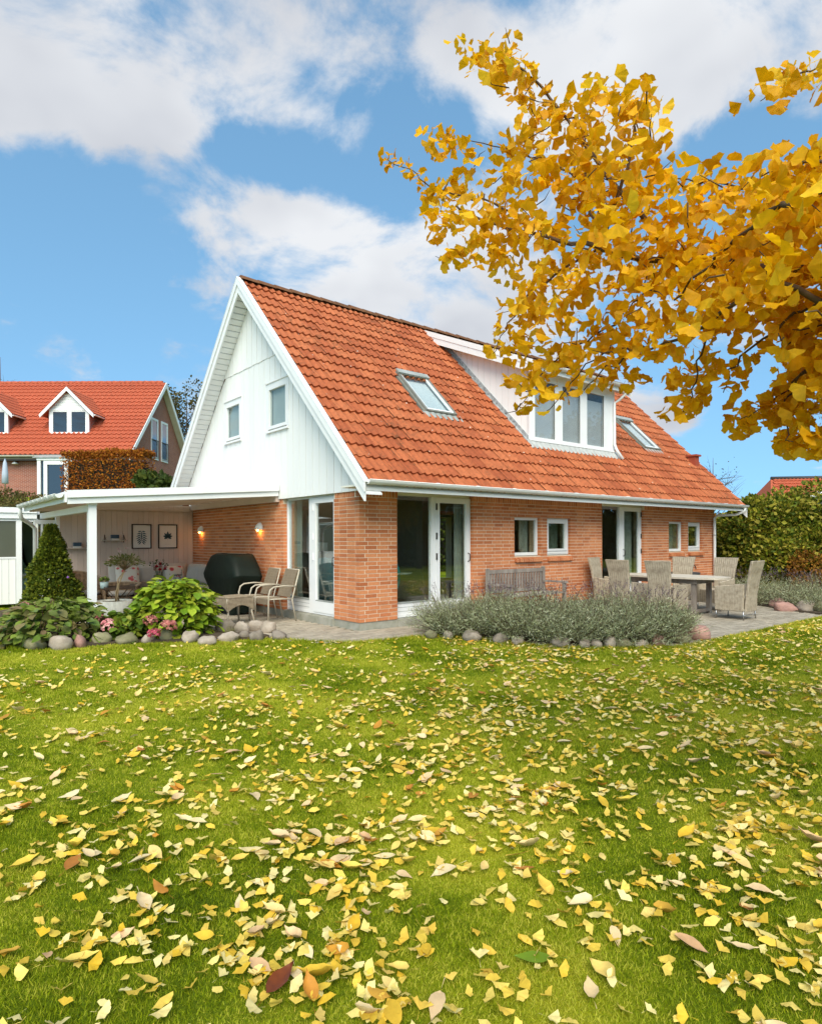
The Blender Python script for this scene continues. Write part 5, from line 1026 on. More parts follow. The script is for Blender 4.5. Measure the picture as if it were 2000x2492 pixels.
for i, (x, y, rw, rh, mk) in enumerate(row):
    c = pz(x, y+8, GZ); rw *= .9 if i < 12 else 1; rh *= .92 if i < 12 else .9; stone(c[0], c[1], rw, rh, ORD[i]+' stone from the left along the front lavender bed' if i < 13 else 'jagged pink granite stone at the right end of the lavender bed', gl2, i+2, [STONE, STONE_R, STONE_G, STONE][mk])
for i, (x, y, rw, rh, mk) in enumerate(((1890, 1476, .26, .17, 1), (1912, 1486, .24, .17, 1), (1960, 1487, .26, .21, 0), (2000, 1489, .25, .2, 2))):
    c = pz(x, y+3, GZ); stone(c[0], c[1], rw, rh, ORD[i]+' stone from the left below the far lavender bed', 'stones edging the far bed', i+4, [STONE, STONE_R, STONE_G, STONE][mk])
# ================================================================ lavender
LAVM = M('lavender_leaf', None or (.2, .22, .14), palette=[(.18, .20, .085), (.30, .33, .16), (.42, .445, .25), (.60, .60, .41)], rnd='island', amt=.2, scale=5, rough=.8, trans=.15)
LAVF = M('lavender_flower', (.13, .085, .11), palette=[(.10, .07, .07), (.16, .11, .14), (.2, .16, .15)], rnd='island', amt=.25, scale=8, rough=.9)
def lavender(c, r, h, label, group, n_=5200, nf=60):
    t = thing('lavender_bush', label, 'lavender', (c[0], c[1], GZ+.03), 0, group)
    # upright leafy shoots: each shoot carries pairs of narrow leaves
    ns_ = n_//14; a = RNG.uniform(0, 6.283, ns_); q = np.sqrt(RNG.uniform(0, 1, ns_)); base = np.column_stack([q*np.cos(a)*r*.45, q*np.sin(a)*r*.45, np.zeros(ns_)])
    low = RNG.uniform(0, 1, ns_) < .16; d = np.column_stack([np.cos(a)*q*.95, np.sin(a)*q*.95, np.where(low, .30, 1.05-.25*q)])+RNG.normal(0, .13, (ns_, 3)); d /= np.linalg.norm(d, axis=1, keepdims=True)
    ln = h*RNG.uniform(.72, 1.1, ns_)*(1-.12*q)
    P, D = [], []
    for k in range(14):
        f_ = .18+.82*(k+RNG.uniform(0, 1, ns_))/14; droop = np.array([0, 0, -1.])*(f_**2*.06*q)[:, None]
        P.append(base+d*(ln*f_)[:, None]+droop); e = d*.75+rnd_dirs(ns_)*.75; D.append(e/np.linalg.norm(e, axis=1, keepdims=True))
    P = np.concatenate(P); D = np.concatenate(D); n2 = len(P)
    sc_ = lambda *q_: tag(scatter(*q_), kind='stuff')
    sc_('foliage', [(-.5, 0, 0), (.5, 0, 0), (.0, 1, .0)], [(0, 1, 2)], P, along(D, RNG.uniform(0, 6.3, n2)), np.column_stack([RNG.uniform(.006, .011, n2), RNG.uniform(.035, .075, n2), np.ones(n2)]), LAVM, t)
    sc_('stems', [(-.5, 0, 0), (.5, 0, 0), (.15, 1, .0), (-.15, 1, 0)], [(0, 1, 2, 3)], base, along(d, RNG.uniform(0, 6.3, ns_)), np.column_stack([np.full(ns_, .006), ln, np.ones(ns_)]), TWIG, t)
    a = RNG.uniform(0, 6.283, nf); q = np.sqrt(RNG.uniform(0, 1, nf)); b = np.column_stack([q*np.cos(a)*r*.75, q*np.sin(a)*r*.75, np.full(nf, h*.75)]); e = np.column_stack([np.cos(a)*q*.7, np.sin(a)*q*.7, np.ones(nf)])+RNG.normal(0, .22, (nf, 3)); e /= np.linalg.norm(e, axis=1, keepdims=True); l2 = RNG.uniform(.16, .34, nf)
    sc_('flower_stalks', [(-.5, 0, 0), (.5, 0, 0), (.3, 1, .0), (-.3, 1, 0)], [(0, 1, 2, 3)], b, along(e, RNG.uniform(0, 6.3, nf)), np.column_stack([np.full(nf, .003), l2, np.ones(nf)]), TWIG, t)
    k = 9; pp = np.concatenate([b+e*(l2*(.78+.28*i/k))[:, None]+RNG.normal(0, .004, (nf, 3)) for i in range(k)]); sp_ = rnd_dirs(len(pp))
    sc_('flower_spikes', [(-.5, 0, 0), (.5, 0, 0), (.4, 1, .3), (-.4, 1, .3)], [(0, 1, 2, 3)], pp, along(sp_, RNG.uniform(0, 6.3, len(pp))), np.full(len(pp), .010), LAVF, t)
    return t
lb = [(.93, -1.2, .48, .56), (1.2, -1.75, .54, .60), (1.62, -1.45, .48, .58), (1.36, -2.32, .56, .63), (1.62, -2.87, .56, .64), (2.05, -2.3, .5, .62), (2.1, -3.25, .56, .65), (2.62, -3.56, .56, .62), (2.6, -2.9, .5, .62), (3.0, -3.5, .42, .55)]
lb.sort(key=lambda b: (b[0]-EYE[0])*RT[0]+(b[1]-EYE[1])*RT[1])
for i, (x, y, r, h) in enumerate(lb): lavender((x, y), r*random.uniform(.92, 1.08), h*random.uniform(1.0, 1.22), ORD[i]+' lavender bush from the left in the bed beside the lawn', 'lavender in the front bed', 10500, 42)
rb = [(9.0, -2.2, .55, .62), (9.2, -3.0, .6, .66), (8.75, -3.7, .5, .6), (10.2, -2.0, .6, .66), (10.0, -3.3, .6, .7), (9.4, -4.2, .55, .66), (10.6, -4.3, .6, .7)]
rb.sort(key=lambda b: (b[0]-EYE[0])*RT[0]+(b[1]-EYE[1])*RT[1])
for i, (x, y, r, h) in enumerate(rb): lavender((x, y), r, h, ORD[i]+' lavender bush from the left in the bed below the far hedge', 'lavender in the far bed', 5200, 50)
# ================================================================ hydrangeas
lf = []; lfaces = []
for i, (y, w) in enumerate(((0, .0), (.12, .2), (.35, .36), (.6, .34), (.82, .19), (1.0, .0))): lf += [(-w, y, .10*w+.02*math.sin(y*9)-.28*y*y), (0, y, -.06*(w > 0)-.28*y*y), (w, y, .10*w-.02*math.sin(y*9)-.28*y*y)]
for i in range(5): lfaces += [(i*3, i*3+1, i*3+4, i*3+3), (i*3+1, i*3+2, i*3+5, i*3+4)]
def hydrangea(c, r, h, label, pal, nl, flowers, size):
    t = thing('hydrangea', label, 'shrub', (c[0], c[1], GZ+.04))
    lm = M('hydrangea_leaf_'+str(len(bpy.data.materials)), pal[0], palette=pal, rnd='obj', amt=.16, scale=30, rough=.45, spec=.35, trans=.22)
    me = bpy.data.meshes.new('leaf'); me.from_pydata(lf, [], lfaces); me.polygons.foreach_set('use_smooth', [True]*len(lfaces)); me.materials.append(lm)
    for k in range(14):
        a = k*2.4; q = math.sqrt((k+.5)/14); MB().tube([(.2*r*q*math.cos(a), .2*r*q*math.sin(a), 0), (.7*r*q*math.cos(a), .7*r*q*math.sin(a), h*.45), (.85*r*q*math.cos(a), .85*r*q*math.sin(a), h*(.88-.3*q))], [.009, .007, .005], 5).build('stem', TWIG, t)
    for k in range(nl):
        z = random.uniform(.02, 1); a = random.uniform(0, 6.283); sh = random.uniform(.72, 1.03)
        q = math.sqrt(max(0, 1-(z-.18)**2/.7)) if z > .18 else .9+.1*z/.18
        p = Vector((q*r*sh*math.cos(a), q*r*sh*math.sin(a), z*h*(.8+.2*sh)))
        out = Vector((math.cos(a)*q, math.sin(a)*q, .25+.75*z)).normalized(); d = (Vector((math.cos(a+random.uniform(-.9, .9)), math.sin(a+random.uniform(-.9, .9)), random.uniform(-.5, .25)-.1+.35*z))).normalized()
        n_ = (out*1.0+Vector((0, 0, .7))+Vector((random.gauss(0, .3), random.gauss(0, .3), random.gauss(0, .2)))).normalized(); n_ = (n_-d*n_.dot(d)).normalized(); x = d.cross(n_)
        o = bpy.data.objects.new('leaf', me); C.objects.link(o); o.parent = t; s_ = size*random.uniform(.65, 1.2)
        o.matrix_local = Matrix(((x.x*s_, d.x*s_, n_.x*s_, p.x), (x.y*s_, d.y*s_, n_.y*s_, p.y), (x.z*s_, d.z*s_, n_.z*s_, p.z), (0, 0, 0, 1)))
    q = nl*2; z = RNG.uniform(.0, 1, q); a = RNG.uniform(0, 6.283, q); sh = RNG.uniform(.45, .9, q); w_ = np.where(z > .18, np.sqrt(np.maximum(0, 1-(z-.18)**2/.7)), .92)
    P = np.column_stack([w_*r*sh*np.cos(a), w_*r*sh*np.sin(a), z*h*.9]); dd = np.column_stack([np.cos(a), np.sin(a), RNG.uniform(-.5, .5, q)])+rnd_dirs(q)*.5; dd /= np.linalg.norm(dd, axis=1, keepdims=True)
    lmj = M('hydrangea_inner_'+str(len(bpy.data.materials)), pal[0], palette=pal, rnd='island', amt=.16, scale=30, rough=.5, spec=.3, trans=.22)
    tag(scatter('inner_foliage', lf, lfaces, P, along(dd, RNG.normal(math.pi, .8, q)), RNG.uniform(.6, 1.1, q)*size, lmj, t, True), kind='stuff')
    for (fp, fr_, fm) in flowers:
        q = 110; d = rnd_dirs(q); d[:, 2] = np.where(d[:, 2] < -.4, -d[:, 2], d[:, 2]); scatter('flower_head', [(-.5, -.5, .1), (.5, -.5, .1), (.5, .5, .1), (-.5, .5, .1)], [(0, 1, 2, 3)], np.array(fp)[None]-np.array(t.location)[None]+d*np.array([fr_, fr_, fr_*.85]), frames(d+rnd_dirs(q)*.5, RNG.uniform(0, 6, q)), RNG.uniform(.22, .36, q)*fr_, fm, t)
    return t
PKH = M('pink_hydrangea', (.6, .2, .22), palette=[(.5, .12, .15), (.62, .25, .25), (.68, .38, .34)], rnd='island', amt=.15, scale=30, rough=.8)
RDH = M('red_hydrangea', (.4, .05, .09), palette=[(.3, .03, .05), (.45, .06, .11), (.5, .16, .16)], rnd='island', amt=.2, scale=30, rough=.8)
DRH = M('faded_hydrangea', (.35, .13, .1), palette=[(.22, .06, .05), (.4, .12, .1), (.5, .28, .2)], rnd='island', amt=.2, scale=30, rough=.85)
def fl(x, y, d, r_, m_): return (tuple(pd(x, y, d)), r_, m_)
hydrangea((-2.42, 1.62), .68, .88, 'large bright lime-green hydrangea in the bed by the patio', [(.12, .21, .010), (.21, .32, .014), (.30, .40, .02), (.42, .44, .04), (.17, .27, .012)], 300, [fl(410, 1526, 9.2, .12, DRH), fl(374, 1543, 9.2, .09, RDH), fl(366, 1512, 9.3, .10, DRH)], .165)
hydrangea((-4.0, 2.15), .80, .62, 'dark green hydrangea with reddish autumn leaves at the left end of the bed', [(.075, .13, .018), (.13, .20, .025), (.20, .26, .035), (.16, .21, .03), (.24, .16, .08), (.10, .16, .02)], 290, [fl(62, 1474, 10.0, .075, PKH)], .16)
hydrangea((-3.06, 1.62), .42, .42, 'small green hydrangea between the two larger ones, below the planter', [(.06, .11, .012), (.12, .19, .018), (.2, .26, .022), (.3, .3, .04)], 120, [fl(266, 1524, 9.35, .12, PKH), fl(243, 1506, 9.5, .075, DRH)], .145)
# grass tuft by the stones
tf_ = thing('dry_grass_tuft', 'small tuft of dry grass growing between the bed stones', 'grass tuft', pz(560, 1545, GZ)); q = 90; e = np.column_stack([RNG.normal(0, .5, (q, 2)), np.ones(q)]); e /= np.linalg.norm(e, axis=1, keepdims=True)
scatter('blades', [(-.5, 0, 0), (.5, 0, 0), (0, 1, 0)], [(0, 1, 2)], RNG.normal(0, .05, (q, 3))*np.array([1, 1, 0]), along(e, RNG.uniform(0, 6, q)), np.column_stack([np.full(q, .006), RNG.uniform(.1, .26, q), np.ones(q)]), M('dry_blade', (.3, .26, .12), (.2, .2, .07), 20, .8, trans=.2), tf_)
# ================================================================ foliage volumes
QUAD = [(0, 0, 0), (.38, .45, .1), (0, 1, -.05), (-.38, .45, .1)]; QF = [(0, 1, 2, 3)]
def leaf_mat(name, pal, trans=.22, amt=.22): return M(name, pal[0], palette=pal, rnd='island', amt=amt, scale=3., rough=.6, spec=.2, trans=trans)
def leaf_cloud(name, P, out, size, mat, parent, wild=.8):
    n_ = len(P); d = out*.8+rnd_dirs(n_)*wild; d /= np.linalg.norm(d, axis=1, keepdims=True); return scatter(name, QUAD, QF, P, along(d, RNG.uniform(0, 6.3, n_)), RNG.uniform(.7, 1.3, n_)*size, mat, parent)
def shell_pts(n_, c, rad, lump=.18, inner=.6, flat=0):
    d = rnd_dirs(n_)
    if flat: d[:, 2] = np.where(d[:, 2] < -flat, -d[:, 2], d[:, 2])
    k = np.zeros(n_)
    for _ in range(9): v = rnd_dirs(1)[0]; k += np.maximum(0, d@v)**6*RNG.uniform(-1, 1.2)
    s_ = (1+lump*k)*(inner+(1-inner)*RNG.uniform(0, 1, n_)**.5); return np.asarray(c)+d*np.asarray(rad)*s_[:, None], d
# clipped cone by the patio
cc = pd(125, 1300, 12.0); cn = thing('conical_shrub', 'dense dark green clipped conical evergreen left of the patio post', 'shrub', (cc[0], cc[1], GZ)); q = 15000
z = RNG.uniform(0, 1, q)**1.25; a = RNG.uniform(0, 6.283, q); rr_ = (.49*(1-z)**.9+.045)*(1+.10*np.sin(a*5+z*9)+.09*np.sin(a*3-z*14)+.06*np.sin(a*9+z*23))*(RNG.uniform(.5, 1.06, q)**.4)*(1+RNG.normal(0, .07, q)); P = np.column_stack([rr_*np.cos(a), rr_*np.sin(a), .06+z*1.72]); o_ = np.column_stack([np.cos(a), np.sin(a), np.full(q, .5)])
leaf_cloud('foliage', P, o_, .062, leaf_mat('cone_leaf', [(.04, .065, .008), (.085, .12, .010), (.15, .18, .014), (.23, .24, .02)]), cn, .9); MB().tube([(0, 0, 0), (0, 0, 1.4)], [.04, .01], 7).build('trunk', BARK, cn)
o = MB().lathe([(0, -.02), (.03, 0), (0, .03)], n=8).build('purple_flower', M('purple', (.3, .12, .45), None, 5, .7), cn); o.location = (.2, -.42, .82)
# hedge and shrubs at the right end of the house
def hedge_box(name, label, cat, p0, p1, z0, z1, th, n_, size, pal, jag=.12, group=None):
    """a clipped hedge between two ground points; leaves spread over its faces and through its outer layer"""
    p0, p1 = np.asarray(p0[:2], float), np.asarray(p1[:2], float); ln = np.linalg.norm(p1-p0); ex = (p1-p0)/ln; ey = np.array([-ex[1], ex[0]]); t = thing(name, label, cat, (*((p0+p1)/2), z0), 0, group)
    u = RNG.uniform(-.5, .5, n_)*ln; side = RNG.uniform(0, 1, n_); h = z1-z0; d = RNG.uniform(0, 1, n_)**2*.16
    y = np.where(side < .42, -th/2+d, np.where(side < .62, th/2-d, RNG.uniform(-.5, .5, n_)*th)); zz = np.where(side < .62, RNG.uniform(0, 1, n_)*h, h-d); bump = jag*(np.sin(u*2.1+1)*.5+np.sin(u*5.3)*.3+np.sin(zz*4+u*1.7)*.4+RNG.normal(0, .4, n_)); y = y*(1+bump*.5); zz = zz+np.where(side > .62, bump, 0)
    en = RNG.uniform(0, 1, n_) < .12; u = np.where(en, np.sign(u)*(ln/2-d), u); y = np.where(en, RNG.uniform(-.5, .5, n_)*th, y)
    o_ = np.where((side < .42)[:, None], np.array([[0, -1, .3]]), np.where((side < .62)[:, None], np.array([[0, 1, .3]]), np.array([[0, 0, 1.]])))
    P = np.column_stack([ex[0]*u+ey[0]*y, ex[1]*u+ey[1]*y, zz]); O = np.column_stack([ex[0]*o_[:, 0]+ey[0]*o_[:, 1], ex[1]*o_[:, 0]+ey[1]*o_[:, 1], o_[:, 2]])
    leaf_cloud('foliage', P, O, size, leaf_mat(name+'_leaf_'+str(len(bpy.data.materials)), pal), t, .9)
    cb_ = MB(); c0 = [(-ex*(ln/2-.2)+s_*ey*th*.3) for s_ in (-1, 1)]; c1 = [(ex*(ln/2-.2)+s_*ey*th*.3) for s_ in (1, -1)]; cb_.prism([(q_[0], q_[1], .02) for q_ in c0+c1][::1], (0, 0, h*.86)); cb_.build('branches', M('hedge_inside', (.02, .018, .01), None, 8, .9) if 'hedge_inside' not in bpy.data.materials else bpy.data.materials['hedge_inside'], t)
    return t
hedge_box('beech_hedge', 'copper-brown beech hedge just right of the far house corner', 'hedge', pd(1700, 1312, 21.5), pd(2120, 1312, 21.0), GZ, 2.05, 1.1, 15000, .085, [(.14, .06, .012), (.28, .115, .016), (.40, .19, .02), (.35, .24, .03), (.15, .15, .02)], .15)
GRN = [(.04, .07, .006), (.11, .145, .010), (.20, .21, .014), (.31, .27, .025), (.40, .33, .06)]
def bush(name, label, cat, c, rad, n_, size, pal, group=None, z0=None, lump=.25, inner=.45, trunk=True):
    z0 = GZ if z0 is None else z0; t = thing(name, label, cat, (c[0], c[1], z0), 0, group); P, d = shell_pts(n_, (0, 0, rad[2]*.98), rad, lump, inner); k = P[:, 2] > .02; leaf_cloud('foliage', P[k], d[k], size, leaf_mat(name+'_leaf_'+str(len(bpy.data.materials)), pal), t, 1.0)
    if trunk:
        tb_ = MB()
        for i in range(5): a = i*1.26; tb_.tube([(.08*math.cos(a), .08*math.sin(a), 0), (.3*rad[0]*math.cos(a), .3*rad[1]*math.sin(a), rad[2]*.8), (.6*rad[0]*math.cos(a), .6*rad[1]*math.sin(a), rad[2]*1.5)], [.035, .025, .008], 5)
        tb_.build('trunk', BARK, t)
    return t
for i, (x, y, d, r, h, lab) in enumerate(((1835, 1300, 19.2, 1.05, 1.42, 'tall green laurel-like shrub nearest the far house corner'), (1930, 1300, 19.0, 1.15, 1.34, 'middle green shrub in front of the beech hedge'), (2040, 1300, 18.5, 1.2, 1.38, 'rightmost green shrub in front of the beech hedge'), (1788, 1300, 20.2, .55, 1.15, 'narrow green shrub against the beech hedge by the downpipe'), (1885, 1300, 18.3, .8, 1.0, 'lower rounded green shrub in front of the tall ones'), (1985, 1300, 17.9, .7, .98, 'low green shrub just above the copper bush at the right edge'))):
    bush('green_shrub', lab, 'shrub', pd(x, y, d), (r, r*.9, h), 8200, .13, GRN, 'shrubs by the far hedge', lump=.5, inner=.4)
bush('beech_bush', 'low copper-brown bush at the right edge behind the far lavender', 'shrub', pd(1975, 1350, 17.6), (.75, .6, .62), 4200, .08, [(.14, .06, .012), (.27, .11, .016), (.38, .17, .02), (.25, .16, .02)])
# ================================================================ neighbouring house on the bank, left
NRZ = YAW-math.pi/2; NG = 3.55; no = cf(-16.8, 38, 0); neigh = thing('neighbour_house', 'red brick neighbour house with orange tiled roof and gabled dormers on the left', 'house', (no[0], no[1], NG), NRZ)
NB = M('neighbour_brick', (.30, .085, .05), None, 3, .9); nt = NB.node_tree; b_ = nt.nodes['Principled BSDF']
def brick_tex(mt, c1, c2, mo, w=.25, h=.075):
    nt = mt.node_tree; b = nt.nodes['Principled BSDF']; tc = N(nt, 'ShaderNodeTexCoord'); sp = N(nt, 'ShaderNodeSeparateXYZ'); L(nt, tc.outputs['Object'], sp.inputs[0]); ad = N(nt, 'ShaderNodeMath', operation='ADD'); L(nt, sp.outputs[0], ad.inputs[0]); L(nt, sp.outputs[1], ad.inputs[1]); cm = N(nt, 'ShaderNodeCombineXYZ'); L(nt, ad.outputs[0], cm.inputs[0]); L(nt, sp.outputs[2], cm.inputs[1])
    bt = N(nt, 'ShaderNodeTexBrick', i_Scale=1.0); L(nt, cm.outputs[0], bt.inputs['Vector']); bt.inputs['Color1'].default_value = (*c1, 1); bt.inputs['Color2'].default_value = (*c2, 1); bt.inputs['Mortar'].default_value = (*mo, 1); bt.inputs['Brick Width'].default_value = w; bt.inputs['Row Height'].default_value = h; bt.inputs['Mortar Size'].default_value = .008; L(nt, bt.outputs[0], b.inputs['Base Color'])
brick_tex(NB, (.33, .09, .05), (.25, .065, .04), (.42, .34, .28))
EH = EYE[2]+5.2-NG; HW = 5.6; RH = EH+HW           # eave height, half depth, ridge height above its own ground
NL = -26
def nb(mb, name, mat, par=neigh): return mb.build(name, mat, par)
wl = MB(); wl.box(NL, -.42, .40, .7, 0, EH-.02); wl.build('wall', NB, neigh)
gb = MB(); gb.prism([(-.42, .705, 0), (-.42, 2*HW-.4, 0), (-.42, 2*HW-.4, EH+.35), (-.42, HW, RH-.3), (-.42, .705, EH+.25)], (-.3, 0, 0)); gb.build('gable_wall', NB, neigh)
rf = MB(); rf.prism([(NL, -.1, EH-.1), (NL, HW, RH-.0), (NL, HW, RH-.22), (NL, -.1, EH-.32)], (-NL, 0, 0)); rf.prism([(NL, HW+.01, RH), (NL, 2*HW+.1, EH-.1), (NL, 2*HW+.1, EH-.32), (NL, HW+.01, RH-.22)], (-NL, 0, 0)); rfo = rf.build('roof', M('roof_under', (.22, .2, .14), (.18, .16, .11), 3, .9), neigh)
def tile_field(u0, u1, s0, s1, M4, pw, pl_, amp, par, mat, skip=None):
    """pantiles as rows of waved strips: real relief, joined"""
    V, Fq = [], []; nxs = max(2, int(round((u1-u0)/pw))*6); us = np.linspace(u0, u1, nxs+1); rows = int((s1-s0)/pl_); base = 0; Vs = []; Fs = []
    wv = amp*(.5+.5*np.cos(2*np.pi*(us-u0)/pw))**1.3
    for r in range(rows):
        ya, yb = s0+r*pl_, s0+(r+1)*pl_+.03
        A = np.column_stack([us, np.full(nxs+1, ya), wv+.075]); B = np.column_stack([us, np.full(nxs+1, yb), wv+.012]); D_ = np.column_stack([us, np.full(nxs+1, ya+.004), wv+.005])
        Vs += [A, B, A, D_]; i = np.arange(nxs); k = nxs+1; f1 = np.column_stack([i, i+1, k+i+1, k+i])+base; f2 = np.column_stack([2*k+i+1, 2*k+i, 3*k+i, 3*k+i+1])+base
        if skip is not None: 
            um = (us[:-1]+us[1:])/2; kp = ~skip(um, (ya+yb)/2); f1 = f1[kp]; f2 = f2[kp]
        Fs += [f1, f2]; base += 4*k
    V = np.concatenate(Vs); V4 = np.column_stack([V, np.ones(len(V))])@np.array(M4).T; o = np_mesh('roof_tiling', V4[:, :3], np.concatenate(Fs), mat, par); tag(o, kind='stuff'); return o
M4 = Matrix.Translation((0, -.1, EH-.1)) @ Matrix.Rotation(math.atan2(RH-EH+.1, HW+.1), 4, 'X'); slope = math.hypot(RH-EH+.1, HW+.1)
tile_field(NL, 0, 0, slope, M4, .30, .40, .075, rfo, NTILE)
for k in range(60): u_ = NL+k*.43; MB().tube([(u_, HW, RH+.03), (u_+.42, HW, RH+.02)], [.14, .125], 8).build('ridge_tile', NTILE, rfo) if u_ > -17 and u_ < -.4 else None
BARGE = M('neighbour_trim', (.62, .58, .5), (.55, .51, .44), 3, .6)
for sgn in (-1, 1): MB().prism([(.0, HW, RH+.03), (.0, HW+sgn*(HW+.12), EH-.1), (.0, HW+sgn*(HW+.12), EH-.42), (.0, HW, RH-.33)], (.05, 0, 0)).build('barge_board', WHITE, neigh)
MB().prism([(-.4, HW+.15, RH-.36), (-.4, 2*HW+.05, EH-.38), (-.4, 2*HW+.05, EH-.33), (-.4, HW+.15, RH-.31)], (.395, 0, 0)).build('verge_soffit', BARGE, neigh)
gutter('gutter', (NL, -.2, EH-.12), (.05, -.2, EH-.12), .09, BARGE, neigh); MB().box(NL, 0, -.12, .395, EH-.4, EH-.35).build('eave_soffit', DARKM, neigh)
def nx(x, y, dd=38.): p = pd(x, y, dd); q = p-no; return float(q@RT), float(q@FW), float(p[2]-NG)
# dormers
SKYG = glass('neighbour_glass', (.25, .28, .3), 1.5, 2.2)
def ndormer(xc, wpx, ybot, yeave, yapex):
    dv = 1.35; s_ = 1543/(38+dv); xl = -(1000-xc)/s_+16.8; w = wpx/s_/2; zb, ze, za = [EYE[2]+(1312-y)/s_-NG for y in (ybot, yeave, yapex)]
    d = MB().box(xl-w, xl+w, dv, dv+.12, zb, zb+.12).build('dormer', WHITE, neigh)
    fr = MB(); fr.box(xl-w, xl-w+.16, dv, dv+.12, zb+.121, ze); fr.box(xl+w-.16, xl+w, dv, dv+.12, zb+.121, ze); fr.box(xl-.07, xl+.07, dv, dv+.12, zb+.121, ze-.0); fr.box(xl-w, xl+w, dv-.01, dv+.12, ze+.001, ze+.12); fr.build('frame', WHITE, d)
    for a, b in ((xl-w+.16, xl-.07), (xl+.07, xl+w-.16)):
        g = MB(); t_ = .07; g.box(a, a+t_, dv+.02, dv+.08, zb+.121, ze); g.box(b-t_, b, dv+.02, dv+.08, zb+.121, ze); g.box(a+t_, b-t_, dv+.02, dv+.08, zb+.121, zb+.2); g.box(a+t_, b-t_, dv+.02, dv+.08, ze-t_, ze); g.build('window_frame', WHITE, d); MB().box(a+t_, b-t_, dv+.05, dv+.06, zb+.2, ze-t_).build('pane', SKYG, d); MB().box(a, b, dv+.5, dv+.55, zb, ze).build('room', INTD, d)
    for k in range(6):                                            # horizontal boards in the little gable
        z0 = ze+.122+k*.19; hw0 = (w+.05)*(1-(z0-ze)/(za-ze)); hw1 = (w+.05)*(1-(z0+.18-ze)/(za-ze))
        if hw1 < .05: break
        MB().prism([(xl-hw0, dv+.02, z0), (xl+hw0, dv+.02, z0), (xl+hw1, dv+.02, z0+.18), (xl-hw1, dv+.02, z0+.18)], (0, .06, 0)).build('gable_board', WHITE, d)
    ov = .42; run = za-ze; zr = lambda z: (z-(EH-.1))/(RH-EH+.1)*(HW+.1)-.1
    for sg in (-1, 1):
        e = (xl+sg*(w+ov), ze-run*ov/w*.82)
        ya = zr(za)+.3; ye = zr(e[1])+.3
        MB().prism([(xl, dv-.3, za+.12), (e[0], dv-.3, e[1]+.12), (e[0], dv-.3, e[1]-.12), (xl, dv-.3, za-.12)], (0, .05, 0)).build('dormer_barge', WHITE, d)
        vs_ = [(xl, dv-.28, za+.1), (e[0], dv-.28, e[1]+.1), (e[0], ye, e[1]+.1), (xl, ya, za+.1)]; MB().add(vs_+[(x, y, z-.1) for x, y, z in vs_], [(0, 1, 2, 3), (7, 6, 5, 4), (0, 4, 5, 1), (1, 5, 6, 2), (2, 6, 7, 3), (3, 7, 4, 0)]).build('dormer_roof', NTILE, d)
        L_ = math.hypot(e[0]-xl, e[1]-za)
        for r in range(7):                                        # tile courses on the little roof
            f0, f1 = r/7, (r+1)/7
            pa = [xl+(e[0]-xl)*f1, za+(e[1]-za)*f1]; pb = [xl+(e[0]-xl)*f0, za+(e[1]-za)*f0]; yb_ = ye+(ya-ye)*(1-f1)
            m_ = MB(); nn = int((yb_-dv+.28)/.056); q_ = []
            for i in range(nn+1):
                yy = dv-.28+i*.056; wv = .04*(.5+.5*math.cos(2*math.pi*yy/.225)); q_ += [(pa[0], yy, pa[1]+.15+wv), (pb[0], yy, pb[1]+.12+wv)]
            m_.add(q_, [(2*i, 2*i+2, 2*i+3, 2*i+1) for i in range(nn)]); tag(m_.build('dormer_tiling', NTILE, d), kind='stuff')
        gutter('dormer_gutter', (e[0]+sg*.04, dv-.25, e[1]+.06), (e[0]+sg*.04, ye, e[1]+.06), .06, PVC, d, side=(sg, 0, 0))
        cs = sg*(w-.01)+xl; MB().prism([(cs, dv+.12, zb), (cs, zr(ze)+.2, ze), (cs, dv+.12, ze)], (-sg*.08, 0, 0)).build('cheek', NB, d)
ndormer(169, 97, 1056, 996, 945); ndormer(-28, 97, 1056, 996, 945)
# gable windows, bay, parasol, wall lamp
for (xa, xb, ya, yb) in ((368, 385, 1016, 1114), (392.5, 408, 1026, 1121)):
    def gy(x): d = 1543*(-16.8-.42)/(x-1000); return d-38
    y0, y1 = gy(xa), gy(xb); dm = 38+(y0+y1)/2; z0, z1 = EYE[2]+(1312-yb)/1543*dm-NG, EYE[2]+(1312-ya)/1543*dm-NG
    w_ = MB().box(-.43, -.36, y0, y1, z0-.06, z0).build('tall_window', WHITE, neigh); fr = MB(); fr.box(-.44, -.37, y0, y0+.14, z0+.001, z1); fr.box(-.44, -.37, y1-.14, y1, z0+.001, z1); fr.box(-.44, -.37, y0+.14, y1-.14, z1-.14, z1); fr.box(-.44, -.37, y0+.14, y1-.14, z0+.001, z0+.14); fr.build('frame', WHITE, w_); MB().box(-.415, -.405, y0+.13, y1-.13, z0+.13, z1-.13).build('pane', SKYG, w_)
    zr_ = z0+(z1-z0)*.45; MB().box(-.35, -.33, y0, y1, zr_, zr_+.05).build('railing', DARKM, w_)
    for k in range(9): MB().tube([(-.34, y0+(y1-y0)*k/8, z0), (-.34, y0+(y1-y0)*(k+.4)/8, zr_)], .012, 4).build('railing_bar', DARKM, w_)
x0, _, zt = nx(90, 1120, 37.2); x1, _, z0_ = nx(174, 1240, 37.2); by = -.8
bay = MB().box(x0, x1, by-.05, .39, zt, zt+.14).build('bay_window', WHITE, neigh); fr = MB()
for a in (x0, x0+.38, x1-.42, x1-.12): fr.box(a, a+.2, by, by+.2, 0, zt)
fr.box(x0+.58, x1-.42, by, by+.2, zt-.25, zt); fr.box(x0, x0+.2, by+.21, .38, 0, .3); fr.box(x0, x1, by+.02, by+.18, 0, .12); fr.build('frame', WHITE, bay)
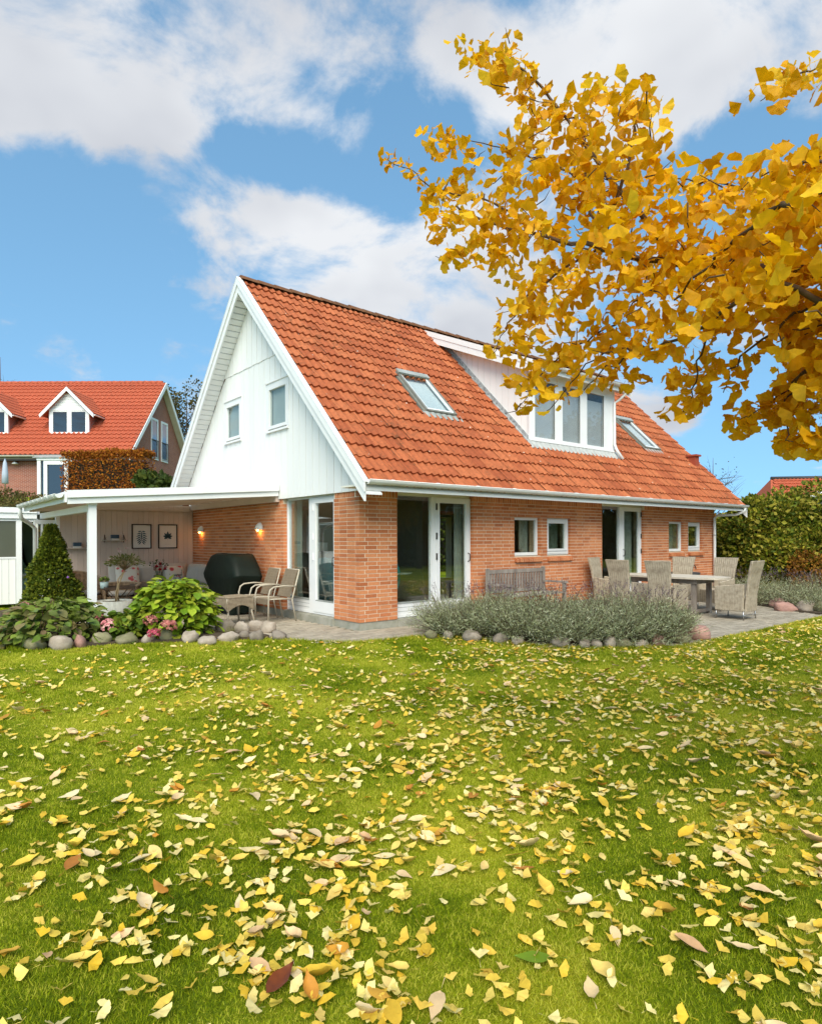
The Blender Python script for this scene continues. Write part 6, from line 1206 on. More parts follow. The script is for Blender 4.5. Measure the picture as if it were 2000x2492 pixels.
MB().box(x0+.58, x1-.42, by+.08, by+.1, .12, zt-.25).build('pane', SKYG, bay); MB().box(x0+.2, x0+.38, by+.08, by+.1, .12, zt-.02).build('pane', SKYG, bay); MB().box(x0+.08, x0+.1, by+.2, .38, .12, zt-.02).build('pane', SKYG, bay); MB().prism([(x0-.2, by-.15, zt+.141), (x1+.2, by-.15, zt+.141), (x1, .3, zt+.5), (x0, .3, zt+.5)], (0, .05, .05)).build('bay_roof', GREYM, bay)
px0, _, pz1 = nx(13, 1116, 36); _, _, pz0 = nx(13, 1178, 36)
par = thing('closed_parasol', 'closed pale blue-grey parasol by the neighbour house wall', 'parasol', cf((13-1000)/1543*36, 36, 0)*np.array([1, 1, 0])+np.array([0, 0, NG])); MB().lathe([(.0, pz0), (.17, pz0+.03), (.16, pz0+.6), (.1, pz1-.25), (.02, pz1)], n=12).build('canopy', M('parasol_cloth', (.45, .5, .58), (.4, .45, .53), 6, .8), par); MB().tube([(0, 0, 0), (0, 0, pz1+.03)], .03, 7).build('pole', STEEL, par)
lx, _, lz = nx(36.5, 1127, 38.2); lm_ = MB().lathe([(0, .1), (.05, .1), (.2, -.05), (.18, -.05), (0, .03)], n=14).build('wall_lamp', WHITE, neigh); lm_.location = (lx, .2, lz); MB().tube([(0, 0, .1), (0, .05, .22), (0, .2, .2)], .02, 6).build('bracket', DARKM, lm_)
# greenery on the bank
def gnd(p): return float(ground_h(p[0], p[1]))
hb0, hb1 = pd(168, 1312, 27.0), pd(364, 1312, 27.0); hz = gnd((hb0+hb1)/2); ztop = EYE[2]+(1312-1096)/1543*26.5
hedge_box('clipped_beech', 'clipped orange-brown beech hedge block above the patio roof', 'hedge', hb0, hb1, hz, ztop, 1.3, 13000, .085, [(.18, .045, .008), (.32, .085, .010), (.44, .14, .013), (.55, .23, .02), (.27, .07, .01)], .10)
p = pd(392, 1180, 31); bush('dark_bush', 'dark green bush between the copper hedge and the white gable', 'shrub', p, (1.1, .9, .75), 3500, .10, [(.015, .03, .006), (.03, .055, .010), (.06, .09, .014)], z0=gnd(p)-.3+max(0, EYE[2]+(1312-1150)/1543*31-1.5-gnd(p)))
BR = [(.05, .06, .012), (.10, .085, .02), (.16, .10, .03), (.19, .15, .05), (.07, .09, .015)]
for i, (x, y, d, r, h) in enumerate(((8, 1190, 25.5, 1.0, .62), (60, 1196, 25.0, .95, .52), (112, 1206, 24.5, .85, .42), (150, 1212, 25.5, .6, .36), (-40, 1188, 25.5, 1.0, .66), (35, 1215, 23, .9, .42), (95, 1222, 22.6, .8, .36))):
    p = pd(x, y, d); g_z = gnd(p); top = float(p[2]); bush('bank_shrub', ORD[i]+' low autumn-brown shrub on the bank behind the carport', 'shrub', p, (r, r*.8, max(.5, (top-g_z)/1.95)), 2600, .09, BR, 'shrubs on the bank', z0=g_z, trunk=False)
# trees
def tree(name, label, base, h, cr, crad, n_, size, pal, group=None, bare=.0, tr=.16):
    t = thing(name, label, 'tree', base, 0, group); mb = MB(); mb.tube([(0, 0, 0), (.05, .02, h*.35), (0, .0, h*.7), (.03, 0, h*.95)], [tr, tr*.75, tr*.45, tr*.1], 8)
    for i in range(26):
        a = i*2.4; z0 = h*(.3+.5*(i/26)); e = np.array([math.cos(a)*crad[0]*.9, math.sin(a)*crad[1]*.9, cr-(cr-z0)*.4+random.uniform(.1, .5)*crad[2]]); mid = np.array([e[0]*.5, e[1]*.5, z0+(e[2]-z0)*.45]); mb.tube([(0, 0, z0), tuple(mid), tuple(e)], [tr*.35, tr*.2, tr*.04], 5)
        for k in range(3): e2 = mid+(e-mid)*.5+rnd_dirs(1)[0]*crad[0]*.5; mb.tube([tuple(mid), tuple((mid+e2)/2+np.array([0, 0, .1])), tuple(e2)], [tr*.12, tr*.08, tr*.02], 4)
    mb.build('trunk', BARK, t); Ps, Ds = [], []
    for k in range(14):
        c = np.array([0, 0, cr])+rnd_dirs(1)[0]*np.array(crad)*.72; P, d = shell_pts(n_//14, c, np.array(crad)*random.uniform(.28, .48), .3, .3); Ps.append(P); Ds.append(d)
    leaf_cloud('crown', np.concatenate(Ps), np.concatenate(Ds), size, leaf_mat(name+'_leaf_'+str(len(bpy.data.materials)), pal), t, 1.1); return t
pb = pd(455, 1312, 58); tree('far_tree', 'sparse autumn tree between the neighbour roof and the white gable', (pb[0], pb[1], 3.0), 12, 8.6, (3.6, 3.2, 4.4), 4200, .22, [(.05, .05, .012), (.10, .085, .02), (.16, .11, .02)])
pb = pd(2, 1312, 62); tree('far_tree', 'thin bare tree top above the left end of the neighbour roof', (pb[0], pb[1], 3.0), 17.2, 12, (2.2, 2.2, 4.6), 60, .12, [(.05, .05, .02), (.1, .08, .03)], tr=.12)
pb = pd(1735, 1312, 45); tree('far_tree', 'bare twiggy tree top showing behind the far roof verge', (pb[0], pb[1], GZ), 7.6, 5.4, (2.2, 2.2, 2.2), 160, .1, [(.06, .05, .03), (.1, .08, .04)], tr=.1)
# ================================================================ second neighbour, right
n2 = cf((1975-1000)/1543*40, 40, 0); h2 = thing('distant_house', 'grey rendered house with red tiled roof beyond the hedge on the right', 'house', (n2[0], n2[1], GZ), YAW-math.pi/2+math.radians(-8))
RZ2 = EYE[2]+(1312-1168)/1543*44-GZ; EZ2 = 2.35; GREYW = M('grey_render', (.12, .135, .14), (.1, .115, .12), 3, .8)
MB().box(-1.8, 9, .6, 8, 0, EZ2).build('wall', GREYW, h2)
rf2 = MB(); rx, rl = -.7, 9.4; A_ = [(-2.4, -.0, EZ2), (rl, -.0, EZ2), (rl, 4.3, RZ2), (rx, 4.3, RZ2), (-2.4, 8.6, EZ2), (rl, 8.6, EZ2)]; rf2.add(A_, [(0, 1, 2, 3), (0, 3, 4), (3, 2, 5, 4), (0, 4, 5, 1)]); r2o = rf2.build('roof', NTILE, h2)
sl2 = math.hypot(RZ2-EZ2, 4.3); M42 = Matrix.Translation((0, 0, EZ2)) @ Matrix.Rotation(math.atan2(RZ2-EZ2, 4.3), 4, 'X'); tile_field(-2.35, rl, 0, sl2, M42, .24, .36, .05, r2o, NTILE, skip=lambda u, s: u < -2.35+(rx+2.4)*(s/sl2)+.1)
MB().tube([(rx, 4.3, RZ2+.05), (rl, 4.3, RZ2+.05)], .13, 8).build('ridge', DARKM, r2o)
gx_ = (1985-1975)/1543*38.0; dzb = EYE[2]+(1312-1232)/1543*39-GZ; dza = EYE[2]+(1312-1186)/1543*39-GZ
dm2 = MB().prism([(gx_-.55, .4, EZ2-.3), (gx_+2.6, .4, EZ2-.3), (gx_+2.6, .4, dzb+.25), (gx_+1.0, .4, dza), (gx_-.55, .4, dzb+.25)], (0, 3, 0)).build('dormer', GREYW, h2)
for sg, ex_ in ((-1, -1.0), (1, 3.0)): MB().prism([(gx_+1.0, .1, dza+.22), (gx_+ex_, .1, dzb+.1), (gx_+ex_, .1, dzb-.12), (gx_+1.0, .1, dza)], (0, .25, 0)).build('dormer_barge', WHITE, dm2); MB().prism([(gx_+1.0, .36, dza+.2), (gx_+ex_, .36, dzb+.08), (gx_+ex_, .36, dzb-.05), (gx_+1.0, .36, dza+.05)], (0, 3.2, 0)).build('dormer_roof', NTILE, dm2)
fr = MB(); fr.box(gx_-.3, gx_-.2, .34, .395, EZ2-.3, dzb+.05); fr.box(gx_+.3, gx_+.4, .34, .395, EZ2-.3, dzb+.05); fr.box(gx_-.2, gx_+.3, .34, .395, dzb-.05, dzb+.05); fr.build('window_frame', WHITE, dm2); MB().box(gx_-.2, gx_+.3, .36, .37, EZ2-.3, dzb-.05).build('pane', SKYG, dm2)
# ================================================================ garden behind the camera, seen only in the window reflections
tree('autumn_tree', 'orange autumn tree across the garden, seen reflected in the glass doors', (14.8, -16.0, GZ), 8.5, 5.2, (2.4, 2.4, 3.2), 7000, .26, [(.2, .09, .012), (.3, .15, .015), (.22, .14, .02)])
tree('garden_tree', 'green tree across the garden right of the orange one, in the glass reflections', (20.5, -15, GZ), 9, 5.2, (3.6, 3.2, 3.6), 6000, .3, [(.03, .05, .01), (.06, .085, .015)]); tree('garden_tree', 'green tree across the garden left of the orange one, in the glass reflections', (6.5, -20, GZ), 8, 4.8, (3.2, 3, 3.2), 6000, .3, [(.03, .05, .01), (.08, .09, .015)])
tree('garden_tree', 'tall dark tree far across the garden, in the far door reflection', (30, -16, GZ), 10, 5.5, (4, 3.5, 4.4), 6000, .34, [(.025, .04, .01), (.05, .07, .012)])
hedge_box('boundary_hedge', 'long green boundary hedge across the garden, in the glass reflections', 'hedge', (-2, -19), (42, -19), GZ, 2.6, 1.4, 16000, .3, [(.02, .035, .007), (.045, .065, .01), (.08, .09, .015)], .2)
hedge_box('rear_hedge', 'dark green hedge behind the house, glimpsed through the glass doors', 'hedge', (.5, 13.5), (22, 13.5), GZ, 3.4, 1.2, 9000, .22, [(.03, .05, .008), (.06, .09, .012), (.11, .13, .02)], .2)
hr = thing('opposite_house', 'red brick house with a white casement window across the garden', 'house', (22.3, -25.5, GZ)); MB().box(-5, 5, -4, 4, 0, 5.4).build('wall', NB, hr); MB().prism([(-5.4, -4.6, 5.2), (-5.4, 4.6, 5.2), (-5.4, 0, 8.8)], (10.8, 0, 0)).build('roof', NTILE, hr)
wf = MB(); wf.box(-.7, .7, 4.01, 4.06, 2.2, 2.3); wf.box(-.7, .7, 4.01, 4.06, 3.5, 3.6)
for a in (-.7, -.05, .6): wf.box(a, a+.1, 4.0, 4.05, 2.3, 3.5)
for z in (2.7, 3.1): wf.box(-.6, .6, 4.01, 4.04, z, z+.05)
wf.build('window_frame', WHITE, hr)
# ================================================================ ginkgo reaching in from the right
GK = M('ginkgo_leaf', (.6, .3, .01), palette=[(.68, .31, .003), (.83, .43, .004), (.89, .50, .006), (.93, .60, .025), (.78, .38, .003), (.86, .47, .005)], rnd='obj', amt=.12, scale=30, rough=.5, spec=.2, trans=.5)
GKJ = M('ginkgo_leaf_joined', (.6, .3, .01), palette=[(.68, .31, .003), (.83, .43, .004), (.89, .50, .006), (.93, .60, .025), (.78, .38, .003), (.86, .47, .005)], rnd='island', amt=.12, scale=30, rough=.5, spec=.2, trans=.5)
gv = [(-.012, 0, 0), (.012, 0, 0), (0, .45, .02)]; gf = [(0, 1, 2)]; ns_ = 10
for i in range(ns_+1):
    a = math.radians(-58+116*i/ns_); notch = 1-.20*math.exp(-((i-5)/.75)**2); r_ = .62*notch*(1+.045*math.sin(i*2.7))*(1-.05*abs(i-5)/5); gv.append((r_*math.sin(a), .42+r_*math.cos(a), .10*math.sin(a)**2+.05*math.cos(i*2.2)*r_-.10))
gf += [(2, 3+i+1, 3+i) for i in range(ns_)]
GV2 = [np.array(gv)*np.array([1, 1, s]) + np.column_stack([np.zeros(len(gv)), np.zeros(len(gv)), k*np.array([v[0]**2+.5*(v[1]-.4)**2*(v[1] > .4) for v in gv])]) for s, k in ((1, .35), (-1.2, -.55), (1.6, .9))]
def gd(x, y): return 4.3-(x-900)/1100*1.75+.15*math.sin(x*.013+y*.009)+max(0, (y-700))/400*.15
tree_c = cf(4.6, 3.7, 0)
gk_t = thing('ginkgo_tree', 'yellow ginkgo tree with branches reaching in from the right', 'tree', (tree_c[0], tree_c[1], GZ))
TL = -np.array(gk_t.location)
def gpt(x, y, dd=0): return pd(x, y, gd(x, y)+dd)
BRS = [([(2250, 900), (2050, 690), (1900, 655), (1760, 645), (1640, 640), (1540, 625), (1450, 608), (1330, 575), (1210, 545), (1110, 500)], .034, .006, 0), ([(1465, 610), (1480, 540), (1500, 470), (1530, 390), (1545, 320), (1560, 248)], .015, .004, -.1),
       ([(1640, 640), (1560, 520), (1470, 420), (1400, 320), (1320, 215), (1268, 160), (1215, 128), (1155, 155)], .018, .003, .15), ([(1400, 285), (1340, 300), (1275, 345)], .006, .002, .15), ([(1400, 430), (1330, 390), (1262, 372), (1180, 345), (1075, 340)], .008, .002, .2),
       ([(1330, 575), (1230, 500), (1120, 475), (1045, 452), (1000, 410), (932, 388)], .009, .002, .1), ([(1540, 625), (1440, 520), (1420, 300), (1430, 200)], .010, .003, .2),
       ([(2150, 470), (2010, 460), (1920, 500), (1860, 530), (1780, 590), (1715, 655), (1640, 730)], .016, .004, -.45), ([(2050, 760), (1900, 690), (1800, 730), (1720, 790), (1640, 830), (1560, 850), (1480, 890), (1420, 950)], .014, .003, -.25), ([(1560, 850), (1470, 860), (1390, 930), (1330, 1000)], .007, .002, -.2), ([(1640, 640), (1590, 690), (1540, 740), (1500, 780)], .008, .003, .1),
       ([(1450, 608), (1330, 680), (1270, 740), (1230, 800), (1200, 860)], .008, .002, .15), ([(1500, 780), (1430, 830), (1360, 870), (1300, 930), (1265, 1000)], .007, .002, .1),
       ([(2080, 700), (1980, 740), (1880, 800), (1790, 880), (1765, 920), (1760, 955)], .009, .002, -.2), ([(1720, 790), (1705, 880), (1680, 960), (1668, 1010)], .006, .002, -.1), ([(2150, 820), (2040, 860), (1960, 900), (1910, 970), (1915, 1040), (1930, 1075)], .010, .002, -.2), ([(1960, 900), (1900, 960), (1850, 990), (1800, 1020)], .005, .002, -.2),
       ([(2200, 60), (2060, 130), (1960, 175), (1905, 200), (1850, 245)], .008, .002, .3), ([(2150, 600), (2000, 560), (1880, 480), (1790, 450), (1700, 440), (1620, 430)], .014, .003, .3), ([(2150, 420), (2030, 400), (1930, 400), (1850, 430)], .01, .003, 0)]
limb = MB(); cl = []                     # clusters: point, outward dir
def smooth_pts(pts, k=4):
    P = np.array(pts, float); out = []
    for i in range(len(P)-1):
        p0, p1, p2, p3 = P[max(i-1, 0)], P[i], P[i+1], P[min(i+2, len(P)-1)]
        for t in np.linspace(0, 1, k, endpoint=False): out.append(.5*((2*p1)+(-p0+p2)*t+(2*p0-5*p1+4*p2-p3)*t*t+(-p0+3*p1-3*p2+p3)*t**3))
    out.append(P[-1]); return np.array(out)
for pts, r0, r1, dd in BRS:
    w = smooth_pts([gpt(x, y, dd) for x, y in pts]); w[1:-1] += RNG.normal(0, .008, (len(w)-2, 3)); n_ = len(w); rs = [r0+(r1-r0)*(i/(n_-1))**.7 for i in range(n_)]
    limb.tube([tuple(p+TL) for p in w], rs, 7)
    step = 0
    for i in range(n_-1):
        seg = np.linalg.norm(w[i+1]-w[i]); t = 0
        while step < seg:
            p = w[i]+(w[i+1]-w[i])*(step/seg); o_ = rnd_dirs(1)[0]; o_[2] = o_[2]*.7+.15; cl.append((p+o_*.02, o_, .8)); step += random.uniform(.035, .075)
        step -= seg
# trunk and main limbs outside the frame
limb.tube([(0, 0, 0), (.03, .02, 1.2), (-.02, 0, 2.6), (0, .03, 4.2), (.05, 0, 5.6)], [.19, .15, .12, .08, .03], 12)
main = []
for (x, y), zt, dz in (((2250, 900), 1.5, .1), ((2150, 470), 2.3, .25), ((2200, 60), 3.1, .2)):
    e0 = gpt(x, y)+TL; a0 = np.array([0, 0, zt]); dv = e0-a0; pts_ = smooth_pts([a0, a0+dv*.3+np.array([.06, -.05, dz]), a0+dv*.65+np.array([-.08, .06, dz*.9]), e0]); pts_[1:-1] += RNG.normal(0, .02, (len(pts_)-2, 3)); main.append(pts_)
    limb.tube([tuple(p) for p in pts_], [.062-.030*k/(len(pts_)-1) for k in range(len(pts_))], 9)
for (x, y) in ((2050, 760), (2080, 700), (2150, 820), (2150, 600), (2150, 420)):
    e0 = gpt(x, y)+TL; al = np.concatenate([p[3:-2] for p in main]); a0 = al[np.argmin(np.linalg.norm(al-e0, axis=1)+np.abs(al[:, 2]-e0[2])*.6)]; dv = e0-a0; pts_ = smooth_pts([a0, a0+dv*.4+RNG.normal(0, .05, 3), a0+dv*.75+RNG.normal(0, .04, 3), e0]); main.append(pts_); limb.tube([tuple(p) for p in pts_], [.026-.012*k/(len(pts_)-1) for k in range(len(pts_))], 7)
def out_of_view(p):
    rel = p-EYE; f_ = rel@FW; return f_ < .6 or 1000+F_PX*(rel@RT)/max(f_, .05) > 2090
side_tw = MB()
for pts_ in main:                          # side twigs with leaves along the limbs towards the trunk
    for p in pts_:
        for k in range(7):
            d = rnd_dirs(1)[0]; d[2] = d[2]*.6+.1; e1 = p+d*random.uniform(.25, .75)
            if not out_of_view(e1-TL): continue
            side_tw.tube([tuple(p), tuple((p+e1)/2+RNG.normal(0, .03, 3)), tuple(e1)], [.006, .004, .0015], 4)
            for f_ in (.4, .55, .7, .85, 1.0): o_ = rnd_dirs(1)[0]; cl.append((p+(e1-p)*f_-TL, o_, 1.0))
tag(side_tw.build('side_twigs', TWIG, gk_t), kind='stuff')
limb.build('limbs', TWIG, gk_t)
# dense parts of the crown (outline in the photograph, depth from the limbs), twigs fill the volume
DENSE = [[(1190, 115), (1240, 95), (1275, 140), (1300, 200), (1340, 230), (1400, 240), (1420, 175), (1470, 190), (1500, 220), (1590, 215), (1600, 300), (1580, 370), (1620, 400), (1700, 410), (1760, 400), (1830, 410), (1930, 385), (2000, 370), (2060, 360), (2060, 900), (2000, 930), (1940, 900), (1880, 850), (1850, 780), (1760, 790), (1700, 870), (1650, 850), (1560, 830), (1480, 870), (1420, 940), (1380, 960), (1310, 940), (1270, 990), (1240, 960), (1260, 880), (1290, 800), (1240, 760), (1260, 690), (1180, 640), (1060, 640), (1050, 580), (1030, 480), (1080, 430), (1160, 400), (1230, 420), (1230, 330), (1280, 310), (1240, 250), (1200, 200)]]
SPARSE = [([(1190, 760), (1260, 720), (1290, 800), (1250, 860), (1200, 860)], 10), ([(1620, 900), (1700, 870), (1750, 900), (1700, 990), (1650, 1020), (1620, 1000)], 26), ([(1780, 1000), (1850, 980), (1860, 1040), (1800, 1050)], 14), ([(1880, 900), (2000, 900), (2000, 1080), (1920, 1090), (1880, 1010)], 70), ([(1100, 90), (1200, 110), (1220, 200), (1140, 180)], 14), ([(1820, 230), (1900, 180), (2000, 130), (2000, 210), (1890, 250)], 16), ([(1030, 310), (1150, 320), (1160, 370), (1050, 380)], 14), ([(1480, 880), (1580, 870), (1560, 950), (1500, 960)], 10)]
def sample(poly, n_):
    P = np.array(poly); lo, hi = P.min(0), P.max(0); out = []
    while len(out) < n_:
        q = RNG.uniform(lo, hi, (400, 2)); out += [tuple(a) for a in q[inside(poly, q[:, 0], q[:, 1])]]
    return out[:n_]
tw = MB()
for (x, y) in sample(DENSE[0], 800):
    dd = RNG.normal(0, .30)-.05; p = gpt(x, y, dd); o_ = rnd_dirs(1)[0]; o_[2] = o_[2]*.7+.05; cl.append((p, o_, 1.0))
    if random.random() < .16: e = p+rnd_dirs(1)[0]*np.array([.13, .13, .1]); tw.tube([tuple(p+TL), tuple((p+e)/2+TL+RNG.normal(0, .015, 3)), tuple(e+TL)], [.004, .003, .0015], 4)
for poly, n_ in SPARSE:
    for (x, y) in sample(poly, n_): o_ = rnd_dirs(1)[0]; cl.append((gpt(x, y, RNG.normal(0, .12)), o_, .9))
for k in range(130):                      # the rest of the crown, beyond the right edge of the picture: twigs off the trunk
    d = rnd_dirs(1)[0]; z0 = random.uniform(2.4, 5.4); a0 = np.array([0, 0, z0]); e1 = a0+np.array([d[0], d[1], .25+.4*abs(d[2])])*random.uniform(.7, 1.9)*(1.25-.15*z0)
    if not out_of_view(e1-TL): continue
    m1 = (a0+e1)/2+RNG.normal(0, .06, 3); tw.tube([tuple(a0), tuple(m1), tuple(e1)], [.02, .01, .002], 5)
    for f_ in np.linspace(.3, 1, 9): q_ = (a0*(1-f_)**2+2*m1*f_*(1-f_)+e1*f_**2); cl.append((q_-TL+RNG.normal(0, .04, 3), rnd_dirs(1)[0], 1.0))
tag(tw.build('twigs', TWIG, gk_t), kind='stuff')
LP, LD, LS = [], [], []
for p, o_, s in cl:
    for k in range(random.choice((2, 3, 3, 4))):
        d = o_*.7+rnd_dirs(1)[0]*.9+np.array([0, 0, -.25]); d /= np.linalg.norm(d); LP.append(p); LD.append(d); LS.append(s*random.uniform(.07, .108))
LP, LD, LS = np.array(LP), np.array(LD), np.array(LS); LR = along(LD, RNG.uniform(0, 6.283, len(LP)))
dist = (LP-EYE)@FW; vx = 1000+F_PX*((LP-EYE)@RT)/dist; size_px = np.where((vx < 1990) & (dist > .8), LS/dist, 0); top = set(np.argsort(-size_px)[:300].tolist()); gme = []
for a in GV2:
    me = bpy.data.meshes.new('leaf'); me.from_pydata([tuple(v) for v in a], [], gf); me.materials.append(GK); me.polygons.foreach_set('use_smooth', [True]*len(gf)); gme.append(me)
for i in sorted(top):
    o = bpy.data.objects.new('leaf', gme[i % 3]); C.objects.link(o); o.parent = gk_t; R = LR[i]*LS[i]; p = LP[i]+TL; o.matrix_local = Matrix([[*R[j], p[j]] for j in range(3)]+[[0, 0, 0, 1]])
idx = np.array([i for i in range(len(LP)) if i not in top])
for m3 in range(3): k = idx[m3::3]; tag(scatter('foliage', GV2[m3], gf, LP[k]+TL, LR[k], LS[k], GKJ, gk_t, True), kind='stuff')
# ================================================================ grass
def lawn_mask(x, y): return ~(inside(TER, x, y) | inside(LBED, x, y) | inside(RBED, x, y) | inside(LAV, x, y) | ((x > 0) & (y > 0)))
gp = []
for (f0, f1, dens) in ((1.6, 2.6, 30000), (2.6, 3.6, 22000), (3.6, 5, 13000), (5, 7, 7500), (7, 10, 4200), (10, 14, 2200)):
    area = .5*(f1*f1-f0*f0)*2.3; n_ = int(area*dens); f_ = np.sqrt(RNG.uniform(f0*f0, f1*f1, n_)); r_ = RNG.uniform(-1.05, 1.25, n_)*f_; kp = (np.abs(r_/f_) < .69) | (RNG.uniform(0, 1, n_) < .45); f_, r_ = f_[kp], r_[kp]; gp.append(np.column_stack([EYE[0]+FW[0]*f_+RT[0]*r_, EYE[1]+FW[1]*f_+RT[1]*r_, f_]))
gp = np.concatenate(gp); gp = gp[lawn_mask(gp[:, 0], gp[:, 1])]; n_ = len(gp)
cl_ = .5+.5*np.sin(gp[:, 0]*2.3+1.3*np.sin(gp[:, 1]*1.7))*np.sin(gp[:, 1]*2.9+np.sin(gp[:, 0]*3.1)); hgt = RNG.uniform(.009, .024, n_)*(.7+.6*cl_)*(1+.10*np.maximum(0, gp[:, 2]-3)); wid = .0018+.00085*gp[:, 2]
e = np.column_stack([RNG.normal(0, .55, (n_, 2)), np.ones(n_)]); e /= np.linalg.norm(e, axis=1, keepdims=True)
tag(scatter('grass', [(-.5, 0, 0), (.5, 0, 0), (0, 1, .25)], [(0, 1, 2)], np.column_stack([gp[:, :2], np.full(n_, GZ-.002)]), along(e, RNG.uniform(0, 6.3, n_)), np.column_stack([wid*RNG.uniform(.8, 1.4, n_), hgt, hgt]), blade_mat()), 'short mossy green lawn grass in front of the house', 'grass', kind='stuff')
# longer blades left by the mower along stones and paving
ed = []
for poly in ([(-4.75, 2.6), (-4.5, 1.4), (-4.1, 1.0), (-3.3, .93), (-2.45, .33), (-1.75, .1), (-1.27, -.02), (-1.11, -.42), (-.67, -.85), (0, -.98), (.62, -1.05)], [(.62, -1.05), (.9, -1.55), (1.0, -1.95), (1.08, -2.66), (1.35, -3.2), (1.78, -3.6), (2.35, -3.95), (2.6, -4.1), (5, -4.15), (9, -4.17)]):
    for (x0, y0), (x1, y1) in zip(poly[:-1], poly[1:]):
        n_ = int(math.hypot(x1-x0, y1-y0)*900); t = RNG.uniform(0, 1, n_); ed.append(np.column_stack([x0+(x1-x0)*t, y0+(y1-y0)*t])+RNG.normal(0, .03, (n_, 2))-FW[:2]*.02)
ed = np.concatenate(ed); n_ = len(ed); e = np.column_stack([RNG.normal(0, .5, (n_, 2)), np.ones(n_)]); e /= np.linalg.norm(e, axis=1, keepdims=True); h_ = RNG.uniform(.02, .075, n_)
tag(scatter('edge_grass', [(-.5, 0, 0), (.5, 0, 0), (0, 1, .25)], [(0, 1, 2)], np.column_stack([ed, np.full(n_, GZ-.002)]), along(e, RNG.uniform(0, 6.3, n_)), np.column_stack([np.full(n_, .009), h_, h_]), bpy.data.materials['grass_blade']), 'longer grass blades along the stones and paving edge', 'grass', kind='stuff')
# ================================================================ fallen leaves
FG = dict(palette=[(.68, .42, .02), (.76, .54, .07), (.80, .64, .18), (.82, .70, .32), (.70, .44, .03), (.78, .60, .13)], amt=.12, scale=30, rough=.6, trans=.2)
FB = dict(palette=[(.78, .62, .28), (.84, .69, .36), (.74, .52, .27), (.78, .58, .08), (.62, .36, .02), (.72, .48, .04), (.82, .66, .34), (.72, .46, .24), (.84, .70, .40), (.62, .36, .18), (.80, .62, .34), (.76, .50, .05), (.40, .15, .03), (.68, .33, .03)], amt=.12, scale=25, rough=.65, trans=.15)
FGO, FGJ = M('fallen_ginkgo', (.6, .5, .1), rnd='obj', **FG), M('fallen_ginkgo_joined', (.6, .5, .1), rnd='island', **FG); FBO, FBJ = M('fallen_broad', (.6, .5, .3), rnd='obj', **FB), M('fallen_broad_joined', (.6, .5, .3), rnd='island', **FB)
def broad(curl, fold, twist):
    v = [(-.012, -.42, .03), (.012, -.42, .03), (0, 0, 0)]; f_ = [(0, 1, 2)]; rows = ((.0, .015), (.12, .15), (.3, .235), (.5, .25), (.7, .185), (.88, .075), (1.04, .0)); b = 3
    for i, (y, w) in enumerate(rows):
        zc = curl*(y-.45)**2*1.4; wob = .02*math.sin(y*17+curl*9)
        v += [(-w, y, zc+fold*w+twist*(y-.5)*-w+wob), (0, y, zc-.01), (w, y, zc+fold*w+twist*(y-.5)*w-wob)]
    for i in range(len(rows)-1):
        k = b+3*i
        for q in ((k, k+1, k+4), (k, k+4, k+3), (k+1, k+2, k+5), (k+1, k+5, k+4)): f_.append(q)
    return np.array(v)-np.array([0, .4, 0]), f_
BRD = [broad(.12, .12, .25), broad(.3, .3, -.4), broad(-.2, .2, .5), broad(.6, .9, .5), broad(.35, .55, -.7), broad(.15, -.15, -.3), broad(.1, .4, -.2)]
FGV = [g-np.array([0, .5, 0]) for g in GV2]
def leaf_positions(n_, f0, f1, power, bias):
    out = np.zeros((0, 2)); 
    while len(out) < n_:
        k = n_*3; f_ = (RNG.uniform(f0**power, f1**power, k))**(1/power); r_ = RNG.uniform(-1.0, 1.3, k)*f_; x = EYE[0]+FW[0]*f_+RT[0]*r_; y = EYE[1]+FW[1]*f_+RT[1]*r_
        t = r_/f_; cl = .5+.5*np.sin(x*3.1+2*np.sin(y*2.2))*np.sin(y*3.7+1.3*np.sin(x*2.7)); cl2 = .5+.5*np.sin(x*7.7+3*np.sin(y*5.2))*np.sin(y*8.3+2.3*np.sin(x*6.1)); pr_ = np.clip((1-bias+bias*np.clip((t+.75)/.9, .12, 1))*(.2+.8*cl)*(.25+.75*cl2**1.5), 0, 1)
        pr_ *= np.where((f_ > 7.2) & (t < .05), .35, 1.0)
        k2 = (RNG.uniform(0, 1, k) < pr_) & lawn_mask(x, y); out = np.concatenate([out, np.column_stack([x, y])[k2]])
    return out[:n_]
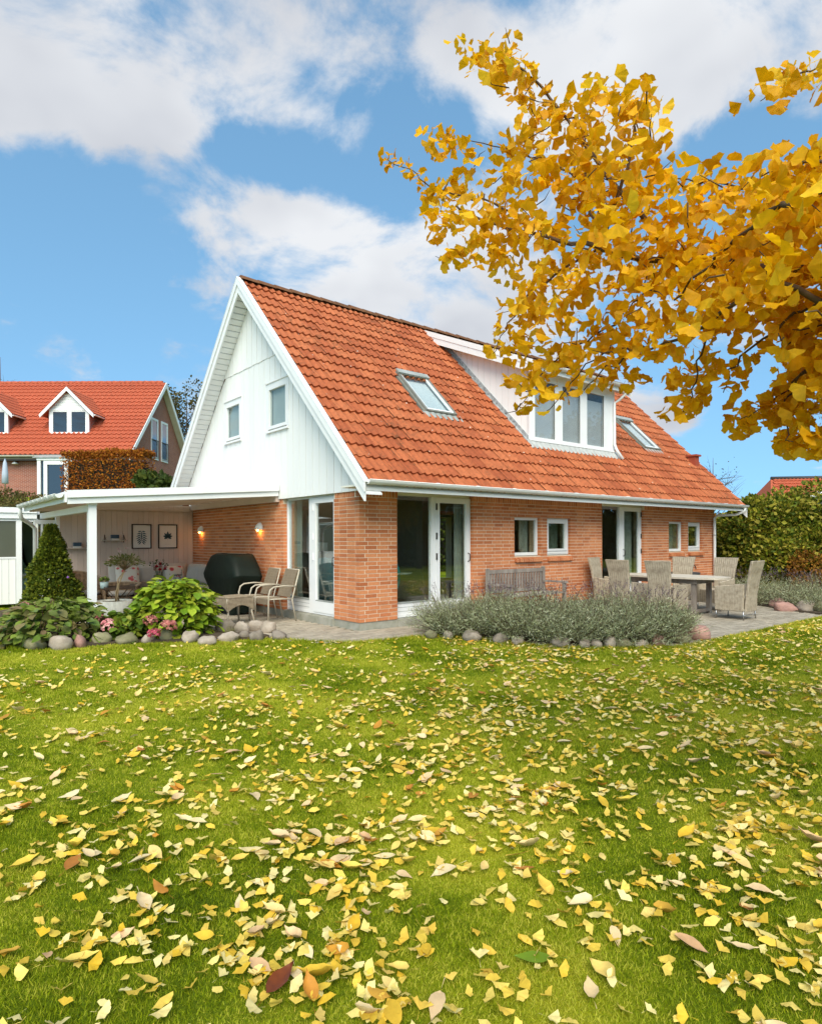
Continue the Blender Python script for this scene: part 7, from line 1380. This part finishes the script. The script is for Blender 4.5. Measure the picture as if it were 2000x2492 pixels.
def lay(n_, f0, f1, power, bias, smin, smax, shapes, mat_o, mat_j, name, label, group, keep, z, tilt):
    xy = leaf_positions(n_, f0, f1, power, bias); s = RNG.uniform(smin, smax, n_); nr = np.column_stack([RNG.normal(0, tilt, (n_, 2)), np.ones(n_)]); R = frames(nr, RNG.uniform(0, 6.283, n_)); P = np.column_stack([xy, np.full(n_, z)+s*.1+RNG.uniform(0, .008, n_)])
    dist = (P-EYE)@FW; order = np.argsort(-np.where(np.abs((P-EYE)@RT/dist) < .64, s/dist, s/dist*1e-3)); mes = []
    for v, f_ in shapes:
        me = bpy.data.meshes.new(name); me.from_pydata([tuple(a) for a in v], [], f_); me.materials.append(mat_o); me.polygons.foreach_set('use_smooth', [True]*len(f_)); mes.append(me)
    for i in order[:keep]:
        o = bpy.data.objects.new(name, mes[i % len(mes)]); C.objects.link(o); Q = R[i]*s[i]; p = P[i]; o.matrix_world = Matrix([[*Q[j], p[j]] for j in range(3)]+[[0, 0, 0, 1]]); tag(o, label, 'leaf', group)
    rest = order[keep:]
    for m_ in range(len(shapes)):
        k = rest[m_::len(shapes)]
        if len(k): yield k, shapes[m_], P, R, s, mat_j
def joined(name, parts, label):
    Vs, Fs, b = [], [], 0
    for k, (v, f_), P, R, s, mt in parts:
        V = np.einsum('nij,nkj->nki', R[k], np.asarray(v)[None]*s[k][:, None, None])+P[k][:, None, :]; Tt = np.asarray(f_)[None]+(np.arange(len(k))*len(v))[:, None, None]+b; Vs.append(V.reshape(-1, 3)); Fs.append(Tt.reshape(-1, 3)); b += V.shape[0]*V.shape[1]; mat = mt
    tag(np_mesh(name, np.concatenate(Vs), np.concatenate(Fs), mat, None, True), label, 'leaves', kind='stuff')
ZL = GZ+.014
joined('scattered_ginkgo_leaves', list(lay(13500, 1.9, 12.5, 1.35, .75, .046, .078, [(v, gf) for v in FGV], FGO, FGJ, 'fallen_ginkgo_leaf', 'small fan-shaped pale yellow ginkgo leaf lying on the near lawn', 'fallen ginkgo leaves', 300, ZL, .3)), 'small yellow ginkgo leaves strewn across the farther lawn')
joined('scattered_broad_leaves', list(lay(1480, 1.9, 12.0, 1.15, .15, .068, .125, BRD, FBO, FBJ, 'fallen_broad_leaf', 'large oval cream, tan or yellow leaf lying on the near lawn', 'fallen broad leaves', 300, ZL, .2)), 'large oval tan and cream leaves strewn across the farther lawn')
v, f_ = BRD[0]; p = pz(1307, 2331, ZL+.012); o = MB().add([tuple(a*np.array([.13, .13, .08])) for a in v], f_, True).build('fallen_green_leaf', M('fresh_green_leaf', (.17, .27, .012), (.14, .23, .01), 20, .5, trans=.2)); o.location = p; o.rotation_euler = (0, 0, math.radians(48)); tag(o, 'single bright green oval leaf on the lawn near the bottom edge', 'leaf')
v, f_ = BRD[3]; p = pz(675, 2395, ZL+.02); o = MB().add([tuple(a*np.array([.12, .14, .07])) for a in v], f_, True).build('fallen_brown_leaf', M('curled_brown_leaf', (.20, .05, .012), (.12, .03, .01), 20, .4, trans=.1)); o.location = p; o.rotation_euler = (.1, .15, math.radians(-65)); tag(o, 'curled dark red-brown leaf on the lawn near the bottom left', 'leaf')
